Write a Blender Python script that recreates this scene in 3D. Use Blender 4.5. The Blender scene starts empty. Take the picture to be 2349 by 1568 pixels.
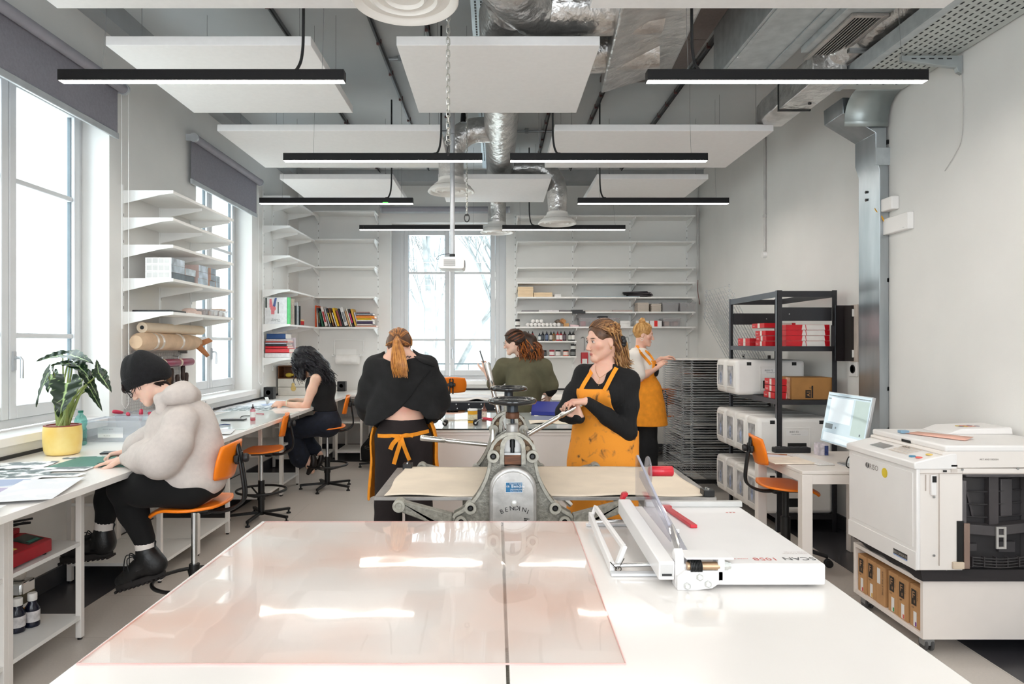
import bpy,bmesh,math,random
import numpy as np
from mathutils import Vector,Matrix
S=bpy.context.scene
COL=S.collection
PI=math.pi
# ---------------------------------------------------------------- camera, sky, exposure
F=1566.0;VX,VY,EYE=1137.0,787.0,1.55
cd=bpy.data.cameras.new('camera');cam=bpy.data.objects.new('camera',cd);COL.objects.link(cam)
cam.location=(0,0,EYE);cam.rotation_euler=(PI/2,0,0)
cd.sensor_width=36;cd.lens=36*F/2349
cd.shift_x=(1174.5-VX)/2349;cd.shift_y=(VY-784)/2349
cd.clip_start=.05;cd.clip_end=200
S.camera=cam
w=bpy.data.worlds.new('overcast_sky');S.world=w;w.use_nodes=True
bg=w.node_tree.nodes['Background']
bg.inputs[0].default_value=(.88,.945,1,1);bg.inputs[1].default_value=6.5
S.view_settings.view_transform='Standard';S.view_settings.look='None'
S.view_settings.gamma=1;S.view_settings.use_curve_mapping=False
S.view_settings.exposure=0.32
S.cycles.max_bounces=10;S.cycles.diffuse_bounces=6;S.cycles.glossy_bounces=4
S.cycles.transparent_max_bounces=24;S.cycles.transmission_bounces=8
S.cycles.caustics_reflective=False;S.cycles.caustics_refractive=False
S.cycles.sample_clamp_indirect=6
LAMP=34.0
def sky_portal(loc,rot,sx,sy):
 l=bpy.data.lights.new('window_light','AREA');l.shape='RECTANGLE';l.size=sx;l.size_y=sy
 l.cycles.is_portal=True
 o=bpy.data.objects.new('window_light',l);COL.objects.link(o);o.location=loc;o.rotation_euler=rot
sky_portal((-3.2,4.25,2.1),(0,-PI/2,0),2.3,1.6)
sky_portal((-3.2,7.2,2.1),(0,-PI/2,0),2.3,1.6)
sky_portal((-.68,10.2,2.1),(-PI/2,0,0),1.7,2.3)
sky_portal((-1.4,-2.5,2.1),(PI/2,0,0),1.9,2.3)  # this and the next guide sky light through the added rear openings
sky_portal((1.4,-2.5,2.1),(PI/2,0,0),1.9,2.3)
# ---------------------------------------------------------------- helpers
def at(px,py,Y):
 return Vector(((px-VX)*Y/F,Y,EYE-(py-VY)*Y/F))
def lin(h):
 if not isinstance(h,str):return tuple(h)[:3]
 h=h.lstrip('#');c=[int(h[i:i+2],16)/255 for i in(0,2,4)]
 return tuple(x/12.92 if x<=.04045 else((x+.055)/1.055)**2.4 for x in c)
MATS={}
def M(name,col=(.8,.8,.8),rough=.5,metal=0,var=.06,scale=8,bump=0,bscale=None,spec=.5,trans=0,emit=None,estr=0,alpha=1,sss=0,coat=0,col2=None,stretch=None,sharp=None,ior=None):
 if name in MATS:return MATS[name]
 m=bpy.data.materials.new(name);m.use_nodes=True;MATS[name]=m
 nt=m.node_tree;N=nt.nodes;L=nt.links;b=N['Principled BSDF']
 c=lin(col)
 b.inputs['Roughness'].default_value=rough;b.inputs['Metallic'].default_value=metal
 b.inputs['Specular IOR Level'].default_value=spec
 if trans:b.inputs['Transmission Weight'].default_value=trans
 if ior:b.inputs['IOR'].default_value=ior
 if sss:
  b.inputs['Subsurface Weight'].default_value=sss;b.inputs['Subsurface Radius'].default_value=(.02,.008,.004);b.inputs['Subsurface Scale'].default_value=.5
 if coat:b.inputs['Coat Weight'].default_value=coat;b.inputs['Coat Roughness'].default_value=.08
 b.inputs['Alpha'].default_value=alpha
 tc=N.new('ShaderNodeTexCoord');vec=tc.outputs['Object']
 if stretch:
  mp=N.new('ShaderNodeMapping');mp.inputs['Scale'].default_value=stretch;L.new(vec,mp.inputs['Vector']);vec=mp.outputs['Vector']
 nz=N.new('ShaderNodeTexNoise');nz.inputs['Scale'].default_value=scale;nz.inputs['Detail'].default_value=4
 L.new(vec,nz.inputs['Vector'])
 rp=N.new('ShaderNodeValToRGB')
 c2=lin(col2)if col2 else tuple(max(0,x*(1-2*var))for x in c)
 c1=c if col2 else tuple(min(1,x*(1+var))for x in c)
 rp.color_ramp.elements[0].color=(*c2,1);rp.color_ramp.elements[1].color=(*c1,1)
 a,z=sharp if sharp else(.3,.7)
 rp.color_ramp.elements[0].position=a;rp.color_ramp.elements[1].position=z
 L.new(nz.outputs['Fac'],rp.inputs['Fac']);L.new(rp.outputs['Color'],b.inputs['Base Color'])
 if bump:
  bn=N.new('ShaderNodeBump');bn.inputs['Strength'].default_value=bump;bn.inputs['Distance'].default_value=.02
  n2=nz
  if bscale:
   n2=N.new('ShaderNodeTexNoise');n2.inputs['Scale'].default_value=bscale;n2.inputs['Detail'].default_value=3;L.new(vec,n2.inputs['Vector'])
  L.new(n2.outputs['Fac'],bn.inputs['Height']);L.new(bn.outputs['Normal'],b.inputs['Normal'])
 if emit is not None:
  b.inputs['Emission Color'].default_value=(*lin(emit),1);b.inputs['Emission Strength'].default_value=estr
 return m
def glass(name,tint='#ffffff',refl=.08,rough=.0,op=0.0,opcol='#ffffff'):
 """thin sheet: see-through with a weak mirror; op adds a milky body"""
 if name in MATS:return MATS[name]
 m=bpy.data.materials.new(name);m.use_nodes=True;MATS[name]=m
 nt=m.node_tree;N=nt.nodes;L=nt.links;N.remove(N['Principled BSDF']);out=N['Material Output']
 t=N.new('ShaderNodeBsdfTransparent');t.inputs[0].default_value=(*lin(tint),1)
 g=N.new('ShaderNodeBsdfGlossy');g.inputs['Roughness'].default_value=rough
 lw=N.new('ShaderNodeLayerWeight');lw.inputs['Blend'].default_value=.5
 pw=N.new('ShaderNodeMath');pw.operation='POWER';pw.inputs[1].default_value=4;L.new(lw.outputs['Facing'],pw.inputs[0])
 mm=N.new('ShaderNodeMath');mm.operation='MULTIPLY_ADD';mm.inputs[1].default_value=.55;mm.inputs[2].default_value=refl*.5
 L.new(pw.outputs[0],mm.inputs[0])
 a=t.outputs[0]
 nz=N.new('ShaderNodeTexNoise');nz.inputs['Scale'].default_value=3
 if op:
  d=N.new('ShaderNodeBsdfDiffuse');d.inputs[0].default_value=(*lin(opcol),1)
  x=N.new('ShaderNodeMixShader');q=N.new('ShaderNodeMath');q.operation='MULTIPLY_ADD';q.inputs[1].default_value=.1;q.inputs[2].default_value=op-.05
  L.new(nz.outputs['Fac'],q.inputs[0]);L.new(q.outputs[0],x.inputs[0])
  L.new(t.outputs[0],x.inputs[1]);L.new(d.outputs[0],x.inputs[2]);a=x.outputs[0]
 x=N.new('ShaderNodeMixShader');L.new(mm.outputs[0],x.inputs[0]);L.new(a,x.inputs[1]);L.new(g.outputs[0],x.inputs[2])
 L.new(x.outputs[0],out.inputs['Surface'])
 return m
class MB:
 def __init__(s):s.v=[];s.f=[];s.m=[];s.mi=0
 def add(s,vs,fs):
  o=len(s.v);s.v+=[tuple(p)for p in vs];s.f+=[tuple(i+o for i in f)for f in fs];s.m+=[s.mi]*len(fs);return s
 def mat(s,i):s.mi=i;return s
 def box(s,x0,x1,y0,y1,z0,z1,rz=0,T=None):
  vs=[Vector((x,y,z))for z in(z0,z1)for y in(y0,y1)for x in(x0,x1)]
  if rz:
   c=Vector(((x0+x1)/2,(y0+y1)/2,0));R=Matrix.Rotation(rz,3,'Z');vs=[R@(p-c)+c for p in vs]
  if T is not None:vs=[T@p for p in vs]
  return s.add(vs,[(0,2,3,1),(4,5,7,6),(0,1,5,4),(2,6,7,3),(0,4,6,2),(1,3,7,5)])
 def bar(s,a,b,wd,ht,up=(0,0,1)):
  """rectangular bar from a to b"""
  a,b,up=Vector(a),Vector(b),Vector(up);d=(b-a).normalized();u=d.cross(up).normalized();v=u.cross(d)
  vs=[p+u*(sx*wd/2)+v*(sy*ht/2)for p in(a,b)for sx,sy in((-1,-1),(1,-1),(1,1),(-1,1))]
  return s.add(vs,[(0,3,2,1),(4,5,6,7),(0,1,5,4),(1,2,6,5),(2,3,7,6),(3,0,4,7)])
 def tube(s,pts,r,n=8,caps=True,closed=False,flat=1.0,up0=None):
  pts=[Vector(p)for p in pts];k=len(pts);rs=r if isinstance(r,(list,tuple))else[r]*k
  ts=[]
  for i in range(k):
   a=pts[i-1]if(i>0 or closed)else pts[i];b=pts[(i+1)%k]if(i<k-1 or closed)else pts[i]
   t=(b-a);ts.append(t.normalized()if t.length>1e-9 else Vector((0,0,1)))
  up=Vector(up0)if up0 else(Vector((0,0,1))if abs(ts[0].z)<.9 else Vector((1,0,0)))
  vs=[];u=None
  for i in range(k):
   t=ts[i]
   if u is None:u=up.cross(t).normalized()
   else:
    u=(u-t*u.dot(t));u=u.normalized()if u.length>1e-6 else t.orthogonal().normalized()
   v=t.cross(u)
   for j in range(n):
    a=2*PI*j/n;vs.append(pts[i]+u*(math.cos(a)*rs[i])+v*(math.sin(a)*rs[i]*flat))
  fs=[];R=k if closed else k-1
  for i in range(R):
   for j in range(n):
    i2=(i+1)%k;fs.append((i*n+j,i*n+(j+1)%n,i2*n+(j+1)%n,i2*n+j))
  if caps and not closed:fs+=[tuple(range(n-1,-1,-1)),tuple(range((k-1)*n,k*n))]
  return s.add(vs,fs)
 def cyl(s,a,b,r0,r1=None,n=20,caps=True):return s.tube([a,b],[r0,r0 if r1 is None else r1],n,caps)
 def lathe(s,prof,c=(0,0,0),n=28,axis='Z',T=None):
  vs=[];c=Vector(c)
  for r,z in prof:
   for j in range(n):
    a=2*PI*j/n;p=Vector((r*math.cos(a),r*math.sin(a),z))
    if axis=='X':p=Vector((p.z,p.x,p.y))
    if axis=='Y':p=Vector((p.y,p.z,p.x))
    if T is not None:p=T@p
    vs.append(p+c)
  fs=[]
  for i in range(len(prof)-1):
   for j in range(n):fs.append((i*n+j,i*n+(j+1)%n,(i+1)*n+(j+1)%n,(i+1)*n+j))
  if prof[0][0]>1e-6:fs.append(tuple(range(n-1,-1,-1)))
  k=len(prof)-1
  if prof[k][0]>1e-6:fs.append(tuple(range(k*n,k*n+n)))
  return s.add(vs,fs)
 def prism(s,poly,o,u,v,wv,both=True):
  """polygon in plane (u,v) at o, swept by vector wv"""
  o,u,v,wv=map(Vector,(o,u,v,wv));n=len(poly)
  vs=[o+u*a+v*b for a,b in poly];vs+=[p+wv for p in vs]
  fs=[tuple(range(n-1,-1,-1)),tuple(range(n,2*n))]+[(i,(i+1)%n,n+(i+1)%n,n+i)for i in range(n)]
  return s.add(vs,fs)
 def quad(s,a,b,c,d):return s.add([a,b,c,d],[(0,1,2,3)])
 def ball(s,c,r,nu=14,nv=9,T=None):
  r=(r,r,r)if not isinstance(r,(tuple,list))else r;vs=[];c=Vector(c)
  for i in range(nv+1):
   t=PI*i/nv
   for j in range(nu):
    a=2*PI*j/nu;p=Vector((r[0]*math.sin(t)*math.cos(a),r[1]*math.sin(t)*math.sin(a),r[2]*math.cos(t)))
    vs.append((T@p if T is not None else p)+c)
  return s.add(vs,[(i*nu+j,(i+1)*nu+j,(i+1)*nu+(j+1)%nu,i*nu+(j+1)%nu)for i in range(nv)for j in range(nu)])
 def grid(s,fn,nu,nv,closed_u=False):
  vs=[fn(i/nu,j/nv)for j in range(nv+1)for i in range(nu+1)]
  return s.add(vs,[(j*(nu+1)+i,j*(nu+1)+i+1,(j+1)*(nu+1)+i+1,(j+1)*(nu+1)+i)for j in range(nv)for i in range(nu)])
 def text(s,txt,o,u,v,size,depth=.0006,align='LEFT'):
  o,u,v=Vector(o),Vector(u).normalized(),Vector(v).normalized();nrm=u.cross(v)
  c=bpy.data.curves.new('t','FONT');c.body=txt;c.size=size;c.align_x=align;c.resolution_u=2
  t=bpy.data.objects.new('t',c);COL.objects.link(t);dg=bpy.context.evaluated_depsgraph_get();dg.update()
  me=bpy.data.meshes.new_from_object(t.evaluated_get(dg))
  vs=[o+u*p.co.x+v*p.co.y+nrm*depth for p in me.vertices]
  s.add(vs,[tuple(p.vertices)for p in me.polygons])
  bpy.data.objects.remove(t);bpy.data.curves.remove(c);bpy.data.meshes.remove(me);return s
 def build(s,name,mats,parent=None,smooth=35,bevel=0,seg=2,solid=0,sub=0,loc=None,recalc=True):
  me=bpy.data.meshes.new(name)
  V=s.v
  inv=None
  if loc is not None:inv=Vector(loc);V=[Vector(p)-inv for p in V]
  me.from_pydata([tuple(p)for p in V],[],s.f)
  mats=mats if isinstance(mats,(list,tuple))else[mats]
  for m in mats:me.materials.append(m)
  if len(mats)>1:me.polygons.foreach_set('material_index',s.m)
  bm=bmesh.new();bm.from_mesh(me)
  if recalc:bmesh.ops.recalc_face_normals(bm,faces=bm.faces)
  bm.to_mesh(me);bm.free()
  if smooth:
   me.polygons.foreach_set('use_smooth',[True]*len(me.polygons));me.set_sharp_from_angle(angle=math.radians(smooth))
  o=bpy.data.objects.new(name,me);COL.objects.link(o)
  if loc is not None:o.location=inv
  par(o,parent)
  if solid:
   q=o.modifiers.new('s','SOLIDIFY');q.thickness=solid;q.offset=0
  if bevel:
   q=o.modifiers.new('b','BEVEL');q.width=bevel;q.segments=seg;q.limit_method='ANGLE';q.angle_limit=math.radians(40);q.harden_normals=False
  if sub:
   q=o.modifiers.new('u','SUBSURF');q.levels=q.render_levels=sub
  return o
ROOTINV={}
def par(o,parent):
 if parent is None:return
 o.parent=parent
 if parent.name in ROOTINV:o.matrix_parent_inverse=ROOTINV[parent.name]
def tag(o,label,cat,group=None,kind=None):
 o['label']=label;o['category']=cat
 if group:o['group']=group
 if kind:o['kind']=kind
 return o
def thing(name,label,cat,loc=(0,0,0),rz=0,group=None,world=True):
 """Empty at a thing's base; world=True: its parts are written in world coordinates"""
 o=bpy.data.objects.new(name,None);COL.objects.link(o);o.location=loc;o.rotation_euler=(0,0,rz);o.empty_display_size=.05
 if world:ROOTINV[o.name]=(Matrix.Translation(Vector(loc))@Matrix.Rotation(rz,4,'Z')).inverted()
 return tag(o,label,cat,group)
def dup(o,parent=None,label=None,loc=None,rz=None,group=None):
 c=o.copy();COL.objects.link(c)
 if parent is not None:c.parent=parent
 if label:c['label']=label
 if group:c['group']=group
 if loc is not None:c.location=loc
 if rz is not None:c.rotation_euler=(0,0,rz)
 for ch in list(o.children):dup(ch,c)
 return c
def struct(o):o['kind']='structure';return o
def bez(pts,n=8):
 """Catmull-Rom through points"""
 P=[Vector(p)for p in pts];P=[P[0]*2-P[1]]+P+[P[-1]*2-P[-2]];out=[]
 for i in range(1,len(P)-2):
  a,b,c,d=P[i-1:i+3]
  for k in range(n):
   t=k/n;out.append(.5*((2*b)+(c-a)*t+(2*a-5*b+4*c-d)*t*t+(3*b-a-3*c+d)*t**3))
 return out+[P[-2]]
def lerp(a,b,t):return a+(b-a)*t
rnd=random.Random(7)
XL,XR,YB,ZC=-2.83,2.90,9.8,3.97
# ---------------------------------------------------------------- shared materials
wallm=M('wall_paint','#e9e8e5',.85,var=.015,scale=2.5,bump=.04,bscale=160)
ceilm=M('ceiling_paint','#cdd0d1',.9,var=.03,scale=1.2)
whitem=M('white_lacquer','#eeecea',.35,var=.01,scale=5)
whitemet=M('white_steel','#efefed',.4,var=.012,scale=6)
laminate=M('white_laminate','#f1eeea',.22,var=.01,scale=3)
framegrey=M('window_frame_grey','#d7d9db',.45,var=.015,scale=4)
blackm=M('black_steel','#131314',.4,var=.15,scale=9)
blackplas=M('black_plastic','#17171a',.45,var=.1,scale=14)
rubber=M('black_rubber','#1b1b1c',.8,var=.1,scale=20)
chrome=M('chrome','#d8d8d8',.15,1,var=.04,scale=6)
steel=M('brushed_steel','#b3b4b4',.32,1,var=.08,scale=18)
galv=M('galvanised_steel','#c3c9cb',.42,.35,var=.1,scale=14,col2='#adb4b7')
foil=M('duct_foil','#d6d4d2',.3,.85,var=.12,scale=9,bump=.9,bscale=13)
orange=M('orange_plywood','#ff8412',.35,var=.03,scale=10)
apronm=M('orange_canvas','#f79a22',.85,var=.06,scale=22,bump=.15,bscale=300)
# ================================================================ room shell
def floor_material():
 m=bpy.data.materials.new('vinyl_floor');m.use_nodes=True;nt=m.node_tree;N=nt.nodes;L=nt.links;b=N['Principled BSDF']
 tc=N.new('ShaderNodeTexCoord');sx=N.new('ShaderNodeSeparateXYZ');L.new(tc.outputs['Object'],sx.inputs[0])
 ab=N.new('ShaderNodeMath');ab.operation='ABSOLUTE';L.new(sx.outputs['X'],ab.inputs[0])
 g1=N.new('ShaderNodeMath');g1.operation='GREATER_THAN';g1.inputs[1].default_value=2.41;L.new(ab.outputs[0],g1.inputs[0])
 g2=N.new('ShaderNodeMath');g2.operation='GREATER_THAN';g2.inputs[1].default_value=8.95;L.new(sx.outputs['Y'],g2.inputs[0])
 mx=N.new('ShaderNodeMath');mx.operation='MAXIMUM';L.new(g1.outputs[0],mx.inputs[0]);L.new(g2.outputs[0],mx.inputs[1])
 br=N.new('ShaderNodeTexBrick');br.inputs['Scale'].default_value=1;br.inputs['Brick Width'].default_value=1.2;br.inputs['Row Height'].default_value=.6
 br.inputs['Mortar Size'].default_value=.0018;br.inputs['Color1'].default_value=(*lin('#d3cbc3'),1);br.inputs['Color2'].default_value=(*lin('#cfc7bf'),1)
 br.inputs['Mortar'].default_value=(*lin('#b5aba3'),1);L.new(tc.outputs['Object'],br.inputs['Vector'])
 nz=N.new('ShaderNodeTexNoise');nz.inputs['Scale'].default_value=90;nz.inputs['Detail'].default_value=6;L.new(tc.outputs['Object'],nz.inputs['Vector'])
 sp=N.new('ShaderNodeMix');sp.data_type='RGBA';sp.blend_type='MULTIPLY';sp.inputs[0].default_value=.18
 L.new(br.outputs['Color'],sp.inputs[6]);L.new(nz.outputs['Fac'],sp.inputs[7])
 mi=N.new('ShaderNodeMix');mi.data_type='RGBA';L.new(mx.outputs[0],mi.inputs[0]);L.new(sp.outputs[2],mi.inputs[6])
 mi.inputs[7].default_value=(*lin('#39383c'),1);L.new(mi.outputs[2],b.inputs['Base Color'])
 b.inputs['Roughness'].default_value=.28
 return m
YF=-2.4
struct(MB().box(XL-.3,XR+.3,YF,YB+.4,-.1,0).build('floor',floor_material(),smooth=0))
struct(MB().box(XL-.3,XR+.3,YF,YB+.4,ZC,ZC+.15).build('ceiling',ceilm,smooth=0))
W1=(3.45,5.0);W2=(6.45,7.93);WZ0,WZ1=1.0,3.28
wl=MB()
T=.32
for a,b,c,d in((YF,W1[0],0,ZC),(W1[1],W2[0],0,ZC),(W2[1],YB+.35,0,ZC)):wl.box(XL-T,XL,a,b,c,d)
for a,b in(W1,W2):wl.box(XL-T,XL,a,b,0,WZ0);wl.box(XL-T,XL,a,b,WZ1,ZC)
struct(wl.build('wall_left',wallm,smooth=0))
W3=(-1.51,.15)
wb=MB()
wb.box(XL,W3[0],YB,YB+.32,0,ZC).box(W3[1],XR,YB,YB+.32,0,ZC).box(W3[0],W3[1],YB,YB+.32,0,WZ0).box(W3[0],W3[1],YB,YB+.32,WZ1,ZC)
struct(wb.build('wall_back',wallm,smooth=0))
struct(MB().box(XR,XR+.2,YF,YB+.35,0,ZC).build('wall_right',wallm,smooth=0))
wf=MB()  # unseen wall with openings, added behind the camera to limit the sky light
for a,b,c,d in((XL,-2.35,0,ZC),(-.45,.45,0,ZC),(2.35,XR,0,ZC),(-2.35,-.45,0,WZ0),(-2.35,-.45,WZ1,ZC),(.45,2.35,0,WZ0),(.45,2.35,WZ1,ZC)):wf.box(a,b,YF-.3,YF,c,d)
struct(wf.build('wall_front',wallm,smooth=0))
# soffit strips under the ceiling along the walls
struct(MB().box(XL,XL+.14,YF,YB,3.81,ZC).box(XL+.14,XR,YB-.28,YB,3.81,ZC).build('trim_1',M('soffit_grey','#a9acae',.9,var=.03),smooth=0))
darkbase=M('dark_skirting','#3b3b3f',.5,var=.06)
struct(MB().box(XL,XL+.02,YF,YB,0,.11).build('baseboard_left',darkbase,smooth=0))
struct(MB().box(XR-.02,XR,YF,YB,0,.11).build('baseboard_right',darkbase,smooth=0))
struct(MB().box(XL+.02,XR-.02,YB-.02,YB,0,.11).build('baseboard_back',darkbase,smooth=0))
pane=glass('window_glass','#f6fbfc',.05)
def window(name,T4,wid,z0,z1,handle_side=None):
 """casement window in local coords: x along the wall, y outwards, z up"""
 g=.055
 fr=MB()
 fr.box(0,g,0,.1,z0,z1,T=T4).box(wid-g,wid,0,.1,z0,z1,T=T4).box(g,wid-g,0,.1,z0,z0+g,T=T4).box(g,wid-g,0,.1,z1-g,z1,T=T4)
 root=struct(fr.build(name,framegrey,bevel=.004))
 mid=wid/2
 for i,(a,b)in enumerate(((g+.002,mid-.004),(mid+.004,wid-g-.002))):
  s=MB();q=.062;y0,y1=-.02,.055;zz0,zz1=z0+g+.002,z1-g-.002
  s.box(a,a+q,y0,y1,zz0,zz1,T=T4).box(b-q,b,y0,y1,zz0,zz1,T=T4).box(a+q,b-q,y0,y1,zz0,zz0+q+.02,T=T4).box(a+q,b-q,y0,y1,zz1-q,zz1,T=T4)
  for zb in(1.60,2.575):s.box(a+q,b-q,y0+.012,y1-.012,zb-.017,zb+.017,T=T4)
  so=s.build('window_sash',framegrey,root,bevel=.006)
  p=MB().box(a+q-.01,b-q+.01,.014,.018,zz0+q,zz1-q+.01,T=T4);p.build('window_pane',pane,so,smooth=0)
  sp=MB().box(a+q,a+q+.006,.005,.03,zz0+q+.02,zz1-q,T=T4).box(b-q-.006,b-q,.005,.03,zz0+q+.02,zz1-q,T=T4)
  sp.build('spacer_bar',M('spacer_alu','#5d666c',.4,.6),so,smooth=0)
  if i==1:
   h=MB();hx=a+q/2;h.box(hx-.014,hx+.014,y0-.012,y0,1.38,1.5,T=T4)
   h.tube([T4@Vector(p)for p in((hx,y0,1.46),(hx,y0-.045,1.46),(hx,y0-.055,1.445),(hx,y0-.055,1.33))],.011,8)
   h.build('window_handle',M('handle_alu','#c9ccd0',.35,.5),so)
 return root
 # local frames: x along +Y for the left wall, y outwards (-X)
def LW(y0):return Matrix(((0,-1,0,XL-.2),(1,0,0,y0),(0,0,1,0),(0,0,0,1)))
window('window_1',LW(W1[0]),W1[1]-W1[0],WZ0+.02,WZ1-.0)
window('window_2',LW(W2[0]),W2[1]-W2[0],WZ0+.02,WZ1-.0)
window('window_3',Matrix.Translation((W3[0]+.12,YB+.16,0)),W3[1]-W3[0]-.22,WZ0+.02,WZ1-.04)
# fillers between frame 3 and the reveal, and the three sills
struct(MB().box(W3[0],W3[0]+.12,YB+.17,YB+.26,WZ0,WZ1).box(W3[1]-.1,W3[1],YB+.17,YB+.26,WZ0,WZ1).box(W3[0],W3[1],YB+.17,YB+.26,WZ1-.04,WZ1).build('trim_2',framegrey,smooth=0))
sill=MB().box(XL-.2,XL+.05,W1[0]-.3,W1[1]+.02,WZ0-.04,WZ0+.012).box(XL-.2,XL+.05,W2[0]-.02,W2[1]+.02,WZ0-.04,WZ0+.012).box(W3[0]-.02,W3[1]+.02,YB-.05,YB+.18,WZ0-.04,WZ0+.012)
struct(sill.build('trim_3',whitem,bevel=.004))
# ---------------------------------------------------------------- outside
fac=M('pale_render','#c9c5bd',.9,var=.05,scale=.6)
bl=MB().box(-9,12,27,30,-8,7.3);blo=thing('building','pale building across the street seen through the back window','building',(1.5,28,-8))
bl.build('facade',fac,blo,smooth=0)
for i in range(9):
 for j in range(3):
  x=-7+i*2.2;z=-1.5+j*3.0
  if-4.5<x<3.5:MB().box(x,x+.9,26.93,27.02,z,z+1.7).build('facade_window',M('facade_glass','#8d979c',.2),blo,smooth=0)
MB().box(-9.3,12.3,26.6,27,7.3,7.6).build('cornice',fac,blo,smooth=0)
fl=thing('building','pale rendered neighbouring facade outside the left windows','building',(-8.5,8,-8))
MB().box(-9,-8,-4,30,-8,9).build('facade',M('pale_plaster','#d8d4cc',.9,var=.03,scale=.6),fl,smooth=0)
bark=M('pale_bark','#7d7f7e',.9,var=.25,scale=5)
def branchy(mb,p,d,r,depth,rg):
 n=4;pts=[p];rs=[r]
 for i in range(n):
  d=(d+Vector((rg.uniform(-.14,.14),rg.uniform(-.1,.1),rg.uniform(-.02,.1)))).normalized();p=p+d*(r*9+.12);pts.append(p);rs.append(r*(1-.1*(i+1)))
 mb.tube(pts,rs,6)
 if depth:
  for k in range(3 if depth<4 else 2):
   q=pts[rg.choice((2,3,4))];nd=(d+Vector((rg.uniform(-.75,.75),rg.uniform(-.5,.5),rg.uniform(-.05,.5)))).normalized()
   branchy(mb,q,nd,r*.58,depth-1,rg)
  branchy(mb,pts[-1],d,rs[-1]*.9,depth-1,rg)
for x,y,ln,r,lab in((-1.75,15.5,.16,.14,'bare tree leaning right outside the left pane of the back window'),(.35,14,.12,.12,'bare forked tree outside the right pane of the back window'),(-2.5,18,.5,.1,'thin bare tree behind the others outside the back window')):
 rg=random.Random(int(x*10)+5);mb=MB();branchy(mb,Vector((x,y,-3)),Vector((ln,0,1)).normalized(),r,5,rg)
 t=thing('bare_tree',lab,'tree',(x,y,-3),group='bare trees outside the back window');mb.build('branches',bark,t)
rl=thing('balcony_railing','thin dark railing outside the back window','railing',(-.7,10.35,.9))
MB().tube([(-1.5,10.3,1.24),(.15,10.3,1.24)],.012).build('handrail',M('railing_grey','#6d7578',.6),rl)
MB().box(-1.52,.17,10.121,10.36,.84,.9).build('ledge',fac,rl)
for i in range(7):MB().tube([(-1.45+i*.26,10.3,.9),(-1.45+i*.26,10.3,1.24)],.007,6).build('baluster',MATS['railing_grey'],rl)
ob=thing('outdoor_unit','grey outdoor unit with a pipe beyond the near left window','outdoor unit',(-4.3,5.35,.8))
MB().box(-4.5,-4.1,5.1,5.5,.75,1.22).build('casing',M('unit_grey','#8d9499',.6),ob,bevel=.01)
MB().tube([(-4.05,5.55,.7),(-4.05,5.55,1.2)],.05).ball((-4.05,5.55,1.2),.07).build('pipe',MATS['unit_grey'],ob)
MB().box(-4.6,-3.9,4.9,5.8,.66,.75).build('ledge',fac,ob)
# ---------------------------------------------------------------- roller blinds
blindm=M('blind_fabric','#8f8d96',.9,var=.05,scale=60)
barm=M('blind_bar','#c2c6ca',.4,.3)
def blind(y0,y1,drop,lab):
 t=thing('roller_blind',lab,'blind',(XL,(y0+y1)/2,3.43),group='grey roller blinds')
 xc=XL+.075
 MB().cyl((xc,y0+.012,3.43),(xc,y1-.012,3.43),.036).build('roller_tube',M('roller_fabric','#a4a2aa',.8,var=.04),t)
 for y in(y0,y1):MB().lathe([(.042,-.012),(.042,.012)],(xc,y,3.43),16,'Y').box(XL+.001,xc,y-.01,y+.01,3.40,3.46).build('bracket',barm,t)
 MB().box(xc-.038,xc-.036,y0+.02,y1-.02,drop,3.43).build('fabric',blindm,t,smooth=0)
 MB().box(xc-.046,xc-.026,y0+.015,y1-.015,drop-.045,drop).build('bottom_bar',barm,t,bevel=.004)
 ch=MB();pts=[(xc,y1+.004,3.43),(xc+.025,y1+.016,3.40),(xc+.025,y1+.02,1.1),(xc,y1+.02,1.06),(xc-.025,y1+.02,1.1),(xc-.025,y1+.016,3.40)]
 ch.tube(pts,.0022,5,closed=True);ch.build('pull_chain',whitem,t)
 return t
blind(3.25,5.06,3.10,'long grey roller blind above the near left window')
blind(6.24,7.99,3.06,'grey roller blind above the far left window behind the shelves')
t=thing('roller_blind','rolled up grey blind above the back window','blind',(-.7,YB,3.46),group='grey roller blinds')
MB().cyl((-1.62,YB-.07,3.455),(.18,YB-.07,3.455),.042).build('roller_tube',MATS['roller_fabric'],t)
for x in(-1.63,.19):MB().lathe([(.048,-.012),(.048,.012)],(x,YB-.07,3.455),16,'X').box(x-.01,x+.01,YB-.07,YB-.001,3.42,3.49).build('bracket',barm,t)
MB().box(-1.61,.17,YB-.108,YB-.1,3.395,3.42).build('bottom_bar',barm,t)
# ================================================================ ceiling hangings
panelm=M('acoustic_white','#f4f2f1',.95,var=.01,scale=30,bump=.05,bscale=400)
wire=M('thin_wire','#8d8f90',.4,.8)
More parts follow.
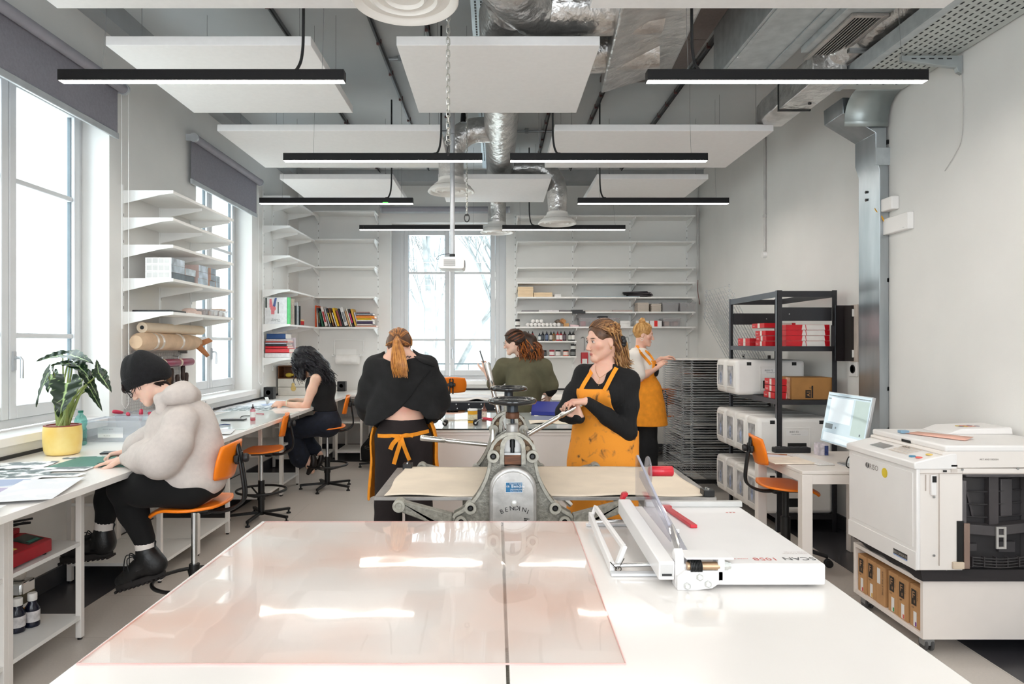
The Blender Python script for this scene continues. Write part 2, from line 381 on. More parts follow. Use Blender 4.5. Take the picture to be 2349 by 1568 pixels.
# ---- acoustic panels
PZ0,PZ1=3.29,3.345
panels=[(-2.28,-.45,2.38,3.55,'white acoustic panel nearest the camera, upper left'),(.49,2.33,2.38,3.55,'white acoustic panel nearest the camera, upper right'),(-2.28,-1.08,3.99,5.16,'square white acoustic panel above the near left pendant lamp'),(-.58,.61,3.99,5.16,'square white acoustic panel in the middle behind the near chain'),(-2.285,-.455,5.6,6.77,'wide white acoustic panel in the third row, left'),(.486,2.28,5.6,6.77,'wide white acoustic panel in the third row, right'),(-2.29,-1.087,7.24,8.42,'square white acoustic panel in the farthest row, left'),(-.61,.59,7.24,8.42,'square white acoustic panel in the farthest row, middle'),(1.075,2.256,7.24,8.42,'square white acoustic panel in the farthest row, right')]
for x0,x1,y0,y1,lab in panels:
 t=thing('acoustic_panel',lab,'ceiling panel',((x0+x1)/2,(y0+y1)/2,PZ0),group='hanging acoustic panels')
 MB().box(x0,x1,y0,y1,PZ0,PZ1).build('panel',panelm,t,bevel=.003)
 for x in(x0+.15,x1-.1):
  for y in(y0+.12,y1-.12):MB().cyl((x,y,PZ1),(x,y,ZC),.0016,n=5).cyl((x,y,PZ1),(x,y,PZ1+.04),.006,n=8).build('suspension_wire',wire,t)
  # ---- linear pendants
lampm=M('lamp_diffuser','#fffaf5',.5,emit='#fff6ec',estr=LAMP)
lamphouse=M('lamp_housing','#0b0a0c',.5,var=.08,scale=40,spec=.3)
cable=M('black_cable','#121214',.55)
def pendant(x0,x1,y,lab,cx,sensor=False):
 wy=.11 if y>8 else 0
 t=thing('pendant_lamp',lab,'pendant lamp',((x0+x1)/2,y,2.92),group='linear pendant lamps')
 h=.056
 MB().box(x0,x1,y-.029,y+.029,2.928,2.928+h).build('housing',lamphouse,t,bevel=.0015)
 MB().box(x0+.004,x1-.004,y-.023,y+.023,2.9265,2.929).build('diffuser',lampm,t)
 if cx is not None:
  s=1 if cx>0 else-1
  MB().tube(bez([(cx,y,2.985),(cx-.03*s,y+.01,3.0),(cx-.05*s,y+.035+wy*.5,3.09),(cx-.055*s,y+.04+wy,3.3),(cx-.055*s,y+.04+wy,ZC)],6),.008,8).build('power_cable',cable,t)
 for x in(x0+.22,x1-.12):MB().tube([(x,y,2.985),(x,y+.035+wy,3.28),(x,y+.035+wy,ZC)],.0013,5).build('suspension_wire',wire,t)
 if sensor:
  MB().box(cx-.02,cx+.03,y-.034,y-.028,2.932,2.938).build('indicator',[M('green_led','#40ff40',.4,emit='#30ff30',estr=3),whitem],t)
pendant(-2.294,-.795,3.6,'long black linear lamp in the nearest row, left',-1.08)
pendant(.795,2.267,3.6,'long black linear lamp in the nearest row, right',1.1)
pendant(-1.601,-.10,5.17,'black linear lamp in the second row, left of the chain',-.47)
pendant(.109,1.6,5.17,'black linear lamp in the second row, right of the duct',.49)
pendant(-2.33,-.815,6.75,'black linear lamp with a green indicator in the third row, left',-1.09,True)
pendant(.81,2.3,6.75,'black linear lamp in the third row, right',1.09)
pendant(-1.653,-.154,8.3,'black linear lamp in the farthest row before the back window',None)
pendant(.08,1.574,8.3,'black linear lamp in the farthest row before the right back shelves',.47)
pendant(-2.294,-.795,2.03,'added black linear lamp, out of view, lightening the front table, left',None)  # unseen row, added in line with the others to lighten the foreground
pendant(.795,2.267,2.03,'added black linear lamp, out of view, lightening the front table, right',None)
pendant(-1.6,-.1,.46,'added black linear lamp, out of view behind the camera, left',None)  # second added row, out of view, for more light from the front
pendant(.1,1.6,.46,'added black linear lamp, out of view behind the camera, right',None)
# ---- silver ducts with their round outlets
dm=M('diffuser_white','#eeebe6',.35,var=.01)
duct=thing('air_duct','silver foil air duct along the ceiling with its branches','air duct',(.03,5,3.5))
DZ=3.56
MB().tube([(.09,4.05,DZ)]+[(.05-.00*i,4.2+i*.32,DZ)for i in range(15)],.155,24).build('main_run',foil,duct)
def drop(x,y,z,x0,r=.118):
 s=1 if x>x0 else-1;R=.26
 pts=[(x0+s*.05,y,DZ)]+[(x-s*R+s*R*math.sin(a),y,DZ-R+R*math.cos(a))for a in[PI/2*i/8 for i in range(9)]]+[(x,y,z+.1)]
 return MB().tube(pts,r,22)
drop(-.42,6.44,2.98,.05).build('branch',foil,duct)
drop(.705,7.83,2.93,.05,.112).build('branch',foil,duct)
R=.26
MB().tube([(.02,8.6,DZ)]+[(.017,8.68+R*math.sin(a),DZ-R+R*math.cos(a))for a in[PI/2*i/8 for i in range(9)]]+[(.017,8.94,3.08)],.118,22).build('branch',foil,duct)
# near bulky elbow and crossing run
MB().tube(bez([(.05,2.9,3.62),(.06,3.4,3.6),(.09,3.85,3.58),(.24,4.1,3.57),(.5,4.12,3.57),(1.0,4.1,3.57)],6),[.2]*12+[.17]*8+[.155]*11,28).build('elbow_run',foil,duct)
MB().tube([(.6,4.75,3.58),(.95,4.7,3.58),(1.12,4.66,3.58)],.15,22).build('stub_run',foil,duct)
MB().tube([(.05,3.5,3.78),(.5,3.5,3.78),(1.1,3.5,3.78)],.2,22).build('upper_run',foil,duct)
box=thing('duct_plenum','slanted foil wrapped duct box between two acoustic panels','duct',(1.1,4.2,3.5))
c=[at(1442,-60,3.3),at(1378,216,5.15),at(1540,165,5.25),at(1640,-40,3.55)]
vs=c+[Vector((p.x+.02,p.y,3.915))for p in c]
MB().add(vs,[(0,3,2,1),(4,5,6,7),(0,1,5,4),(1,2,6,5),(2,3,7,6),(3,0,4,7)]).build('casing',foil,box,bevel=.02)
def outlet(x,y,z,lab,r=.22):
 t=thing('air_outlet',lab,'air outlet',(x,y,z),group='round ceiling air outlets',world=False)
 k=r/.22
 MB().lathe([(.118,.13),(.122,.11),(.128,.095),(.16,.07),(.2,.03),(.218,.008),(.22,0),(.214,-.006),(.196,0),(.185,.014)],n=40).build('flange',dm,t,smooth=50)
 MB().lathe([(.16,.02),(.14,.002),(.132,.0),(.118,.02),(.115,.05)],n=36).build('ring',dm,t,smooth=50)
 MB().lathe([(.1,.03),(.085,.006),(.078,.0),(.066,.018),(.03,.035),(0,.038)],n=32).build('core',dm,t,smooth=50)
 MB().lathe([(.186,.05),(.05,.055),(0,.055)],n=24).build('throat',M('outlet_throat','#9a938d',.7),t)
 for a in range(3):MB().bar((.03*math.cos(a*2.1),.03*math.sin(a*2.1),.03),(.19*math.cos(a*2.1),.19*math.sin(a*2.1),.03),.006,.015).build('spoke',dm,t)
outlet(-.372,2.8,2.955,'large round white air outlet at the top, nearest the camera')
outlet(-.42,6.44,2.975,'round white air outlet on the duct left of the main run, above the projector')
outlet(.705,7.83,2.92,'round white air outlet on the branch right of the main run')
outlet(.017,8.94,3.0,'farthest round white air outlet before the back window')
nd=thing('air_duct','silver stub duct feeding the nearest round outlet','air duct',(-.372,2.8,3.1))
MB().tube([(-.372,2.8,3.08),(-.372,2.8,3.95)],.118,22).build('pipe',foil,nd)
# ---- chains
chainm=M('chain_steel','#c9c8c2',.3,.9)
def chain(x,y,z0,z1,name,lab,lk=.036):
 t=thing(name,lab,'chain',(x,y,z0));mb=MB();n=int((z1-z0)/lk/.78)
 for i in range(n):
  zc=z0+(i+.5)*(z1-z0)/n;R=Matrix.Rotation(.5+(i%2)*PI/2,3,'Z');pts=[]
  for k in range(10):
   a=2*PI*k/10;p=Vector((math.cos(a)*lk*.26,0,math.sin(a)*lk*.26+(lk*.26 if math.sin(a)>0 else-lk*.26)));pts.append(R@p+Vector((x,y,zc)))
  mb.tube(pts,.0022,5,closed=True)
 mb.build('links',chainm,t);return t
cy=3.25;cx=(1028-VX)*cy/F
zt=EYE-(322-VY)*cy/F
t=chain(cx,cy,zt,ZC,'hanging_chain','steel chain with a hook hanging in front of the middle panel')
MB().tube([(cx+.014*math.cos(a),cy,zt-.008+.014*math.sin(a))for a in[2*PI*i/14 for i in range(14)]],.002,6,closed=True).build('split_ring',chainm,t)
MB().tube(bez([(cx+.003,cy,zt-.02),(cx+.004,cy,zt-.055),(cx,cy,zt-.072),(cx-.004,cy,zt-.06),(cx-.002,cy,zt-.03)],5),.003,6).build('hook',blackm,t)
cy=5.6;cx=(1071-VX)*cy/F;zt=EYE-(490-VY)*cy/F
t=chain(cx,cy,zt,3.6,'hanging_chain','thin chain ending in a black pull ring near the projector pole',.03)
MB().tube([(cx+.02*math.cos(a),cy,zt-.035+.032*math.sin(a))for a in[2*PI*i/18 for i in range(18)]],.005,6,closed=True).build('pull_ring',blackm,t)
MB().box(cx-.015,cx+.015,cy-.004,cy+.004,zt-.02,zt-.005).build('grip',blackm,t)
t=thing('spot_lamp','small black spotlight under the ceiling beside the duct elbow','spotlight',(-.28,6.0,3.5))
p=at(1063,272,6.0);MB().cyl(p+Vector((0,0,.045)),p-Vector((0,0,.035)),.022,.028).build('head',blackm,t);MB().cyl(p+Vector((0,0,.04)),(p.x,6.0,ZC),.006,n=8).build('stem',blackm,t)
# ---- projector
t=thing('projector','white ceiling projector on a grey pole before the back window','projector',at(1035,605,5.6))
p=at(1036,603,5.6)
MB().cyl((p.x,p.y+.1,p.z+.07),(p.x,p.y+.1,3.29+.0),.02).cyl((p.x,p.y+.1,3.3),(p.x,p.y+.1,ZC),.02).build('pole',M('pole_grey','#b9bcc0',.4,.4),t)
MB().cyl((p.x,p.y+.1,p.z+.055),(p.x,p.y+.1,p.z+.085),.024).build('pole_collar',blackm,t)
MB().prism([(-.1,-.045),(.09,-.05),(.105,-.035),(.105,.03),(.09,.048),(-.09,.05),(-.108,.03),(-.108,-.03)],(p.x,p.y,p.z),(1,0,0),(0,0,1),(0,.22,0)).build('body',whitem,t,bevel=.008)
v=MB()
for i in range(7):v.box(p.x-.065,p.x+.03,p.y-.003,p.y+.001,p.z-.022+i*.008,p.z-.0185+i*.008)
v.build('vent_grille',M('vent_grey','#a9a6a4',.6),t)
MB().box(p.x+.104,p.x+.11,p.y+.02,p.y+.07,p.z-.03,p.z+.025).build('lens',blackm,t)
MB().box(p.x-.06,p.x+.05,p.y+.06,p.y+.14,p.z+.048,p.z+.06).build('mount_plate',steel,t)
MB().tube(bez([(p.x-.02,p.y+.1,p.z+.09),(p.x-.1,p.y+.08,p.z+.075),(p.x-.13,p.y+.06,p.z+.04),(p.x-.1,p.y+.05,p.z+.035)],6),.002,5).build('cable',blackm,t)
# ---- ceiling conduits
condm=M('conduit_grey','#9a9d9f',.4,.5)
railm=M('rail_dark','#77797b',.35,.7)
def rail(x,lab,y0=2.0,y1=9.5):
 t=thing('cable_rail',lab,'cable rail',(x,(y0+y1)/2,3.9),group='ceiling cable rails')
 c=MB().box(x-.014,x+.014,y0,y1,ZC-.03,ZC-.002).mat(1)
 for i in range(12):
  y=y0+.3+i*(y1-y0-.5)/11;c.box(x-.018,x+.02,y-.009,y+.009,ZC-.045,ZC-.002)
 c.build('channel',[railm,M('clip_red','#6b4644',.5)],t)
 MB().tube([(x+.012,y0,ZC-.042),(x+.012,y1,ZC-.042)],.007,6).build('cable',cable,t)
rail(-1.62,'ceiling cable rail above the left row of panels')
rail(-.93,'ceiling cable rail left of the middle panels',2.0,9.4)
rail(-.52,'short ceiling cable rail just left of the duct',4.5,9.4)
rail(.55,'ceiling cable rail just right of the duct',5.6,9.4)
rail(1.02,'ceiling cable rail right of the slanted duct box',5.3,9.4)
rail(1.72,'ceiling cable rail beside the dark ceiling board',5.2,9.4)
for y,lab in((3.85,'grey conduit crossing the ceiling above the nearest middle panel'),(5.75,'grey conduit crossing the ceiling behind the middle panel'),(7.7,'grey conduit crossing the ceiling near the far outlets')):
 t=thing('conduit',lab,'conduit',(0,y,ZC-.03),group='conduits crossing the ceiling')
 MB().cyl((-.9,y,ZC-.03),(1.0,y,ZC-.03),.014,n=10).build('pipe',condm,t)
 for x in(-.8,-.45,.35,.85):MB().box(x-.02,x+.02,y-.02,y+.02,ZC-.05,ZC).build('clip',condm,t)
t=thing('cable_tray','perforated steel cable tray running above the main duct','cable tray',(-.12,5,3.85))
trayy=M('perforated_steel','#c3cdd3',.35,.7)
MB().box(-.17,-.02,2.5,8.9,3.83,3.835).box(-.17,-.165,2.5,8.9,3.835,3.87).box(-.025,-.02,2.5,8.9,3.835,3.87).build('tray',trayy,t)
h=MB()
for i in range(150):
 for j in range(3):h.box(-.145+j*.04,-.132+j*.04,2.55+i*.04,2.575+i*.04,3.8285,3.8299)
h.build('slots',blackm,t,smooth=0)['kind']='stuff'
# ================================================================ right ceiling side and right wall fittings
t=tag(MB().box(.95,1.655,2.0,5.34,3.925,ZC-.001).box(.95,1.655,5.35,6.22,3.925,ZC-.001).build('ceiling_board',M('board_taupe','#857b78',.95,var=.04,scale=60),bevel=.002),'dark taupe board under the ceiling right of the slanted duct','ceiling board')
t=thing('metal_duct','flat galvanised steel duct along the ceiling left of the slotted grille','duct',(1.85,3.5,3.55))
d=MB().box(1.66,2.05,2.0,5.2,3.55,3.95);d.build('casing',galv,t,bevel=.004)
MB().box(1.68,1.71,2.0,5.2,3.543,3.55).box(1.97,2.05,2.0,5.2,3.538,3.55).build('seam',galv,t,bevel=.002)
for i in range(7):MB().lathe([(.006,0),(.004,-.004),(0,-.005)],(1.69,2.6+i*.36,3.543),8).build('rivet',chrome,t)
t=thing('metal_duct','galvanised steel duct carrying the slotted grille','duct',(2.2,3.4,3.5))
MB().box(2.052,2.335,2.0,4.59,3.5,3.95).build('casing',galv,t,bevel=.004)
t=thing('vent_grille','aluminium slotted air grille on the right ceiling duct','vent',(2.21,4.35,3.49))
x0,x1,y0,y1=2.105,2.325,4.03,4.66
g=MB().box(x0,x0+.03,y0,y1,3.482,3.499).box(x1-.03,x1,y0,y1,3.482,3.499).box(x0+.03,x1-.03,y0,y0+.03,3.482,3.499).box(x0+.03,x1-.03,y1-.03,y1,3.482,3.499)
alum=M('aluminium','#bdb7b2',.4,.6,var=.05,scale=20)
g.build('frame',alum,t,bevel=.002)
MB().box(x0+.02,x1-.02,y0+.02,y1-.02,3.496,3.4995).build('dark_opening',M('grille_dark','#0d0c0c',.8),t,smooth=0)
for i in range(7):MB().bar((x0+.048+i*.0205,y0+.03,3.489),(x0+.048+i*.0205,y1-.03,3.489),.006,.004).build('slat',alum,t)
t=thing('foil_duct','silver foil wrapped duct along the right ceiling ending in a square stub','duct',(2.25,4.5,3.3))
MB().box(2.135,2.37,4.6,5.15,3.31,3.5).build('box_run',foil,t,bevel=.006)
MB().prism([(2.157,3.37),(2.2,3.34),(2.36,3.34),(2.4,3.37),(2.4,3.5),(2.36,3.56),(2.2,3.56),(2.157,3.5)],(0,5.2,0),(1,0,0),(0,0,1),(0,.45,0)).build('end_stub',foil,t,bevel=.006)
MB().tube([(2.53,2.0,3.66),(2.53,3.6,3.66),(2.5,4.25,3.63),(2.3,4.7,3.5)],[.19,.19,.15,.09],18).build('round_run',foil,t)
MB().box(2.13,2.375,5.145,5.16,3.3,3.505).build('black_seal',blackm,t)
MB().lathe([(.012,-.012),(.012,0)],(2.3,5.0,3.31),10).build('screw',blackm,t)
MB().box(2.28,2.6,4.4,4.43,3.43,3.455).build('strap',steel,t)
# cable tray with slots
t=thing('cable_tray','wide perforated steel cable tray running above the right wall','cable tray',(2.65,3.5,3.35))
MB().box(2.44,2.885,1.6,4.84,3.350,3.354).build('tray',M('tray_grey','#c4c9c6',.5,.3,var=.04),t,smooth=0)
MB().box(2.385,2.44,1.6,4.84,3.335,3.345).box(2.385,2.39,1.6,4.84,3.345,3.43).box(2.435,2.44,1.6,4.84,3.345,3.42).build('side_flange',galv,t,bevel=.001)
h=MB();q=0
for i in range(62):
 for j in range(9):
  y=1.65+i*.05+(.025 if j%2 else 0);h.box(2.465+j*.045,2.472+j*.045+.004,y,y+.026,3.3488,3.3497)
sl_=h.build('slots',M('slot_dark','#2d2f31',.8),t,smooth=0);sl_['kind']='stuff'
t=thing('wall_bracket','slotted steel bracket holding the cable tray on the right wall','bracket',(2.88,4.25,3.3))
MB().prism([(2.52,3.335),(2.898,3.335),(2.898,3.22),(2.87,3.235),(2.86,3.26),(2.6,3.295),(2.52,3.305)],(0,4.235,0),(1,0,0),(0,0,1),(0,.03,0)).build('arm',M('bracket_grey','#aeb4b5',.45,.6),t,bevel=.002)
s=MB()
for i in range(5):s.box(2.58+i*.055,2.61+i*.055,4.2335,4.2352,3.312,3.318)
s.build('slots',MATS['slot_dark'],t,smooth=0)
# trunking down the wall
t=thing('cable_trunking','galvanised steel cable trunking running down the right wall','trunking',(2.86,5.15,0))
pl=[(2.555,3.36),(2.88,3.36),(2.88,2.98),(2.898,2.82),(2.898,.0),(2.828,.0),(2.828,2.83),(2.80,2.92),(2.80,3.10),(2.56,3.245)]
MB().prism(pl,(0,5.03,0),(1,0,0),(0,0,1),(0,.29,0)).build('duct_body',M('trunk_steel','#b9bfc3',.3,.85,var=.1,scale=6,stretch=(1,1,.2),col2='#9aa1a6'),t,bevel=.003)
cv=MB();n=8
P=[(4.84+.17*math.sin(a),3.352-.17*(1-math.cos(a)))for a in[PI/2*i/n for i in range(n+1)]]
P+=[(5.01,3.14)]
cv.add([(x,y,z)for y,z in P for x in(2.56,2.88)],[(2*i,2*i+1,2*i+3,2*i+2)for i in range(len(P)-1)])
cv.build('curved_cover',M('trunk_grey','#a9b1b0',.4,.6,var=.06),t,solid=.004,smooth=60)
MB().box(2.795,2.9,5.018,5.03,2.86,2.99).build('joint_plate',galv,t,bevel=.002)
for z in(2.92,2.70,2.64):MB().lathe([(.011,-.006),(.011,0),(.004,.004)],(2.823,5.2,z),8,'X').build('screw',blackm,t)
for z in(3.02,2.0,1.2,.9):MB().box(2.885,2.899,5.03,5.09,z,z+.03).build('wall_clip',blackm,t)
t=thing('junction_box','small white junction box with a yellow cable beside the steel trunking','junction box',(2.88,4.98,2.5))
MB().box(2.84,2.899,4.9,5.06,2.515,2.61).build('casing',whitem,t,bevel=.008)
MB().tube(bez([(2.85,5.06,2.57),(2.84,5.1,2.575),(2.83,5.08,2.54),(2.84,5.04,2.5),(2.87,5.02,2.42),(2.88,5.06,2.41),(2.88,5.03,2.4)],6),.006,6).build('cable',M('yellow_cable','#e2a41c',.5),t)
t=thing('wall_speaker','flat white wireless box on the right wall below the junction box','wall box',(2.89,4.9,2.4))
MB().box(2.855,2.899,4.73,5.04,2.345,2.465).build('casing',whitem,t,bevel=.006);MB().box(2.8545,2.8552,4.77,4.79,2.36,2.363).build('mark',steel,t)
t=thing('wall_conduit','white conduit running down the right wall to a small box','conduit',(2.88,7.32,2.5))
MB().cyl((2.885,7.32,2.54),(2.885,7.32,3.9),.013).build('pipe',M('conduit_white','#cfcdca',.5),t)
MB().lathe([(.035,0),(.035,.04)],(2.86,7.32,2.50),16,'X').build('end_box',whitem,t);MB().box(2.87,2.899,7.3,7.34,2.9,2.93).build('clip',MATS['conduit_white'],t)
t=thing('wall_conduit','thin conduit in the far right corner of the room','conduit',(2.88,9.7,2.5))
MB().cyl((2.88,9.72,2.45),(2.88,9.72,3.8),.012).build('pipe',MATS['conduit_white'],t)
MB().tube(bez([(2.88,9.72,2.46),(2.87,9.7,2.3),(2.89,9.66,2.1)],6),.005,6).build('cable',M('red_brown_cable','#7c4a44',.6),t)
t=thing('loose_wire','thin wire hanging down the right wall under the bracket','wire',(2.895,4.2,3.0))
MB().tube(bez([(2.893,4.235,3.24),(2.894,4.225,3.0),(2.895,4.24,2.82),(2.894,4.3,2.74),(2.895,4.40,2.66)],6),.0022,5).build('strand',M('wire_grey','#b9b6b3',.6),t)
# ================================================================ wall shelves
shelfm=M('shelf_white','#efeeeb',.4,var=.01,scale=5)
def bracket_poly(d,h):return[(0,0),(d,0),(d,-.02),(0,-h)]
def back_shelf(x0,x1,z,rails,lab,grp,d=.33):
 t=thing('wall_shelf',lab,'shelf',((x0+x1)/2,YB,z),group=grp)
 MB().box(x0,x1,YB-d,YB-.012,z-.022,z).build('board',shelfm,t,bevel=.002)
 for x in rails:MB().prism(bracket_poly(d-.03,.1),(x-.006,YB-.012,z-.022),(0,-1,0),(0,0,1),(.012,0,0)).build('bracket',whitemet,t)
 return t
def wall_rail(loc,horizontal_axis,z0,z1,lab):
 t=thing('shelf_rail',lab,'rail',(loc[0],loc[1],z0),group='shelf wall rails')
 if horizontal_axis=='X':MB().box(loc[0]-.012,loc[0]+.012,YB-.012,YB-.0005,z0,z1).build('upright',whitemet,t)
 else:MB().box(XL+.0005,XL+.012,loc[1]-.012,loc[1]+.012,z0,z1).build('upright',whitemet,t)
 s=MB();n=int((z1-z0)/.1)
 for i in range(n):
  z=z0+.05+i*.1
  if horizontal_axis=='X':s.box(loc[0]-.004,loc[0]+.004,YB-.0126,YB-.0119,z,z+.022)
  else:s.box(XL+.0119,XL+.0126,loc[1]-.004,loc[1]+.004,z,z+.022)
 s.build('slots',M('rail_slot','#8f8d88',.7),t,smooth=0)['kind']='stuff'
ords=['topmost','second','third','fourth','fifth','sixth','lowest']
RX=[.281,1.104,1.925,2.742]
for x,l in zip(RX,('far left','left middle','right middle','far right')):wall_rail((x,YB),'X',1.2,3.4,l+' rail of the right back wall shelves')
RS=[3.328,2.97,2.608,2.399,2.194,1.99,1.783]
for i,z in enumerate(RS):
 for k in range(3):
  xa=.296 if k==0 else RX[k]+.05;xb=2.776 if k==2 else RX[k+1]+.05
  back_shelf(xa,xb-.002,z,[RX[k]+.02]if k<2 else[RX[2]+.02,RX[3]],'%s white shelf from the top in the %s bay right of the back window'%(ords[i],('left','middle','right')[k]),'shelves right of the back window')
back_shelf(.296,1.125,1.583,[.31,1.104],'small white shelf of ink bottles below the left bay','shelves right of the back window',.3)
back_shelf(.296,1.125,1.372,[.31,1.104],'lowest small white shelf of ink jars on the back wall','shelves right of the back window',.3)
for x,l in((-2.54,'left'),(-1.685,'right')):wall_rail((x,YB),'X',1.0,3.45,l+' rail of the shelves left of the back window')
LS=[3.39,3.0,2.62,2.2,1.776]
for i,z in enumerate(LS):back_shelf(-2.545,-1.675,z,[-2.53,-1.69],'%s white shelf from the top left of the back window'%ords[i],'shelves left of the back window')
def left_shelf(y0,y1,z,rails,lab,grp,d=.36):
 t=thing('wall_shelf',lab,'shelf',(XL,(y0+y1)/2,z),group=grp)
 MB().box(XL+.012,XL+d,y0,y1,z-.022,z).build('board',shelfm,t,bevel=.002)
 MB().prism([(.012,0),(d,0),(d,-.022),(d-.1,-.035),(.012,-.1)],(XL,y0-.004,z+.002),(1,0,0),(0,0,1),(0,.006,0)).build('end_bracket',whitemet,t)
 for y in rails:MB().prism(bracket_poly(d-.04,.085),(XL+.012,y-.005,z-.022),(1,0,0),(0,0,1),(0,.01,0)).build('bracket',whitemet,t)
U1=[2.705,2.50,2.294,2.04,1.788]
for y,l in((5.17,'near'),(5.75,'middle'),(6.33,'far')):wall_rail((XL,y),'Y',1.66,2.75,l+' rail of the shelves between the left windows')
for i,z in enumerate(U1):left_shelf(5.17,6.36,z,[5.75,6.33],'%s white shelf from the top between the left windows'%(ords+[''])[i],'shelves between the left windows',.39)
U2=[3.33,2.97,2.61,2.198,1.78,1.375]
for y,l in((8.3,'near'),(8.66,'second'),(9.29,'far')):wall_rail((XL,y),'Y',1.2,3.4,l+' rail of the shelves on the left wall corner')
for i,z in enumerate(U2):left_shelf(8.25,9.38 if i<5 else 9.0,z,[8.66,9.29]if i<5 else[8.66],'%s white shelf from the top in the back left corner'%ords[i],'shelves in the back left corner',.345)
# ================================================================ books and things on the shelves
pagem=M('page_block','#efe9df',.9,var=.04,scale=60)
def bookmat(c):
 return M('cover_'+c.strip('#'),c,.5,var=.06,scale=30)
def book(loc,w_,h_,d_,col,lab,grp,T=None,band=None,flat=False):
 """spine towards -Y at local origin; w thickness (x), h height (z), d depth (+y)"""
 t=thing('book',lab,'book',loc,group=grp,world=False)
 if T is not None:t.rotation_euler=T
 c=MB().box(0,w_,0,.003,0,h_).box(0,.0025,0,d_,0,h_).box(w_-.0025,w_,0,d_,0,h_);c.build('cover',bookmat(col),t)
 MB().box(.003,w_-.003,.004,d_-.003,.004,h_-.004).build('pages',pagem,t,smooth=0)
 if band:MB().box(w_*.2,w_*.8,-.0006,.0002,h_*.2,h_*.75).build('spine_title',bookmat(band),t,smooth=0)
 return t
 # leaning row left of the back window (pixel tops and bottoms)
Y0=YB-.3;zs=1.777
row=[(-2.535,.025,.30,'#d9501c',None,0,'bright orange book at the left end of the leaning row'),(-2.505,.016,.27,'#e8e6e0',None,-3,'thin white book beside the orange one in the leaning row'),(-2.485,.03,.26,'#15151b','#6c5a38',-5,'black book in the left part of the leaning row'),(-2.44,.03,.215,'#22614a',None,-12,'dark green book in the leaning row'),(-2.395,.04,.275,'#e6d9d2','#b0202a',-14,'white book with a red patterned spine in the leaning row'),(-2.34,.02,.265,'#c4c6cc',None,-15,'grey book right of the red patterned one'),(-2.315,.022,.26,'#1e1c22','#d8c24a',-15,'black book with a yellow spine mark in the leaning row'),(-2.285,.028,.26,'#6b3a1c','#caa24c',-16,'brown book in the middle of the leaning row'),(-2.245,.018,.2,'#efe6dc',None,-17,'short cream book before the yellow one'),(-2.222,.03,.262,'#f0bf17',None,-17,'bright yellow book in the leaning row'),(-2.182,.03,.225,'#93413f',None,-17,'maroon book right of the yellow one'),(-2.148,.02,.255,'#23282e',None,-17,'dark slim book beside the wide white one'),(-2.122,.048,.262,'#e3e2e0','#84888c',-16,'wide white book with a grey spine label'),(-2.062,.022,.22,'#d8a878',None,-16,'tan book right of the wide white one'),(-2.036,.02,.255,'#e9dfcf',None,-16,'pale slim book left of the magenta one'),(-2.012,.024,.25,'#1c1519','#d31f74',-16,'black book with a magenta spine'),(-1.98,.03,.245,'#d7a83c',None,-15,'ochre book near the right end of the leaning row'),(-1.945,.022,.2,'#c9c4cf',None,-15,'pale grey book at the right end of the leaning row')]
for x,w_,h_,c,b,a,lab in row:
 book((x+.02,Y0,zs+(abs(math.sin(math.radians(a)))*w_ if a else 0)),w_,h_,.21,c,lab,'leaning books left of the back window',(0,math.radians(a),0),b)
z=zs
for w_,x0,ln,c,lab in((.02,-1.95,.29,'#d9a08c','orange and white book at the bottom of the stack'),(.022,-1.93,.2,'#e8ded6','white book second from the bottom of the stack'),(.035,-1.93,.22,'#34204a','thick purple book in the stack'),(.018,-1.932,.22,'#efeadd','cream book in the middle of the stack'),(.024,-1.928,.2,'#f3c51f','yellow book in the stack'),(.03,-1.945,.26,'#f38d1e','orange book in the stack'),(.016,-1.935,.19,'#a8603c','slim brown book near the top of the stack'),(.018,-1.94,.23,'#b8bfc9','pale grey blue book near the top of the stack'),(.01,-1.935,.19,'#2b2130','thin dark book second from the top'),(.012,-1.938,.185,'#dcb2b0','pink book on top of the stack')):
 book((x0,Y0-.005,z+w_),w_,ln,.2,c,lab+' left of the back window','stacked books left of the back window',(0,PI/2,0));z+=w_+.0006
 # corner shelf books: covers face the room
def lbook(y,w_,h_,d_,c,lab,grp,z,x0=XL+.03,lean=0):
 t=thing('book',lab,'book',(x0,y,z),group=grp,world=False);t.rotation_euler=(math.radians(lean),0,0)
 MB().box(0,d_,0,.0025,0,h_).box(0,d_,w_-.0025,w_,0,h_).box(d_-.003,d_,0,w_,0,h_).build('cover',bookmat(c),t)
 MB().box(.003,d_-.004,.003,w_-.003,.004,h_-.004).build('pages',pagem,t,smooth=0);return t
zc=1.781;g='books standing in the back left corner'
t=thing('book','large white picture book with a green spine, upside down','book',(XL+.03,8.27,zc),group=g,world=False)
D,W,H=.275,.05,.325
MB().box(0,D,0,.003,0,H).box(0,D,W-.003,W,0,H).build('cover',bookmat('#e9ebec'),t)
MB().box(D-.004,D+.028,0,W,0,H).build('spine',bookmat('#5fd07f'),t);MB().box(.003,D-.005,.004,W-.004,.004,H-.004).build('pages',pagem,t)
il=MB().mat(0).ball((.105,-.0005,.19),(.035,.001,.03)).prism([(.06,.2),(.1,.215),(.085,.31),(.06,.3)],(0,-.0012,0),(1,0,0),(0,0,1),(0,.0008,0)).mat(1).prism([(.1,.22),(.13,.21),(.15,.32),(.125,.32)],(0,-.0012,0),(1,0,0),(0,0,1),(0,.0008,0)).mat(2).box(.16,.172,-.0012,0,.13,.27).box(.01,.03,-.0012,0,.2,.32).mat(0).box(.08,.12,-.0014,0,.12,.17)
il.build('cover_picture',[bookmat('#e8838a'),bookmat('#4d5f96'),bookmat('#33413c')],t,smooth=0)
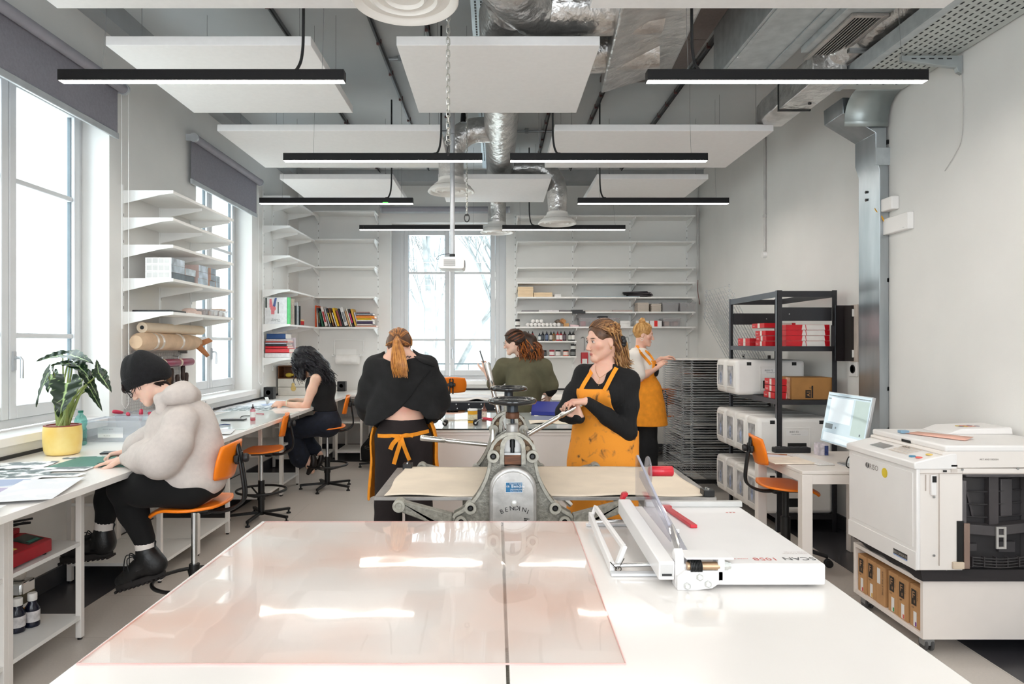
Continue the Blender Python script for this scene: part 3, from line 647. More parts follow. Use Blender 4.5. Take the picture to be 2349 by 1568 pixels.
tx=MB().text('The',(.185,-.0014,.045),(-1,0,0),(0,0,-1),.022).text('Business',(.14,-.0014,.05),(-1,0,0),(0,0,-1),.018).text('in Drawings',(.185,-.0014,.065),(-1,0,0),(0,0,-1),.02)
tx.build('cover_title',bookmat('#4c5a50'),t,smooth=0)
yy=8.35
for w_,h_,d_,c,lab in((.05,.24,.25,'#11131f','black book right of the green spine'),(.025,.26,.265,'#a8402e','red brown book beside the black one'),(.035,.27,.285,'#e9dcce','cream book in the corner row'),(.02,.32,.29,'#efe2d3','tall cream sheet folder in the corner row'),(.05,.24,.3,'#14201f','dark green black book in the corner row'),(.03,.28,.3,'#cfd4d6','pale tall book in the corner row'),(.03,.24,.305,'#a9b4b8','grey book in the corner row'),(.045,.245,.31,'#0c0c0e','black book at the right of the corner row')):
 lbook(yy,w_,h_,d_,c,lab,g,zc);yy+=w_+.012
z=zc
for h_,c,lab in((.014,'#2d6e78','teal book lying in the corner shelf'),(.05,'#d61f22','red block on the teal book'),(.02,'#e8c68c','yellow booklet on the red block'),):
 tag(MB().box(XL+.05,XL+.25,8.9,9.2,z,z+h_).build('book',bookmat(c),bevel=.002),lab,'book','books lying in the back left corner');z+=h_+.0005
z=1.376
for h_,x1,y0,c,lab in((.058,.345,8.27,'#e9e7e8','thick white book at the bottom of the corner stack'),(.05,.33,8.3,'#e8434a','pinkish red book in the corner stack'),(.03,.31,8.3,'#e02430','red book in the corner stack'),(.024,.3,8.3,'#23252b','black book in the corner stack'),(.018,.29,8.3,'#c9ccda','pale lilac book in the corner stack'),(.018,.31,8.3,'#dd6a62','salmon striped book in the corner stack'),(.024,.3,8.32,'#e6e4ea','white book with a black mark in the corner stack'),(.066,.27,8.35,'#1f4a85','thick blue book on top of the corner stack')):
 t=thing('book',lab,'book',(XL+.03,y0,z),group='stacked books in the back left corner',world=False)
 MB().box(0,x1-.04,0,.004,0,h_).box(0,x1-.04,0,.25,0,.003).box(0,x1-.04,0,.25,h_-.003,h_).build('cover',bookmat(c),t)
 MB().box(.002,x1-.045,.005,.246,.003,h_-.003).build('pages',pagem,t,smooth=0);z+=h_+.0006
t=tag(MB().box(XL+.1,XL+.3,8.6,8.64,1.377,1.62).build('folder',M('folder_lilac','#d9cfd6',.7),bevel=.002),'pale folder standing behind the corner stack','folder')
t=tag(MB().box(XL+.04,XL+.3,8.72,8.98,1.377,1.5).build('box',M('tan_box','#c98e74',.8),bevel=.002),'small tan box at the end of the lowest corner shelf','box')
# ---- items on the right back shelves
S5,S6,S7=2.1945,1.9905,1.7835
wood=M('plywood_pale','#ecd2ad',.6,var=.05,scale=12,stretch=(1,1,12))
def stack(name,x0,x1,z,hs,mt,lab,cat,grp,d=.2,ends=None):
 for i,h_ in enumerate(hs):
  j=rnd.uniform(-.004,.004)
  pos='%s of the stack'%('bottom' if i==0 else 'top' if i==len(hs)-1 else['','second from the bottom','third from the bottom','fourth from the bottom','fifth from the bottom'][i])
  pos=pos.replace(' of the stack','');tag(MB().box(x0+j,x1+j,YB-.3+j,YB-.3+d,z,z+h_).build(name,mt,bevel=.0015),lab%pos,cat,grp);z+=h_+.0006
stack('wood_block',.315,.525,S5,[.04,.045,.03,.025],wood,'pale plywood block, %s at the left end of the shelf','wood block','plywood blocks on the back shelf')
stack('wood_block',.533,.79,S5,[.032,.03],wood,'long pale plywood block, %s of two','wood block','plywood blocks on the back shelf')
stack('card_pack',.82,.91,S5,[.012,.012,.012],whitem,'small white card pack, %s beside the plywood','card pack','card packs on the back shelf',.15)
tag(MB().box(1.17,2.0,YB-.332,YB-.05,S5,S5+.008).build('card_sheet',M('blue_grey_card','#9fb1bb',.7)),'wide blue grey card sheet lying on the middle shelf','card sheet')
for i in range(9):
 rz=rnd.uniform(-.35,.35);c=(2.0+rnd.uniform(-.04,.04),YB-.2)
 o=MB().box(-.17,.17,-.1,.1,0,.006).build('paper_sheet',M('dark_print',['#2a2226','#51484b','#1c181b'][i%3])if False else M('dark_print_%d'%(i%3),['#2a2226','#6a6063','#1c181b'][i%3],.7));o.location=(c[0],c[1],S5+.009+i*.0075);o.rotation_euler=(0,rnd.uniform(-.02,.02),rz)
 tag(o,'dark print in the loose dark pile on the fifth shelf, '+['lowest of all','second from below','third from below','fourth from below','middle one','fourth from above','third from above','second from above','topmost one'][i],'print','dark prints on the back shelf')
flat=[(.36,.59,.016,'#7e767a','grey board at the left end of the sixth shelf'),(.6,.88,.022,'#d9d4d6','white folder with a dark line on the sixth shelf'),(.89,1.05,.02,'#6f686b','dark grey board left of the black box'),(1.24,1.62,.014,'#c9bcb4','long beige board right of the black box'),(1.63,1.9,.022,'#b9a7a1','pinkish board stack at the end of the middle bay')]
for x0,x1,h_,c,lab in flat:tag(MB().box(x0,x1,YB-.315,YB-.05,S6,S6+h_).build('board',bookmat(c),bevel=.0015),lab,'board','flat boards on the sixth shelf')
t=thing('black_portfolio','black flat box jutting over the edge of the sixth shelf','box',(1.1,YB-.2,S6))
MB().box(1.05,1.21,YB-.34,YB-.1,S6,S6+.024).build('upper_box',blackplas,t,bevel=.002);MB().box(1.06,1.24,YB-.375,YB-.335,S6-.03,S6+.003).build('front_flap',blackplas,t,bevel=.002)
papm=M('paper_stack','#d5c9bd',.9,var=.1,scale=30,stretch=(.3,.3,40))
for x0,x1,h_,lab in((1.975,2.13,.125,'taller beige paper stack on the sixth shelf of the right bay'),(2.165,2.3,.112,'beige paper stack left of the clear boxes')):
 b=MB()
 for i in range(9):j=rnd.uniform(-.005,.005);b.box(x0+j,x1+j,YB-.31+j,YB-.08,S6+i*h_/9,S6+(i+.93)*h_/9)
 tag(b.build('paper_stack',papm,bevel=.002),lab,'paper stack','paper stacks on the sixth shelf')
clearp=glass('clear_plastic','#f3f2f2',.06,.05,op=.22,opcol='#e9e8ea')
clearb=glass('milky_plastic','#f2f4f7',.06,.1,op=.16,opcol='#ffffff')
def bin_clear(x0,x1,y0,y1,z,h_,lab,grp,cat='plastic box',mt=None,flare=.012,name='plastic_box',fill=None):
 t=thing(name,lab,cat,((x0+x1)/2,(y0+y1)/2,z),group=grp);mt=mt or clearp;f=flare
 a=[(x0+f,y0+f),(x1-f,y0+f),(x1-f,y1-f),(x0+f,y1-f)];b=[(x0,y0),(x1,y0),(x1,y1),(x0,y1)]
 vs=[(*p,z)for p in a]+[(*p,z+h_)for p in b]
 MB().add(vs,[(0,3,2,1)]+[(i,(i+1)%4,4+(i+1)%4,4+i)for i in range(4)]).build('shell',mt,t,smooth=0,solid=.002)
 e=.006;r=MB()
 r.box(x0-e,x1+e,y0-e,y0,z+h_-.01,z+h_).box(x0-e,x1+e,y1,y1+e,z+h_-.01,z+h_).box(x0-e,x0,y0,y1,z+h_-.01,z+h_).box(x1,x1+e,y0,y1,z+h_-.01,z+h_)
 r.build('rim',mt,t,bevel=.002)
 if fill:
  for i,(fx,c)in enumerate(fill):
   xx=lerp(x0+.03,x1-.03,fx);tag(MB().box(xx-.035,xx+.035,y0+.03,y1-.03,z+.003,z+h_*.62).build('packet',bookmat(c),bevel=.01),'%s packet in the %s'%(['left','right','middle'][i],' '.join(lab.split()[:11])),'packet','packets in clear boxes')
 return t
for x0,x1,l in((2.315,2.54,'clear plastic box on the sixth shelf, left of the last pair'),(2.555,2.775,'clear plastic box at the right end of the sixth shelf')):bin_clear(x0,x1,YB-.33,YB-.06,S6,.125,l,'clear boxes on the back shelves')
# lowest big shelf
def jar(x,y,z,r,h_,label_c,lid_c,lab,name='ink_jar',cat='jar',grp='ink jars on the back wall',world=False,dark='#2a2626'):
 t=thing(name,lab,cat,(x,y,z),group=grp,world=False)
 MB().lathe([(r*.9,0),(r,.004),(r,h_*.78),(r*.9,h_*.8)],n=16).build('body',bookmat(dark),t)
 MB().lathe([(r*1.012,h_*.15),(r*1.012,h_*.7)],n=16).build('paper_label',bookmat(label_c),t)
 MB().lathe([(r*.95,h_*.8),(r*.97,h_*.82),(r*.97,h_),(0,h_)],n=16).build('lid',bookmat(lid_c),t)
 return t
jar(.305,YB-.3,S7,.033,.1,'#e8e6e2','#1b1b1b','white labelled jar with black lid at the left end of the seventh shelf')
k=0
rollm=M('roll_white','#f1efec',.6)
posn=['first','second','third','fourth','fifth','sixth','seventh','eighth','ninth']
for i in range(9):
 x=.445+i*.054+(0 if i<4 else.0)
 tag(MB().lathe([(0,-.002),(.018,0),(.0255,.006),(.0265,.012),(.0265,.24)],(x,YB-.32,S7+.0268),18,'Y').build('paper_roll',rollm,smooth=50),'white roll in the bottom layer of the roll pile, %s from the left'%posn[i],'roll','white rolls on the seventh shelf')
for i in range(3):
 tag(MB().lathe([(0,-.002),(.018,0),(.0255,.006),(.0265,.012),(.0265,.24)],(.52+i*.058,YB-.32,S7+.0268+.047),18,'Y').build('paper_roll',rollm,smooth=50),'white roll on top of the roll pile, %s from the left'%posn[i],'roll','white rolls on the seventh shelf')
o=tag(MB().box(-.03,.03,-.04,.04,0,.05).build('carton',bookmat('#c18a55'),bevel=.002),'small brown carton tilted beside the white rolls','box');o.location=(.925,YB-.27,S7+.055);o.rotation_euler=(0,.6,.3)
o=tag(MB().box(-.025,.025,-.05,.05,0,.05).build('carton',bookmat('#7f7266'),bevel=.002),'small grey carton behind the tilted brown one','box');o.location=(.885,YB-.16,S7+.05);o.rotation_euler=(0,-.5,.2)
o=tag(MB().box(.95,1.02,YB-.31,YB-.2,S7,S7+.045).build('carton',bookmat('#c99a62'),bevel=.002),'brown carton standing under the tilted one','box')
o=tag(MB().box(0,.13,0,.1,0,.03).build('paper_bag',bookmat('#e8ccd0'),bevel=.01),'pink and white paper bag lying on the seventh shelf','bag');o.location=(1.03,YB-.3,S7+.002);o.rotation_euler=(0,.12,-.1)
bin_clear(1.16,1.43,YB-.32,YB-.06,S7,.12,'clear box with red packets left of the woman with a black hair clip','clear boxes on the back shelves',fill=[(.15,'#c25a66'),(.8,'#8d8d99')])
bin_clear(1.45,1.72,YB-.32,YB-.06,S7,.12,'clear box with a black case lying on it','clear boxes on the back shelves',fill=[(.2,'#6e7493'),(.8,'#e5d8a8')])
tag(MB().box(1.44,1.57,YB-.25,YB-.1,S7+.121,S7+.145).build('black_case',blackplas,bevel=.003),'black case lying across a clear box','case')
tag(MB().box(1.73,1.87,YB-.31,YB-.1,S7,S7+.045).box(1.73,1.87,YB-.31,YB-.1,S7+.046,S7+.08).build('paper_stack',rollm,bevel=.002),'white paper stack left of the third rail','paper stack')
tag(MB().box(1.955,2.13,YB-.31,YB-.1,S7,S7+.08).build('carton',whitem,bevel=.002),'plain white carton on the seventh shelf of the right bay','box')
t=thing('carton','white carton with a red stripe on the seventh shelf','box',(2.2,YB-.2,S7));MB().box(2.145,2.31,YB-.31,YB-.1,S7,S7+.08).build('box_body',whitem,t,bevel=.002);MB().box(2.205,2.25,YB-.3115,YB-.0985,S7,S7+.081).build('red_stripe',bookmat('#e8261c'),t)
bin_clear(2.33,2.57,YB-.31,YB-.08,S7,.115,'clear box with pinkish packets on the seventh shelf','clear boxes on the back shelves',fill=[(.15,'#c79a86'),(.85,'#a87a74')])
# ink bottles and jars on the two small shelves
def bottle(x,z,r,h_,c,lc,lab,y=YB-.24):
 t=thing('ink_bottle',lab,'bottle',(x,y,z),group='ink bottles on the small shelf',world=False)
 MB().lathe([(r*.9,0),(r,.005),(r,h_*.62),(r*.85,h_*.7),(r*.45,h_*.75),(r*.45,h_*.78)],n=14).build('body',bookmat(c),t,smooth=60)
 MB().lathe([(r*1.012,h_*.14),(r*1.012,h_*.58)],n=14).build('paper_label',bookmat(lc),t)
 MB().lathe([(r*.5,h_*.77),(r*.5,h_*.84),(r*.25,h_*.88),(r*.18,h_),(0,h_)],n=12).build('cap',bookmat('#1a191b' if c!='#c22f38' else '#8d1f28'),t)
cols=[('#15501f','#3d8f55','green'),('#b02a34','#e9e6e2','red capped white labelled'),('#20344a','#dfe3e2','white labelled'),('#1b1e25','#50565e','grey labelled black'),('#142045','#6f7f9c','dark blue'),('#2a2a2e','#d9d2cb','pale labelled'),('#8a5a1c','#7d6b55','ochre'),('#c22f38','#f0eceb','white labelled red'),('#a5232d','#efeae8','second white labelled red'),('#3b1a26','#6e6068','plum'),('#1a1a1c','#d6d6ce','cream labelled black'),('#232326','#f0eee9','last black')]
xs=[.46,.515,.615,.66,.715,.775,.815,.868,.915,.965,1.04,1.085]
for(c,lc,l),x in zip(cols,xs):bottle(x,1.584,.023 if x<1 else.027,.135 if x!=.615 else.11,c,lc,l+' ink bottle on the upper small shelf')
for x,z,r,h_,lc,l,dk in((.6,1.373,.035,.08,'#d2cfc8','pale labelled ink jar at the left of the lower small shelf','#2b2b2b'),(.68,1.373,.035,.08,'#57595b','grey labelled ink jar on the lower small shelf','#2b2b2b'),(.79,1.373,.038,.085,'#efe9e6','red lidded white labelled ink jar','#b6444e'),(.875,1.373,.038,.082,'#efece8','white ink jar in the middle of the lower small shelf','#cfcac4'),(.985,1.373,.04,.085,'#f0ded6','orange banded white ink jar','#df6a4c'),(1.085,1.373,.04,.085,'#7c7f7e','black ink jar at the right end of the lower small shelf','#17181a')):
 jar(x,YB-.22,z,r,h_,lc,'#2a2a2c' if 'red' not in l else '#a83a46',l,dark=dk)
jar(1.09,YB-.22,1.459,.038,.08,'#d8d8d2','#1a1a1a','ink jar stacked on the black jar at the right end',dark='#222')if False else jar(1.09,YB-.22,1.459,.038,.08,'#d8d8d2','#1a1a1a','ink jar stacked on the black jar at the right end',dark='#222224')
jar(.6,YB-.22,1.454,.033,.07,'#d0d0cc','#1a1a1a','ink jar stacked on the pale jar at the left',dark='#222224')
# red handled hooks behind the women
for x,l in((1.27,'red handled tool hanging left of the woman with a black hair clip'),(1.9,'red handled tool hanging right of the woman with a black hair clip')):
 t=thing('hanging_tool',l,'tool',(x,YB-.04,1.3));px=x
 MB().tube(bez([(px-.05,YB-.03,1.62),(px-.02,YB-.05,1.64),(px,YB-.05,1.6),(px,YB-.04,1.45)],6),.004,6).build('hook',steel,t)
 MB().box(px-.05,px+.05,YB-.06,YB-.02,1.26,1.42).build('plastic_frame',M('tool_red','#c4262e',.4),t,bevel=.006)
 MB().box(px-.035,px+.035,YB-.064,YB-.058,1.2,1.33).build('insert',whitem,t)
 # items on shelves between left windows
def lbox(y0,y1,x1,z,h_,c,lab,dark='#5c646e',dep=.22,pattern=True):
 t=thing('tube_box',lab,'box',(XL+x1-.1,(y0+y1)/2,z),group='small boxes on the fourth left shelf')
 MB().box(XL+x1-dep,XL+x1,y0,y1,z,z+h_).build('carton',bookmat(c),t,bevel=.0015)
 MB().box(XL+x1-.0008,XL+x1+.001,y0+.001,y1-.001,z+.001,z+h_-.001).build('front_print',M('metal_print_'+dark[1:],dark,.3,.3,var=.3,scale=12),t,smooth=0)
 if pattern:
  for k in range(4):MB().box(XL+x1-dep+.012+k*(dep-.02)/4,XL+x1-dep+.005+(k+1)*(dep-.02)/4,y0-.0006,y0,z+.012,z+h_-.006).build('side_text',M('side_text_grey','#d3d2d0',.6),t,smooth=0)
zz=U1[3]+.0005
bx=[(5.2,5.42,.36,0,'#eceae8','#4b535d','white box at the bottom of the front box stack'),(5.2,5.42,.36,1,'#eceae8','#a9b3be','white box in the middle of the front box stack'),(5.2,5.42,.36,2,'#eceae8','#b4bcc6','white box on top of the front box stack'),(5.44,5.62,.35,0,'#cfc6c4','#414951','lower box of the second small stack'),(5.44,5.62,.36,1,'#d5cac7','#b9c2ca','upper box of the second small stack'),(5.66,5.86,.36,0,'#c7b6b2','#9aa5b1','bottom box of the third small stack'),(5.68,5.86,.36,1,'#d3bfba','#aab4c2','middle box of the third small stack'),(5.68,5.86,.36,2,'#d3bfba','#b7c0cc','top box of the third small stack'),(5.92,6.03,.35,0,'#d8b9a8','#7f8894','bottom box of the fourth small stack'),(5.92,6.03,.36,1,'#d8b9a8','#78818d','middle box of the fourth small stack'),(5.92,6.03,.36,2,'#d8b9a8','#6f7884','top box of the fourth small stack'),(6.05,6.14,.35,0,'#d8d0cc','#8a94a0','lower box at the far end of the fourth left shelf'),(6.05,6.14,.35,1,'#d8d0cc','#9aa5b0','upper box at the far end of the fourth left shelf')]
for y0,y1,x1,lv,c,dk,lab in bx:lbox(y0,y1,x1,zz+lv*.0545,.054,c,lab,dk,.2 if y0<5.3 else.16,y0<5.3)
zz=U1[4]+.0005
tag(MB().box(XL+.06,XL+.36,5.2,5.45,zz,zz+.016).build('paper_pad',blackplas,bevel=.004),'black flat pad at the near end of the lowest left shelf','pad')
tag(MB().box(XL+.1,XL+.37,5.46,5.6,zz,zz+.006).build('paper_sheet',rollm),'white sheets with a yellow one beside the black pad','paper')
tag(MB().box(XL+.12,XL+.3,5.47,5.6,zz+.0065,zz+.01).build('paper_sheet',bookmat('#e8d23a')),'yellow sheet on the lowest left shelf','paper')
o=tag(MB().box(XL+.18,XL+.36,5.62,5.74,zz,zz+.03).ball((XL+.28,5.68,zz+.035),(.06,.04,.02)).build('paper_bundle',bookmat('#dcc4ba'),bevel=.008),'crumpled pinkish paper bundle on the lowest left shelf','paper bundle')
for i,(y,c,l)in enumerate(((5.78,'#dfd2cb','pale'),(5.9,'#d8b9a4','tan'),(5.99,'#eae5df','white'),(6.1,'#ece6e0','second white'),(6.2,'#e3d2c4','cream'))):
 bin_clear(XL+.2,XL+.36,y,y+.085,zz,.055,l+' small clear box on the lowest left shelf','small clear boxes on the lowest left shelf',flare=.006)
 tag(MB().box(XL+.22,XL+.345,y+.012,y+.073,zz+.002,zz+.04).build('wood_chip',bookmat(c),bevel=.004),l+' block inside a small clear box','block','blocks in the small clear boxes')
tag(MB().box(XL+.24,XL+.34,6.22,6.3,zz+.058,zz+.075).build('wood_chip',bookmat('#e0c3ae')),'pinkish block lying on the farthest small clear box','block')
# paper rolls on the wall below
kraft=M('kraft_paper','#d8b99a',.8,var=.08,scale=8,bump=.5,bscale=9)
y0,y1=5.22,6.2
t=thing('paper_roll','thin cream paper roll lying on the brown one under the left shelves','paper roll',(XL+.1,5.7,1.66))
MB().tube([(XL+.1,5.27,1.672),(XL+.1,6.32,1.668)],.042,18).build('paper',M('cream_paper','#ead8c0',.8,var=.03),t);MB().lathe([(.016,-.001),(.016,.01)],(XL+.1,5.27,1.672),12,'Y').build('core',blackm,t)
t=thing('paper_roll','thick brown kraft paper roll with tape on the wall','paper roll',(XL+.1,5.7,1.56))
MB().tube([(XL+.11,5.16,1.56),(XL+.11,5.2,1.56),(XL+.11,5.3,1.565),(XL+.105,6.1,1.555),(XL+.1,6.25,1.56)],[.05,.068,.07,.068,.045],20).build('paper',kraft,t)
for y in(5.36,5.45,5.8):MB().lathe([(.0715,0),(.0715,.03)],(XL+.109,y,1.563),20,'Y').build('tape',M('clear_tape','#e6d9cd',.1,var=.05),t)
MB().add([(XL+.1,6.2,1.56),(XL+.16,6.35,1.60),(XL+.19,6.38,1.57),(XL+.14,6.24,1.52)],[(0,1,2,3)]).add([(XL+.1,6.15,1.53),(XL+.17,6.28,1.42),(XL+.2,6.28,1.44),(XL+.15,6.2,1.55)],[(0,1,2,3)]).build('torn_end',M('kraft_dark','#b87a4e',.8),t,solid=.004)
MB().box(XL+.001,XL+.08,5.3,5.32,1.46,1.49).box(XL+.001,XL+.08,6.08,6.1,1.46,1.49).build('wall_hook',steel,t)
# wire grid with rollers and gouges
t=thing('wire_grid','white wire grid hung with rollers and handles under the paper rolls','wire grid',(XL+.015,5.65,1.3))
g=MB()
for i in range(38):y=5.2+i*.025;g.tube([(XL+.016,y,1.02),(XL+.016,y,1.475)],.0018,4)
for i in range(19):z=1.02+i*.025;g.tube([(XL+.019,5.2,z),(XL+.019,6.125,z)],.0018,4)
g.build('mesh',M('grid_white','#c9c5c4',.4,.5),t)
for y in(5.21,6.11):
 for z in(1.05,1.45):MB().cyl((XL+.001,y,z),(XL+.016,y,z),.006,n=8).build('standoff',steel,t)
rub=M('roller_red','#b0303c',.35,var=.12,scale=9);rub2=M('roller_plum','#8d3350',.35,var=.1,scale=9)
def brayer(y0,y1,z,mt,lab):
 t=thing('ink_roller',lab,'roller',(XL+.08,(y0+y1)/2,z),group='rollers hung on the wire grid')
 MB().lathe([(.012,-.012),(.03,-.01),(.033,0),(.033,y1-y0-.02),(.03,y1-y0-.012),(.012,y1-y0-.01)],(XL+.085,y0+.012,z),22,'Y').build('rubber',mt,t,smooth=50)
 MB().lathe([(.026,-.018),(.036,-.016),(.036,-.002),(.026,0)],(XL+.085,y0+.008,z),20,'Y').build('end_ring',M('ring_cream','#d9c9b6',.5),t)
 MB().lathe([(.008,-.024),(.02,-.022),(.02,-.016)],(XL+.085,y0+.008,z),14,'Y').build('hub',steel,t)
 MB().tube([(XL+.085,y0-.008,z),(XL+.085,y0-.008,z+.05),(XL+.02,y0+.03,z+.055)],.004,6).build('bracket',steel,t)
for y0,y1,mt,l in((5.28,5.61,rub,'near'),(5.63,5.9,rub2,'middle'),(5.92,6.16,rub2,'far')):brayer(y0,y1,1.385,mt,l+' red roller in the upper row on the wire grid')
for y0,y1,mt,l in((5.60,5.72,rub,'near'),(5.73,5.95,rub2,'middle'),(5.97,6.22,rub,'far')):brayer(y0,y1,1.055,mt,l+' red roller in the lower row on the wire grid')
hand=M('handle_dark','#3b2a22',.5,var=.2,scale=14);hand2=M('handle_brown','#6a4526',.5,var=.2,scale=14)
for i,(y,z,mt,l)in enumerate(((5.37,1.27,hand2,'first from the near end'),(5.53,1.27,hand2,'second from the near end'),(5.62,1.22,hand,'third, half hidden by the beanie'),(5.7,1.25,hand,'fourth from the near end'),(5.81,1.21,hand2,'fifth, hanging lower'),(5.855,1.27,hand,'sixth, hanging higher'),(5.965,1.21,hand,'seventh, hanging low'),(6.07,1.29,hand,'eighth, hanging high'),(6.135,1.22,hand,'ninth at the far end'))):
 t=thing('tool_handle','dark wooden tool handle on the wire grid, '+l,'tool',(XL+.05,y,z),group='tools hung on the wire grid',world=False)
 MB().lathe([(.008,-.07),(.016,-.062),(.019,-.03),(.017,.0),(.02,.04),(.017,.062),(.008,.068)],n=12).build('grip',mt,t,smooth=60)
 MB().cyl((0,0,-.13),(0,0,-.07),.006,n=8).cyl((-.03,0,-.125),(.02,0,-.13),.004,n=6).build('shank',steel,t)
 # folding towel roll holder on the back wall
t=thing('roll_holder','white wall mounted rail with a paper roll beside the back window','roll holder',(-2.1,YB-.03,1.4))
a=at(768,805,YB-.02);b=at(834,805,YB-.02);zt=at(0,780,YB-.02).z;zb=at(0,808,YB-.02).z
MB().tube(bez([(a.x,YB-.03,zb-.03),(a.x,YB-.03,zt-.03),(a.x+.03,YB-.03,zt),(b.x-.03,YB-.03,zt),(b.x,YB-.03,zt-.03),(b.x,YB-.03,zb+.02)],6),.008,8).build('rail',whitemet,t)
MB().box(a.x+.02,b.x-.1,YB-.025,YB-.001,zb-.06,zb+.05).build('back_plate',whitemet,t)
for x in(a.x-.02,b.x-.02):MB().box(x-.012,x+.012,YB-.1,YB-.001,zb-.05,zb-.02).build('arm',whitemet,t,bevel=.004)
MB().cyl((a.x+.04,YB-.09,zb-.1),(b.x-.05,YB-.09,zb-.1),.07,n=24).build('towel_roll',M('tissue','#f2f0ed',.9),t);MB().cyl((a.x-.02,YB-.09,zb-.05),(b.x-.03,YB-.09,zb-.05),.01).build('spindle',whitemet,t)
# ================================================================ benches
BZ=.88
edgem=M('bench_edge','#ebe2db',.5,var=.02)
t=thing('worktop','long white worktop running under the left windows','worktop',(-2.4,5,0))
MB().box(XL+.004,-1.914,1.2,9.79,BZ-.032,BZ).build('top',laminate,t,bevel=.002)
MB().box(XL+.0005,XL+.014,1.2,9.79,BZ,BZ+.02).build('wall_gasket',M('gasket_dark','#2d2e30',.8),t,smooth=0)
t=thing('worktop','white worktop along the back wall under the back window','worktop',(0,9.3,0))
MB().box(-1.912,1.9,8.95,YB-.004,BZ-.032,BZ).build('top',laminate,t,bevel=.002)
MB().box(-1.912,1.9,YB-.014,YB-.0005,BZ,BZ+.025).build('wall_gasket',MATS['gasket_dark'],t,smooth=0)
legm=M('bench_leg_white','#ece7e2',.45,var=.015)
def unit(x0,x1,y0,y1,lab,mid=True,low=True):
 t=thing('bench_frame',lab,'bench frame',((x0+x1)/2,(y0+y1)/2,0),group='white frames under the worktops')
 for x in(x0,x1):
  for y in(y0,y1):
   MB().box(x-.015,x+.015,y-.015,y+.015,.012,BZ-.033).build('leg',legm,t,bevel=.002)
   MB().lathe([(.012,0),(.012,.012)],(x,y,0),10).build('foot',blackm,t)
 for z,on,nm in((.515,mid,'shelf'),(.128,low,'shelf')):
  if on:MB().box(x0-.012,x1+.012,y0-.012,y1+.012,z-.02,z).build(nm,shelfm,t,bevel=.001)
 r=MB()
 r.box(x0-.01,x1+.01,y0-.012,y0+.012,BZ-.06,BZ-.034).box(x0-.01,x1+.01,y1-.012,y1+.012,BZ-.06,BZ-.034);r.build('top_rail',legm,t)
xl0,xl1=-2.76,-2.18
unit(xl0,xl1,2.2,3.02,'white bench frame at the left edge of the picture')
unit(xl0,xl1,3.05,3.58,'white bench frame holding the red machine and bottles')
unit(xl0,xl1,4.43,4.96,'white bench frame behind the seated person in a beanie')
unit(xl0,xl1,4.99,5.55,'white bench frame left of the empty orange stool')
unit(xl0,xl1,6.32,6.93,'white bench frame behind the empty orange stool')
unit(xl0,xl1,6.96,7.5,'white bench frame by the knees of the curly haired person')
unit(xl0,xl1,8.5,9.2,'white bench frame in the far left corner')
unit(-2.1,-1.77,9.0,9.6,'white bench frame at the left end of the back worktop')
unit(.3,.9,9.0,9.6,'white bench frame under the back worktop right of the back window');unit(1.3,1.85,9.0,9.6,'white bench frame at the right end of the back worktop')
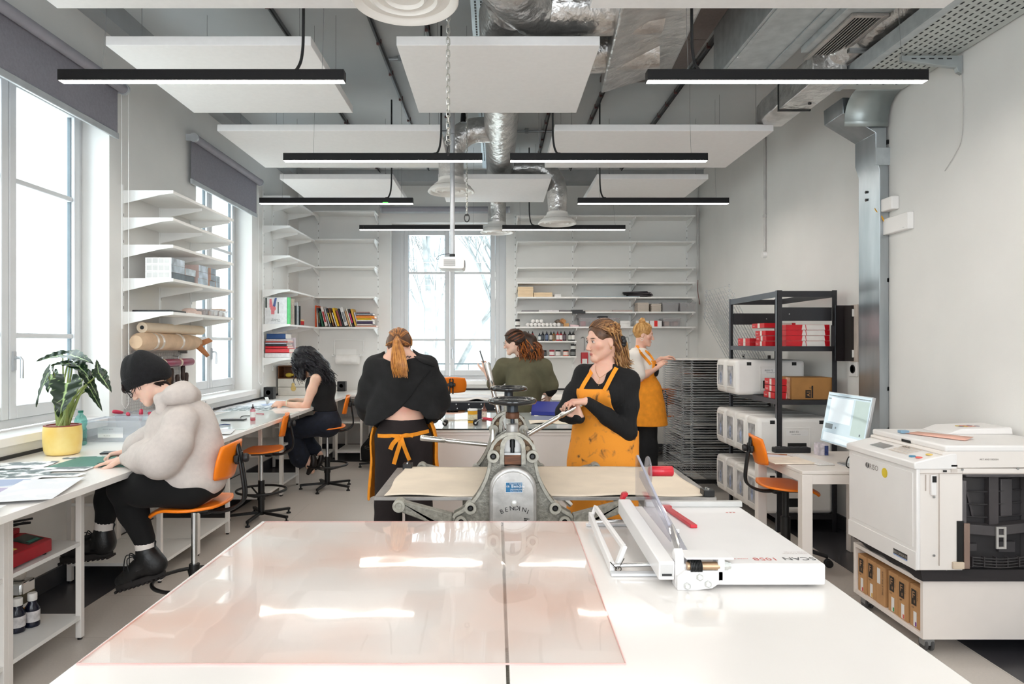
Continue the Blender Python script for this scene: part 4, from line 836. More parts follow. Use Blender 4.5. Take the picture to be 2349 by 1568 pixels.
# ================================================================ orange stools
def chair(loc,rz,sh,lab,ring=True,casters=False,gap=.16,rzb=0.3,cat='stool',grp='orange stools'):
 t=thing('work_stool' if ring else 'desk_chair',lab,cat,loc,rz,grp,world=False)
 def seat(u,v):
  x,y=2*u-1,2*v-1
  X=.215*x*math.sqrt(1-.42*y*y)*(1-.10*max(0,y));Y=.2*y*math.sqrt(1-.3*x*x)+.01
  return(X,Y,sh+.012-.05*max(0,y-.35)**2*2.2+.012*max(0,-y-.3)-.012*(1-x*x)*(1-y*y))
 MB().grid(seat,14,14).build('seat',orange,t,solid=.013,smooth=60)
 zb=sh+gap
 def back(u,v):
  x,y=2*u-1,2*v-1
  X=.185*x*math.sqrt(1-.22*y*y);Z=zb+.1+.1*y*math.sqrt(1-.25*x*x)
  return(X,-.215+.035*x*x-.02*y-.0*v,Z)
 MB().grid(back,14,10).build('backrest',orange,t,solid=.012,smooth=60)
 for s in(-1,1):
  MB().tube(bez([(s*.022,-.04,sh-.03),(s*.022,-.16,sh-.035),(s*.022,-.245,sh-.0),(s*.022,-.272,sh+.06),(s*.02,-.256,zb+.05),(s*.02,-.236,zb+.16),(s*.008,-.235,zb+.18)],6),.0085,8).build('back_bar',blackm,t)
 MB().box(-.05,.05,-.25,-.225,zb+.085,zb+.125).box(-.014,.014,-.26,-.22,zb+.07,zb+.14).build('back_clamp',blackm,t,bevel=.005)
 MB().lathe([(.01,-.03),(.022,-.028),(.026,-.015),(.022,-.002),(.01,0)],(0,-.262,zb+.105),14,'Y').build('clamp_knob',blackplas,t)
 MB().box(-.07,.07,-.1,.08,sh-.03,sh-.008).build('seat_plate',blackm,t,bevel=.004)
 MB().lathe([(.03,0),(.034,.008),(.03,.016)],(.0,-.06,sh-.05),14).build('tension_knob',blackplas,t)
 if not casters:
  MB().cyl((0,0,.3),(0,0,sh-.02),.0165).build('gas_column',chrome,t);MB().cyl((0,0,.04),(0,0,min(.34,sh-.15)),.028).build('column_sleeve',blackm,t)
 else:
  MB().cyl((0,0,.3),(0,0,sh-.02),.022).build('gas_column',blackm,t);MB().cyl((0,0,.08),(0,0,.34),.032).build('column_sleeve',blackm,t)
  MB().tube([(.09,.06,sh-.03),(.1,.08,sh-.08),(.13,.1,sh-.11)],.006,6).ball((.135,.103,sh-.115),.014).build('height_lever',blackm,t)
 for k in range(5):
  a=rzb+k*2*PI/5;c,s_=math.cos(a),math.sin(a)
  if not casters:
   MB().bar((0,0,.06),(.285*c,.285*s_,.043),.028,.022).build('base_arm',blackm,t,bevel=.003)
   MB().lathe([(.02,0),(.02,.01),(.008,.014),(.008,.04)],(.275*c,.275*s_,0),12).build('glide',rubber,t)
  else:
   MB().tube(bez([(0,0,.12),(.12*c,.12*s_,.115),(.27*c,.27*s_,.075)],5),[.026]*6+[.02]*5,10,flat=.7).build('base_arm',blackplas,t)
   cs=MB()
   for q in(-.014,.014):cs.cyl((.28*c-s_*q-s_*.007,.28*s_+c*q+c*.007,.027),(.28*c-s_*q+s_*.007,.28*s_+c*q-c*.007,.027),.027,n=16)
   cs.cyl((.27*c,.27*s_,.03),(.27*c,.27*s_,.075),.008,n=8);cs.build('caster',blackplas,t)
 if ring:
  MB().tube([(.21*math.cos(a),.21*math.sin(a),.255)for a in[2*PI*i/32 for i in range(32)]],.0105,8,closed=True).build('foot_ring',blackm,t)
  f=MB()
  for k in range(3):a=.5+k*2*PI/3;f.tube([(.02*math.cos(a),.02*math.sin(a),.2),(.1*math.cos(a),.1*math.sin(a),.215),(.208*math.cos(a),.208*math.sin(a),.252)],.008,6)
  f.build('ring_spokes',blackm,t);MB().cyl((0,0,.17),(0,0,.23),.034).cyl((0,0,.2),(.06,0,.2),.01,n=8).build('ring_collar',blackm,t)
 return t
L90=PI/2
chair((-1.655,3.75,0),L90+.06,.665,'orange stool under the seated person in the black beanie',gap=.15,rzb=.9)
chair((-2.07,6.03,0),L90+.25,.60,'empty orange stool between the two seated people',gap=.13)
chair((-1.80,7.3,0),L90+.2,.645,'orange stool under the person with curly dark hair',gap=.15)
chair((-.55,8.72,0),PI+PI,.70,'orange stool at the back worktop under the back window',gap=.23)
chair((1.93,8.25,0),.2,.66,'orange stool beside the wire drying rack',gap=.16)
chair((2.03,4.78,0),-PI/2-.12,.55,'orange swivel chair with casters at the computer desk',ring=False,casters=True,gap=.16,cat='chair',rzb=.25)
t=chair((-1.42,8.55,0),2.6,.62,'orange stool with a black bag half hidden left of the standing person',rzb=.6)
bagm=M('black_bag','#0b0b0d',.8,var=.15)
t=thing('black_bag','black bag standing on the floor below the back worktop','bag',(-1.62,8.72,0))
MB().prism([(-.2,.02),(.2,.02),(.22,.2),(.12,.33),(-.1,.33),(-.21,.2)],(-1.55,8.86,0),(1,0,0),(0,0,1),(0,.16,0)).build('body',bagm,t,bevel=.03,seg=3)
MB().tube(bez([(-1.66,8.94,.32),(-1.62,8.94,.39),(-1.48,8.94,.4),(-1.42,8.94,.32)],6),.01,8).build('handle',bagm,t)
# ================================================================ things on the left worktop
def on(px,py,z=BZ):
 Y=(EYE-z)*F/(py-VY);return Vector(((px-VX)*Y/F,Y,z))
 # ---- plant
pl=thing('potted_plant','leafy alocasia plant in a yellow pot by the near left window','plant',(-2.62,4.13,BZ))
pc=Vector((-2.62,4.13,BZ+.001));yellow=M('yellow_glaze','#f3dd92',.35,var=.05,scale=7,col2='#ecc76a')
MB().lathe([(.075,0),(.09,.006),(.099,.03),(.104,.08),(.104,.14),(.1,.172),(.094,.172),(.094,.15),(0,.15)],pc,36).build('pot',yellow,pl,smooth=50)
MB().lathe([(.1,.172),(.1,.178),(.085,.178),(.085,.165)],pc,36).build('inner_rim',M('terracotta','#8a3b32',.6,var=.1),pl)
MB().lathe([(.088,.16),(.04,.168),(0,.165)],pc,24).build('soil',M('soil','#4a3631',.95,var=.4,scale=60,bump=.8),pl)
def leafmat():
 m=bpy.data.materials.new('alocasia_leaf');m.use_nodes=True;N=m.node_tree.nodes;L=m.node_tree.links;b=N['Principled BSDF'];b.inputs['Roughness'].default_value=.3
 a=N.new('ShaderNodeAttribute');a.attribute_name='vein'
 rp=N.new('ShaderNodeValToRGB');e=rp.color_ramp.elements;e[0].position=.3;e[0].color=(*lin('#152a17'),1);e[1].position=.85;e[1].color=(*lin('#a9c387'),1)
 L.new(a.outputs['Fac'],rp.inputs['Fac']);L.new(rp.outputs['Color'],b.inputs['Base Color']);return m
leafm=leafmat();stemm=M('leaf_stem','#8a9a52',.5,var=.2,scale=12)
def leaf(base,tip,wid,nrm,droop=.1,fold=.15):
 """arrow shaped leaf from base to tip; veins stored per vertex"""
 b,tp,n=Vector(base),Vector(tip),Vector(nrm);d=tp-b;Ln=d.length;d.normalize();s=d.cross(n).normalized();n=s.cross(d).normalized()
 nu,nv=12,26;vs=[];ve=[]
 for j in range(nv+1):
  v=j/nv;t=v*1.28-.28
  w_=wid*.5*(max(0,1-max(t,0))**.8)*(1+.1*math.sin(t*26))if t>0 else wid*.5*(1-(abs(t)/.28)**1.5*.65)
  for i in range(nu+1):
   x=2*i/nu-1
   off=0
   if t<0:off=(abs(t)/.28)*wid*.10*(1 if x>=0 else-1)
   p=b+d*(t*Ln)+s*(x*w_+off)+n*(fold*wid*abs(x)*.6-droop*Ln*max(t,0)**2+.02*wid*math.sin(t*20+3*abs(x)))
   vs.append(p)
   k=(t*Ln/wid-abs(x)*.30*(1 if t>0 else-.6))*4.2;fr=abs(k-round(k));side=max(0,1-fr*9);mid=max(0,1-abs(x)*9)
   ve.append(max(mid,side*.75 if abs(x)<.93 else 0,.45 if abs(x)>.96 else 0))
 fs=[(j*(nu+1)+i,j*(nu+1)+i+1,(j+1)*(nu+1)+i+1,(j+1)*(nu+1)+i)for j in range(nv)for i in range(nu)if not(j<5 and i in(5,6))]
 me=bpy.data.meshes.new('leaf');me.from_pydata([tuple(p)for p in vs],[],fs);me.materials.append(leafm)
 at_=me.attributes.new('vein','FLOAT','POINT');at_.data.foreach_set('value',ve);me.polygons.foreach_set('use_smooth',[True]*len(fs))
 o=bpy.data.objects.new('leaf',me);COL.objects.link(o);par(o,pl);return o
def P(zx,zy,Y):return at(60+zx/5.6,780+zy/5.6,Y)
root_=pc+Vector((0,0,.17))
LV=[((525,560,4.0),(435,1000,3.93),.21,(0.1,-1,.25),-.05),((470,190,4.2),(130,240,4.1),.12,(.1,-.55,1),.15),((560,190,4.2),(845,250,4.1),.13,(0,-.5,1),.15),((560,300,4.15),(320,310,4.05),.1,(.1,-.5,1),.1),((600,290,4.2),(800,390,4.1),.15,(.2,-.6,1),.3),((280,430,4.15),(90,850,4.1),.1,(-.6,-.8,.3),.1),((330,440,4.3),(270,670,4.25),.13,(-.2,-1,.3),.1),((760,440,4.2),(940,730,4.15),.085,(.5,-.6,.5),.1),((820,620,4.25),(980,910,4.2),.075,(.6,-.8,.3),.05),((940,430,4.2),(1100,655,4.15),.1,(.6,-.6,.4),.1),((930,420,4.2),(905,245,4.2),.06,(.5,-.8,.2),.1),((350,400,4.2),(345,320,4.15),.09,(.2,-.8,.5),.1)]
for b,tp,wd,nr,dr in LV:leaf(P(*b),P(*tp),wd*.86,nr,dr)
for i,(b,tp,wd,nr,dr)in enumerate(LV):
 e=P(*b);r0=root_+Vector((.025*math.cos(i*1.9),.025*math.sin(i*1.9),-.01));m1=lerp(r0,e,.5)+Vector((.0,0,.06));
 MB().tube(bez([r0,lerp(r0,m1,.6)+Vector((0,0,.02)),m1,e],6),[.011-.0004*k for k in range(19)],7).build('stem',stemm,pl)
 # ---- water bottle
t=thing('plastic_bottle','empty teal plastic water bottle behind the yellow pot','bottle',(-2.735,4.5,BZ))
teal=glass('teal_plastic','#b5e2dc',.12,.02,op=.18,opcol='#9bd6cf')
MB().lathe([(.028,0),(.036,.006),(.037,.02),(.034,.04),(.037,.06),(.034,.08),(.037,.1),(.03,.118),(.037,.135),(.038,.16),(.03,.185),(.014,.203),(.0125,.214)],(-2.735,4.5,BZ+.001),26).build('body',teal,t,smooth=60)
MB().lathe([(.015,.212),(.0155,.226),(0,.226)],(-2.735,4.5,BZ+.001),18).build('cap',M('green_cap','#0f6b58',.4),t)
# ---- storage boxes with gouges
t=bin_clear(-2.8,-2.4,4.62,4.9,BZ+.001,.145,'clear plastic storage box with a printed sticker behind the seated person','clear storage boxes on the left worktop',mt=clearb,flare=.02)
MB().box(-2.7,-2.53,4.632,4.634,BZ+.03,BZ+.1).build('sticker',whitem,t);MB().text('KIS W BOX',(-2.665,4.631,BZ+.082),(1,0,0),(0,0,1),.014).text('33 x 21 cm',(-2.66,4.631,BZ+.04),(1,0,0),(0,0,1),.01).build('sticker_print',blackplas,t,smooth=0)
bin_clear(-2.78,-2.36,4.98,5.28,BZ+.001,.15,'clear plastic storage box second from the yellow pot','clear storage boxes on the left worktop',mt=clearb,flare=.02)
bin_clear(-2.74,-2.34,5.36,5.66,BZ+.001,.14,'clear plastic storage box third from the yellow pot','clear storage boxes on the left worktop',mt=clearb,flare=.02)
redh=M('red_handle','#c11d45',.3,var=.05,coat=.4)
def stick(p,d,r,ln,lab,mt=redh):
 t=thing('tool_handle',lab,'tool',p);p,d=Vector(p),Vector(d).normalized()
 MB().tube([p-d*.004,p,p+d*ln*.3,p+d*ln*.7,p+d*ln*.95,p+d*ln],[r*.2,r*.7,r,r,r*.85,r*.3],12).build('grip',mt,t,smooth=60)
 MB().tube([p-d*ln*.6,p],.004,6).build('shaft',steel,t)
stick((-2.60,5.0,BZ+.1),(.05,0,1),.014,.09,'tall red tool handle standing in the second clear box');stick((-2.56,5.05,BZ+.09),(.02,0,1),.014,.075,'short red tool handle right of the tall one')
stick((-2.66,4.95,BZ+.15),(.1,-.3,.1),.014,.05,'red handle end lying on the second box rim');stick((-2.8+.08,4.98,BZ+.165),(-.6,-.5,.15),.014,.07,'red handle lying across the left rim of the second box')
stick((-2.52,5.2,BZ+.1),(-.02,0,1),.02,.17,'brown wooden tool handle standing in the clear boxes',M('wood_handle','#8b6a4a',.5,var=.2,scale=20))
tag(MB().box(-2.78,-2.6,5.9,6.1,BZ+.001,BZ+.11).build('black_box',blackplas,bevel=.004),'black box on the worktop behind the seated person','box')
# ---- papers, mats
prints=[M('print_%d'%i,a,.8,var=.02,scale=s_,col2=b,sharp=(c,c+.08))for i,(a,b,s_,c)in enumerate((('#f3f3f3','#7c868a',9,.47),('#eceef2','#9aa3a8',14,.5),('#f1eff6','#bcb4d0',5,.5),('#e9eef1','#6f7b7c',18,.5),('#f4f4f4','#e6e9ee',6,.5),('#5b6061','#2a2c2d',16,.5),('#cfd8e4','#a9b7d3',4,.5)))]
pz=[BZ+.0012]
def sheet(cx,cy,w_,h_,rz,mi,lab,z=None,name='paper_sheet',cat='paper',border=False):
 o=MB().box(-w_/2,w_/2,-h_/2,h_/2,0,.0008).build(name,prints[4]if border else prints[mi],smooth=0)
 o.location=(cx,cy,z if z else pz[0]);o.rotation_euler=(0,0,rz);pz[0]+=.001
 tag(o,lab,cat,'prints and papers on the left worktop')
 if border:MB().box(-w_/2+.03,w_/2-.03,-h_/2+.03,h_/2-.03,.0008,.0011).build('printed_area',prints[mi],o,smooth=0)
green=M('cutting_mat','#4f8478',.6,var=.04,scale=40)
def mat_(cx,cy,w_,h_,rz,lab):
 o=MB().box(-w_/2,w_/2,-h_/2,h_/2,0,.003).build('cutting_mat',green,bevel=.001);o.location=(cx,cy,BZ+.001);o.rotation_euler=(0,0,rz);tag(o,lab,'cutting mat')
mat_(-2.2,3.86,.46,.34,.05,'green cutting mat under the hands of the person in the beanie')
pz[0]=BZ+.0045
for a in((-2.62,3.72,.36,.22,.2,0,'grey and white torn print left of the green mat'),(-2.5,3.52,.4,.16,.25,3,'dark torn print strip in front of the yellow pot'),(-2.3,3.6,.3,.12,.12,0,'torn print strip along the near edge of the green mat'),(-2.5,3.36,.5,.18,.18,3,'dark strip of torn print across the papers'),(-2.25,3.42,.34,.1,.1,0,'grey and white print strip near the front edge of the worktop'),(-2.42,3.18,.42,.3,.15,6,'pale blue print with a white border on the worktop',None,'paper_sheet','paper',True),(-2.35,2.95,.5,.36,.12,2,'pale lilac print with a white border',None,'paper_sheet','paper',True),(-2.7,3.1,.24,.3,-.2,4,'blank white sheet below the window'),(-2.3,2.66,.42,.3,.1,1,'grey photo print at the near end of the worktop',None,'paper_sheet','paper',True),(-2.07,3.08,.26,.5,.3,4,'white sheet hanging near the front edge of the worktop'),(-2.64,2.6,.3,.4,0,4,'white sheet in the near corner of the worktop'),(-2.05,2.55,.24,.38,.25,4,'white sheet at the front edge nearest the camera')):sheet(*a)
sheet(-2.1,3.83,.2,.13,-.15,5,'dark print piece under the fingertips on the green mat',BZ+.0045);sheet(-2.06,3.8,.18,.05,.05,0,'white and grey paper strip on the green mat',BZ+.0055);sheet(-2.0,3.86,.2,.1,.3,5,'black collage piece under the sleeve',BZ+.0058)
sheet(-2.42,4.0,.2,.05,.3,3,'narrow dark print scrap at the foot of the pot',BZ+.002)
def phone(p,rz,lab,w_=.075,l_=.15):
 t=thing('phone',lab,'phone',p,rz,None,world=False)
 MB().box(-l_/2,l_/2,-w_/2,w_/2,0,.009).build('case',blackplas,t,bevel=.004);MB().box(-l_/2+.005,l_/2-.005,-w_/2+.005,w_/2-.005,.009,.0095).build('screen',M('phone_glass','#4a4d52',.1),t)
phone((-2.32,4.16,BZ+.001),.2,'black phone lying beside the hands of the person in the beanie')
# middle part of the worktop
t=thing('glass_sheet','pale glass sheet lying on the left worktop','glass sheet',(-2.3,6.1,BZ))
MB().box(-2.6,-1.93,5.3,6.75,BZ+.0005,BZ+.005).build('sheet',M('pale_glass','#dfe8e6',.04,var=.01,spec=.8),t)
GZ=BZ+.006
phone((-2.27,5.92,GZ),.08,'black tablet like phone lying on the glass sheet',.09,.2)
t=thing('glue_bottle','clear squeeze bottle with pink liquid on the glass sheet','bottle',(-2.16,6.07,GZ))
g=on(580,964,GZ)
MB().lathe([(.02,0),(.022,.003),(.022,.09),(.018,.1),(.009,.104)],g,18).build('body',glass('pink_clear','#f7c9cf',.08,.03,op=.2,opcol='#f3b6bf'),t,smooth=50)
MB().lathe([(.0205,.002),(.0205,.018),(0,.018)],g,18).build('liquid',M('pink_liquid','#d8365a',.2),t);MB().lathe([(.0224,.03),(.0224,.075)],g,18).build('paper_label',whitem,t)
MB().lathe([(.012,.103),(.012,.116),(.006,.12),(.003,.142),(0,.142)],g,14).build('nozzle',M('nozzle_dark','#2d1a1e',.4),t)
t=thing('pencil','red pencil lying right of the glue bottle','pencil',on(595,949));a=on(588,949,GZ);b=on(605,950,GZ);MB().tube([a+Vector((0,0,.004)),b+Vector((0,0,.004))],.004,6).build('shaft',redh,t)
def wire_tool(p,q,lab,mt=blackm):
 t=thing('scissors_handle',lab,'scissors',p);MB().tube(bez([p,lerp(p,q,.4)+Vector((0,.03,.004)),q,lerp(p,q,.5)+Vector((0,-.03,.004)),p],6),.003,6).build('loop',mt,t);MB().tube([p,p*2-q],.003,6).build('blade',steel,t)
wire_tool(on(500,976,GZ)+Vector((0,0,.004)),on(528,975,GZ)+Vector((0,0,.004)),'scissors with dark blue loops lying on the glass sheet',M('navy_plastic','#2b3d6a',.4))
t=thing('wire_hook','bent dark wire tool lying by the glue bottle','tool',on(552,958,GZ));MB().tube(bez([on(552,959,GZ)+Vector((0,0,.004)),on(553,956,GZ)+Vector((0,0,.004)),on(560,954.5,GZ)+Vector((0,0,.004)),on(575,953.5,GZ)+Vector((0,0,.004))],5),.0035,6).build('wire',blackm,t)
t=thing('desk_bell','dark grey cone shaped object on the worktop by the window','weight',on(472,952));MB().lathe([(.022,0),(.03,.02),(.03,.06),(.016,.09),(.003,.095),(.003,.13)],on(472,952),18).build('body',M('slate','#54585e',.6),t,smooth=50)
pz[0]=BZ+.001
for a in((-2.55,6.95,.5,.5,.2,4,'white papers piled at the far window'),(-2.5,6.9,.45,.3,.1,3,'dark edged print under the white papers'),(-2.62,7.3,.4,.4,-.1,4,'white sheet of the far paper pile'),(-2.5,7.15,.42,.3,.3,1,'grey print in the far paper pile'),(-2.6,7.7,.36,.5,.1,4,'white sheet near the black speaker'),(-2.4,7.45,.3,.24,.5,6,'pale blue print in the far paper pile'),(-2.3,5.15,.4,.28,.1,4,'white sheet at the elbow of the seated person'),(-2.12,5.1,.3,.3,.25,4,'white sheet near the orange backrest')):sheet(*a)
mat_(-2.17,7.42,.5,.42,.1,'green cutting mat under the arms of the curly haired person')
def speaker(x,y,z,lab,s=.1):
 t=thing('speaker',lab,'speaker',(x,y,z),group='small black speakers')
 MB().box(x-s/2,x+s/2,y-s/2,y+s/2,z,z+s*1.25).build('cabinet',blackplas,t,bevel=.004);MB().lathe([(s*.3,0),(s*.32,-.004),(s*.1,.008),(0,.008)],(x,y-s/2,z+s*.7),18,'Y').build('cone',M('speaker_cone','#2c2e33',.6),t)
speaker(-2.72,8.22,BZ+.001,'small black speaker on the worktop beside the far left window',.115);speaker(-2.15,9.55,BZ+.001,'small black speaker on the back worktop',.11)
t=thing('white_crate','pale box with a pear picture in the far left corner','box',(-2.62,8.85,BZ))
MB().box(-2.8,-2.42,8.78,9.0,BZ+.001,BZ+.105).box(-2.8,-2.42,8.78,9.0,BZ+.11,BZ+.215).build('body',M('box_pale','#dcd8d0',.7),t,bevel=.003)
pearm=M('pear_yellow','#d9bd77',.6,var=.08,scale=30)
MB().ball((-2.6,8.776,BZ+.09),(.034,.006,.036)).ball((-2.605,8.776,BZ+.135),(.02,.005,.03)).build('pear_picture',pearm,t)
t=thing('wooden_crate','small open brown wooden crate on top of the pear box','crate',(-2.62,8.86,BZ+.216))
w2=M('crate_wood','#7a4c2c',.6,var=.25,scale=9,stretch=(1,1,8));z0=BZ+.2165
MB().box(-2.8,-2.42,8.99,9.0,z0,z0+.165).box(-2.8,-2.79,8.78,8.99,z0,z0+.165).box(-2.43,-2.42,8.78,8.99,z0,z0+.165).box(-2.79,-2.43,8.78,8.99,z0,z0+.01).box(-2.79,-2.43,8.78,8.99,z0+.155,z0+.165).build('boards',w2,t,bevel=.001)
t=tag(MB().ball((-2.68,8.85,z0+.042),(.045,.03,.03)).ball((-2.635,8.85,z0+.046),(.02,.016,.016)).build('pear',M('pear_bright','#e0c54a',.5,var=.1),smooth=60),'yellow pear lying in the wooden crate','fruit')
# ---- under the bench
t=thing('heat_machine','red machine with a dark display on the bench shelf','machine',(-2.5,3.3,.516));redm=M('red_enamel','#a8202c',.4,var=.08,scale=8)
T4=Matrix.Translation((-2.47,3.3,.53))@Matrix.Rotation(0.0,4,'Z')
MB().prism([(-.39,0),(0,0),(0,.06),(-.13,.088),(-.39,.088)],(-2.19,3.08,.528),(1,0,0),(0,0,1),(0,.29,0)).build('body',redm,t,bevel=.004)
MB().box(-2.57,-2.34,3.09,3.36,.617,.645).build('lid',redm,t,bevel=.006)
def tz(x):return.588+.028*(-2.19-x)/.13+.0012
MB().add([(x,y,tz(x))for x,y in((-2.31,3.24),(-2.215,3.24),(-2.215,3.355),(-2.31,3.355))],[(0,1,2,3)]).build('display',M('display_dark','#20302c',.2),t);MB().add([(x,y,tz(x)+.001)for x,y in((-2.245,3.26),(-2.225,3.26),(-2.225,3.34),(-2.245,3.34))],[(0,1,2,3)]).build('buttons',M('button_teal','#2d6f60',.4),t)
MB().add([(x,y,tz(x))for x,y in((-2.29,3.1),(-2.22,3.1),(-2.22,3.17),(-2.29,3.17))],[(0,1,2,3)]).build('warning_sticker',M('sticker_yellow','#e3d36a',.6,var=.3,scale=40),t)
for x,y in((-2.22,3.1),(-2.22,3.35),(-2.54,3.1),(-2.54,3.35)):MB().lathe([(.013,.516),(.013,.529)],(x,y,0),10).build('foot',blackm,t)
t=thing('cable_bundle','bundle of black cables lying on the red machine','cable',(-2.45,3.2,.65));cb=MB()
for i in range(5):cb.tube(bez([(-2.5+i*.02,3.1,.652),(-2.44,3.16+.02*i,.66+.006*i),(-2.38,3.24-.01*i,.66+.008*i),(-2.32+.01*i,3.36,.668+.02*(i==4))],6),.006,6)
cb.build('cables',cable,t)
def pbottle(x,y,z,r,h_,lab,cap='#efece8',bodyc='#16182a',name='ink_bottle',lc='#ddd8d8'):
 t=thing(name,lab,'bottle',(x,y,z),group='bottles on the low bench shelf',world=False)
 MB().lathe([(r*.95,0),(r,.004),(r*1.02,h_*.1),(r*.95,h_*.14),(r*.98,h_*.5),(r,h_*.55),(r*.55,h_*.72),(r*.5,h_*.8)],n=20).build('body',M('bottle_'+bodyc[1:],bodyc,.15,var=.1),t,smooth=40)
 MB().lathe([(r*1.0,h_*.16),(r*1.0,h_*.48)],n=20).build('paper_label',M('label_'+lc[1:],lc,.6,var=.2,scale=30),t);MB().lathe([(r*.62,h_*.78),(r*.64,h_*.8),(r*.64,h_*.98),(r*.58,h_),(0,h_)],n=20).build('cap',bookmat(cap),t)
pbottle(-2.36,3.37,.129,.034,.165,'dark ink bottle with a white cap at the front of the low shelf');pbottle(-2.335,3.44,.129,.034,.165,'dark ink bottle with a white cap right of the front one');pbottle(-2.42,3.34,.129,.045,.22,'tall dark bottle with a white cap at the left of the low shelf');pbottle(-2.53,3.38,.129,.05,.3,'tall black capped bottle at the back left of the low shelf',cap='#1a1a1c',bodyc='#b8b4ae')
t=thing('metal_can','metal solvent can with a yellow label and paper stuffed in its neck','can',(-2.445,3.5,.129))
MB().box(-2.5,-2.39,3.44,3.55,.13,.34).build('body',[chrome],t,bevel=.012);MB().box(-2.502,-2.388,3.438,3.552,.14,.22).build('label_band',M('label_yellow','#e09a24',.5),t,bevel=.012);MB().box(-2.501,-2.389,3.439,3.551,.22,.29).build('dark_band',M('label_olive','#4b4326',.4,var=.2),t,bevel=.012)
MB().prism([(-.035,0),(.035,0),(.05,.12),(-.045,.11)],(-2.445,3.47,.34),(1,0,0),(0,0,1),(0,.04,0)).build('paper_wad',M('tissue_grey','#c9c1b8',.9,var=.15,scale=20),t,bevel=.012)
# ================================================================ foreground table
TZ=.90
tabm=M('table_white','#e9e5e1',.16,var=.008,scale=4,coat=.3)
def table(x0,x1,lab):
 t=thing('work_table',lab,'table',((x0+x1)/2,1.7,0),group='white work tables in front')
 MB().box(x0,x1,.85,2.495,TZ-.03,TZ).build('tabletop',tabm,t,bevel=.0025)
 for x in(x0+.06,x1-.06):
  for y in(.95,2.4):MB().box(x-.025,x+.025,y-.025,y+.025,0,TZ-.031).build('leg',whitemet,t,bevel=.002)
 MB().box(x0+.05,x1-.05,2.36,2.44,TZ-.1,TZ-.031).box(x0+.05,x1-.05,.92,.97,TZ-.1,TZ-.031).build('apron_rail',whitemet,t)
table(-.855,.0205,'left white work table in the foreground under the acrylic sheet')
table(.0275,.912,'right white work table in the foreground carrying the paper cutter')
acry=bpy.data.materials.new('acrylic_sheet');acry.use_nodes=True
def _acr():
 nt=acry.node_tree;N=nt.nodes;L=nt.links;N.remove(N['Principled BSDF'])
 t=N.new('ShaderNodeBsdfTransparent');t.inputs[0].default_value=(1,.985,.975,1)
 d=N.new('ShaderNodeBsdfDiffuse');tc=N.new('ShaderNodeTexCoord');nz=N.new('ShaderNodeTexNoise');nz.inputs['Scale'].default_value=2.6;nz.inputs['Detail'].default_value=3;L.new(tc.outputs['Object'],nz.inputs['Vector'])
 rp=N.new('ShaderNodeValToRGB');e=rp.color_ramp.elements;e[0].position=.38;e[0].color=(*lin('#f8f3f0'),1);e[1].position=.68;e[1].color=(*lin('#f2b08e'),1);L.new(nz.outputs['Fac'],rp.inputs['Fac']);L.new(rp.outputs['Color'],d.inputs[0])
 m1=N.new('ShaderNodeMixShader');m1.inputs[0].default_value=.22;L.new(t.outputs[0],m1.inputs[1]);L.new(d.outputs[0],m1.inputs[2])
 g=N.new('ShaderNodeBsdfGlossy');g.inputs['Roughness'].default_value=.03
 n2=N.new('ShaderNodeTexNoise');n2.inputs['Scale'].default_value=5;n2.inputs['Detail'].default_value=1;L.new(tc.outputs['Object'],n2.inputs['Vector'])
 bp=N.new('ShaderNodeBump');bp.inputs['Strength'].default_value=.05;bp.inputs['Distance'].default_value=.02;L.new(n2.outputs['Fac'],bp.inputs['Height']);L.new(bp.outputs['Normal'],g.inputs['Normal'])
 lw=N.new('ShaderNodeLayerWeight');lw.inputs['Blend'].default_value=.5
 p4=N.new('ShaderNodeMath');p4.operation='POWER';p4.inputs[1].default_value=4;L.new(lw.outputs['Facing'],p4.inputs[0])
 fr=N.new('ShaderNodeMath');fr.operation='MULTIPLY_ADD';fr.inputs[1].default_value=.7;fr.inputs[2].default_value=.035;L.new(p4.outputs[0],fr.inputs[0])
 m2=N.new('ShaderNodeMixShader');L.new(fr.outputs[0],m2.inputs[0]);L.new(m1.outputs[0],m2.inputs[1]);L.new(g.outputs[0],m2.inputs[2]);L.new(m2.outputs[0],N['Material Output'].inputs['Surface'])
_acr()
t=thing('acrylic_sheet','large clear pinkish acrylic sheet lying on the foreground tables','acrylic sheet',(-.28,1.93,TZ))
MB().add([(-.847,1.381,TZ+.0035),(.263,1.381,TZ+.0035),(.282,2.482,TZ+.0035),(-.835,2.482,TZ+.0035)],[(0,1,2,3)]).build('sheet',acry,t,smooth=0,recalc=False)
e=MB();q=[(-.847,1.381),(.263,1.381),(.282,2.482),(-.835,2.482)]
for i in range(4):a,b=q[i],q[(i+1)%4];e.bar((a[0],a[1],TZ+.0018),(b[0],b[1],TZ+.0018),.0025,.003)
e.build('pink_edge',M('acrylic_edge','#e9b9b4',.3),t,smooth=0)
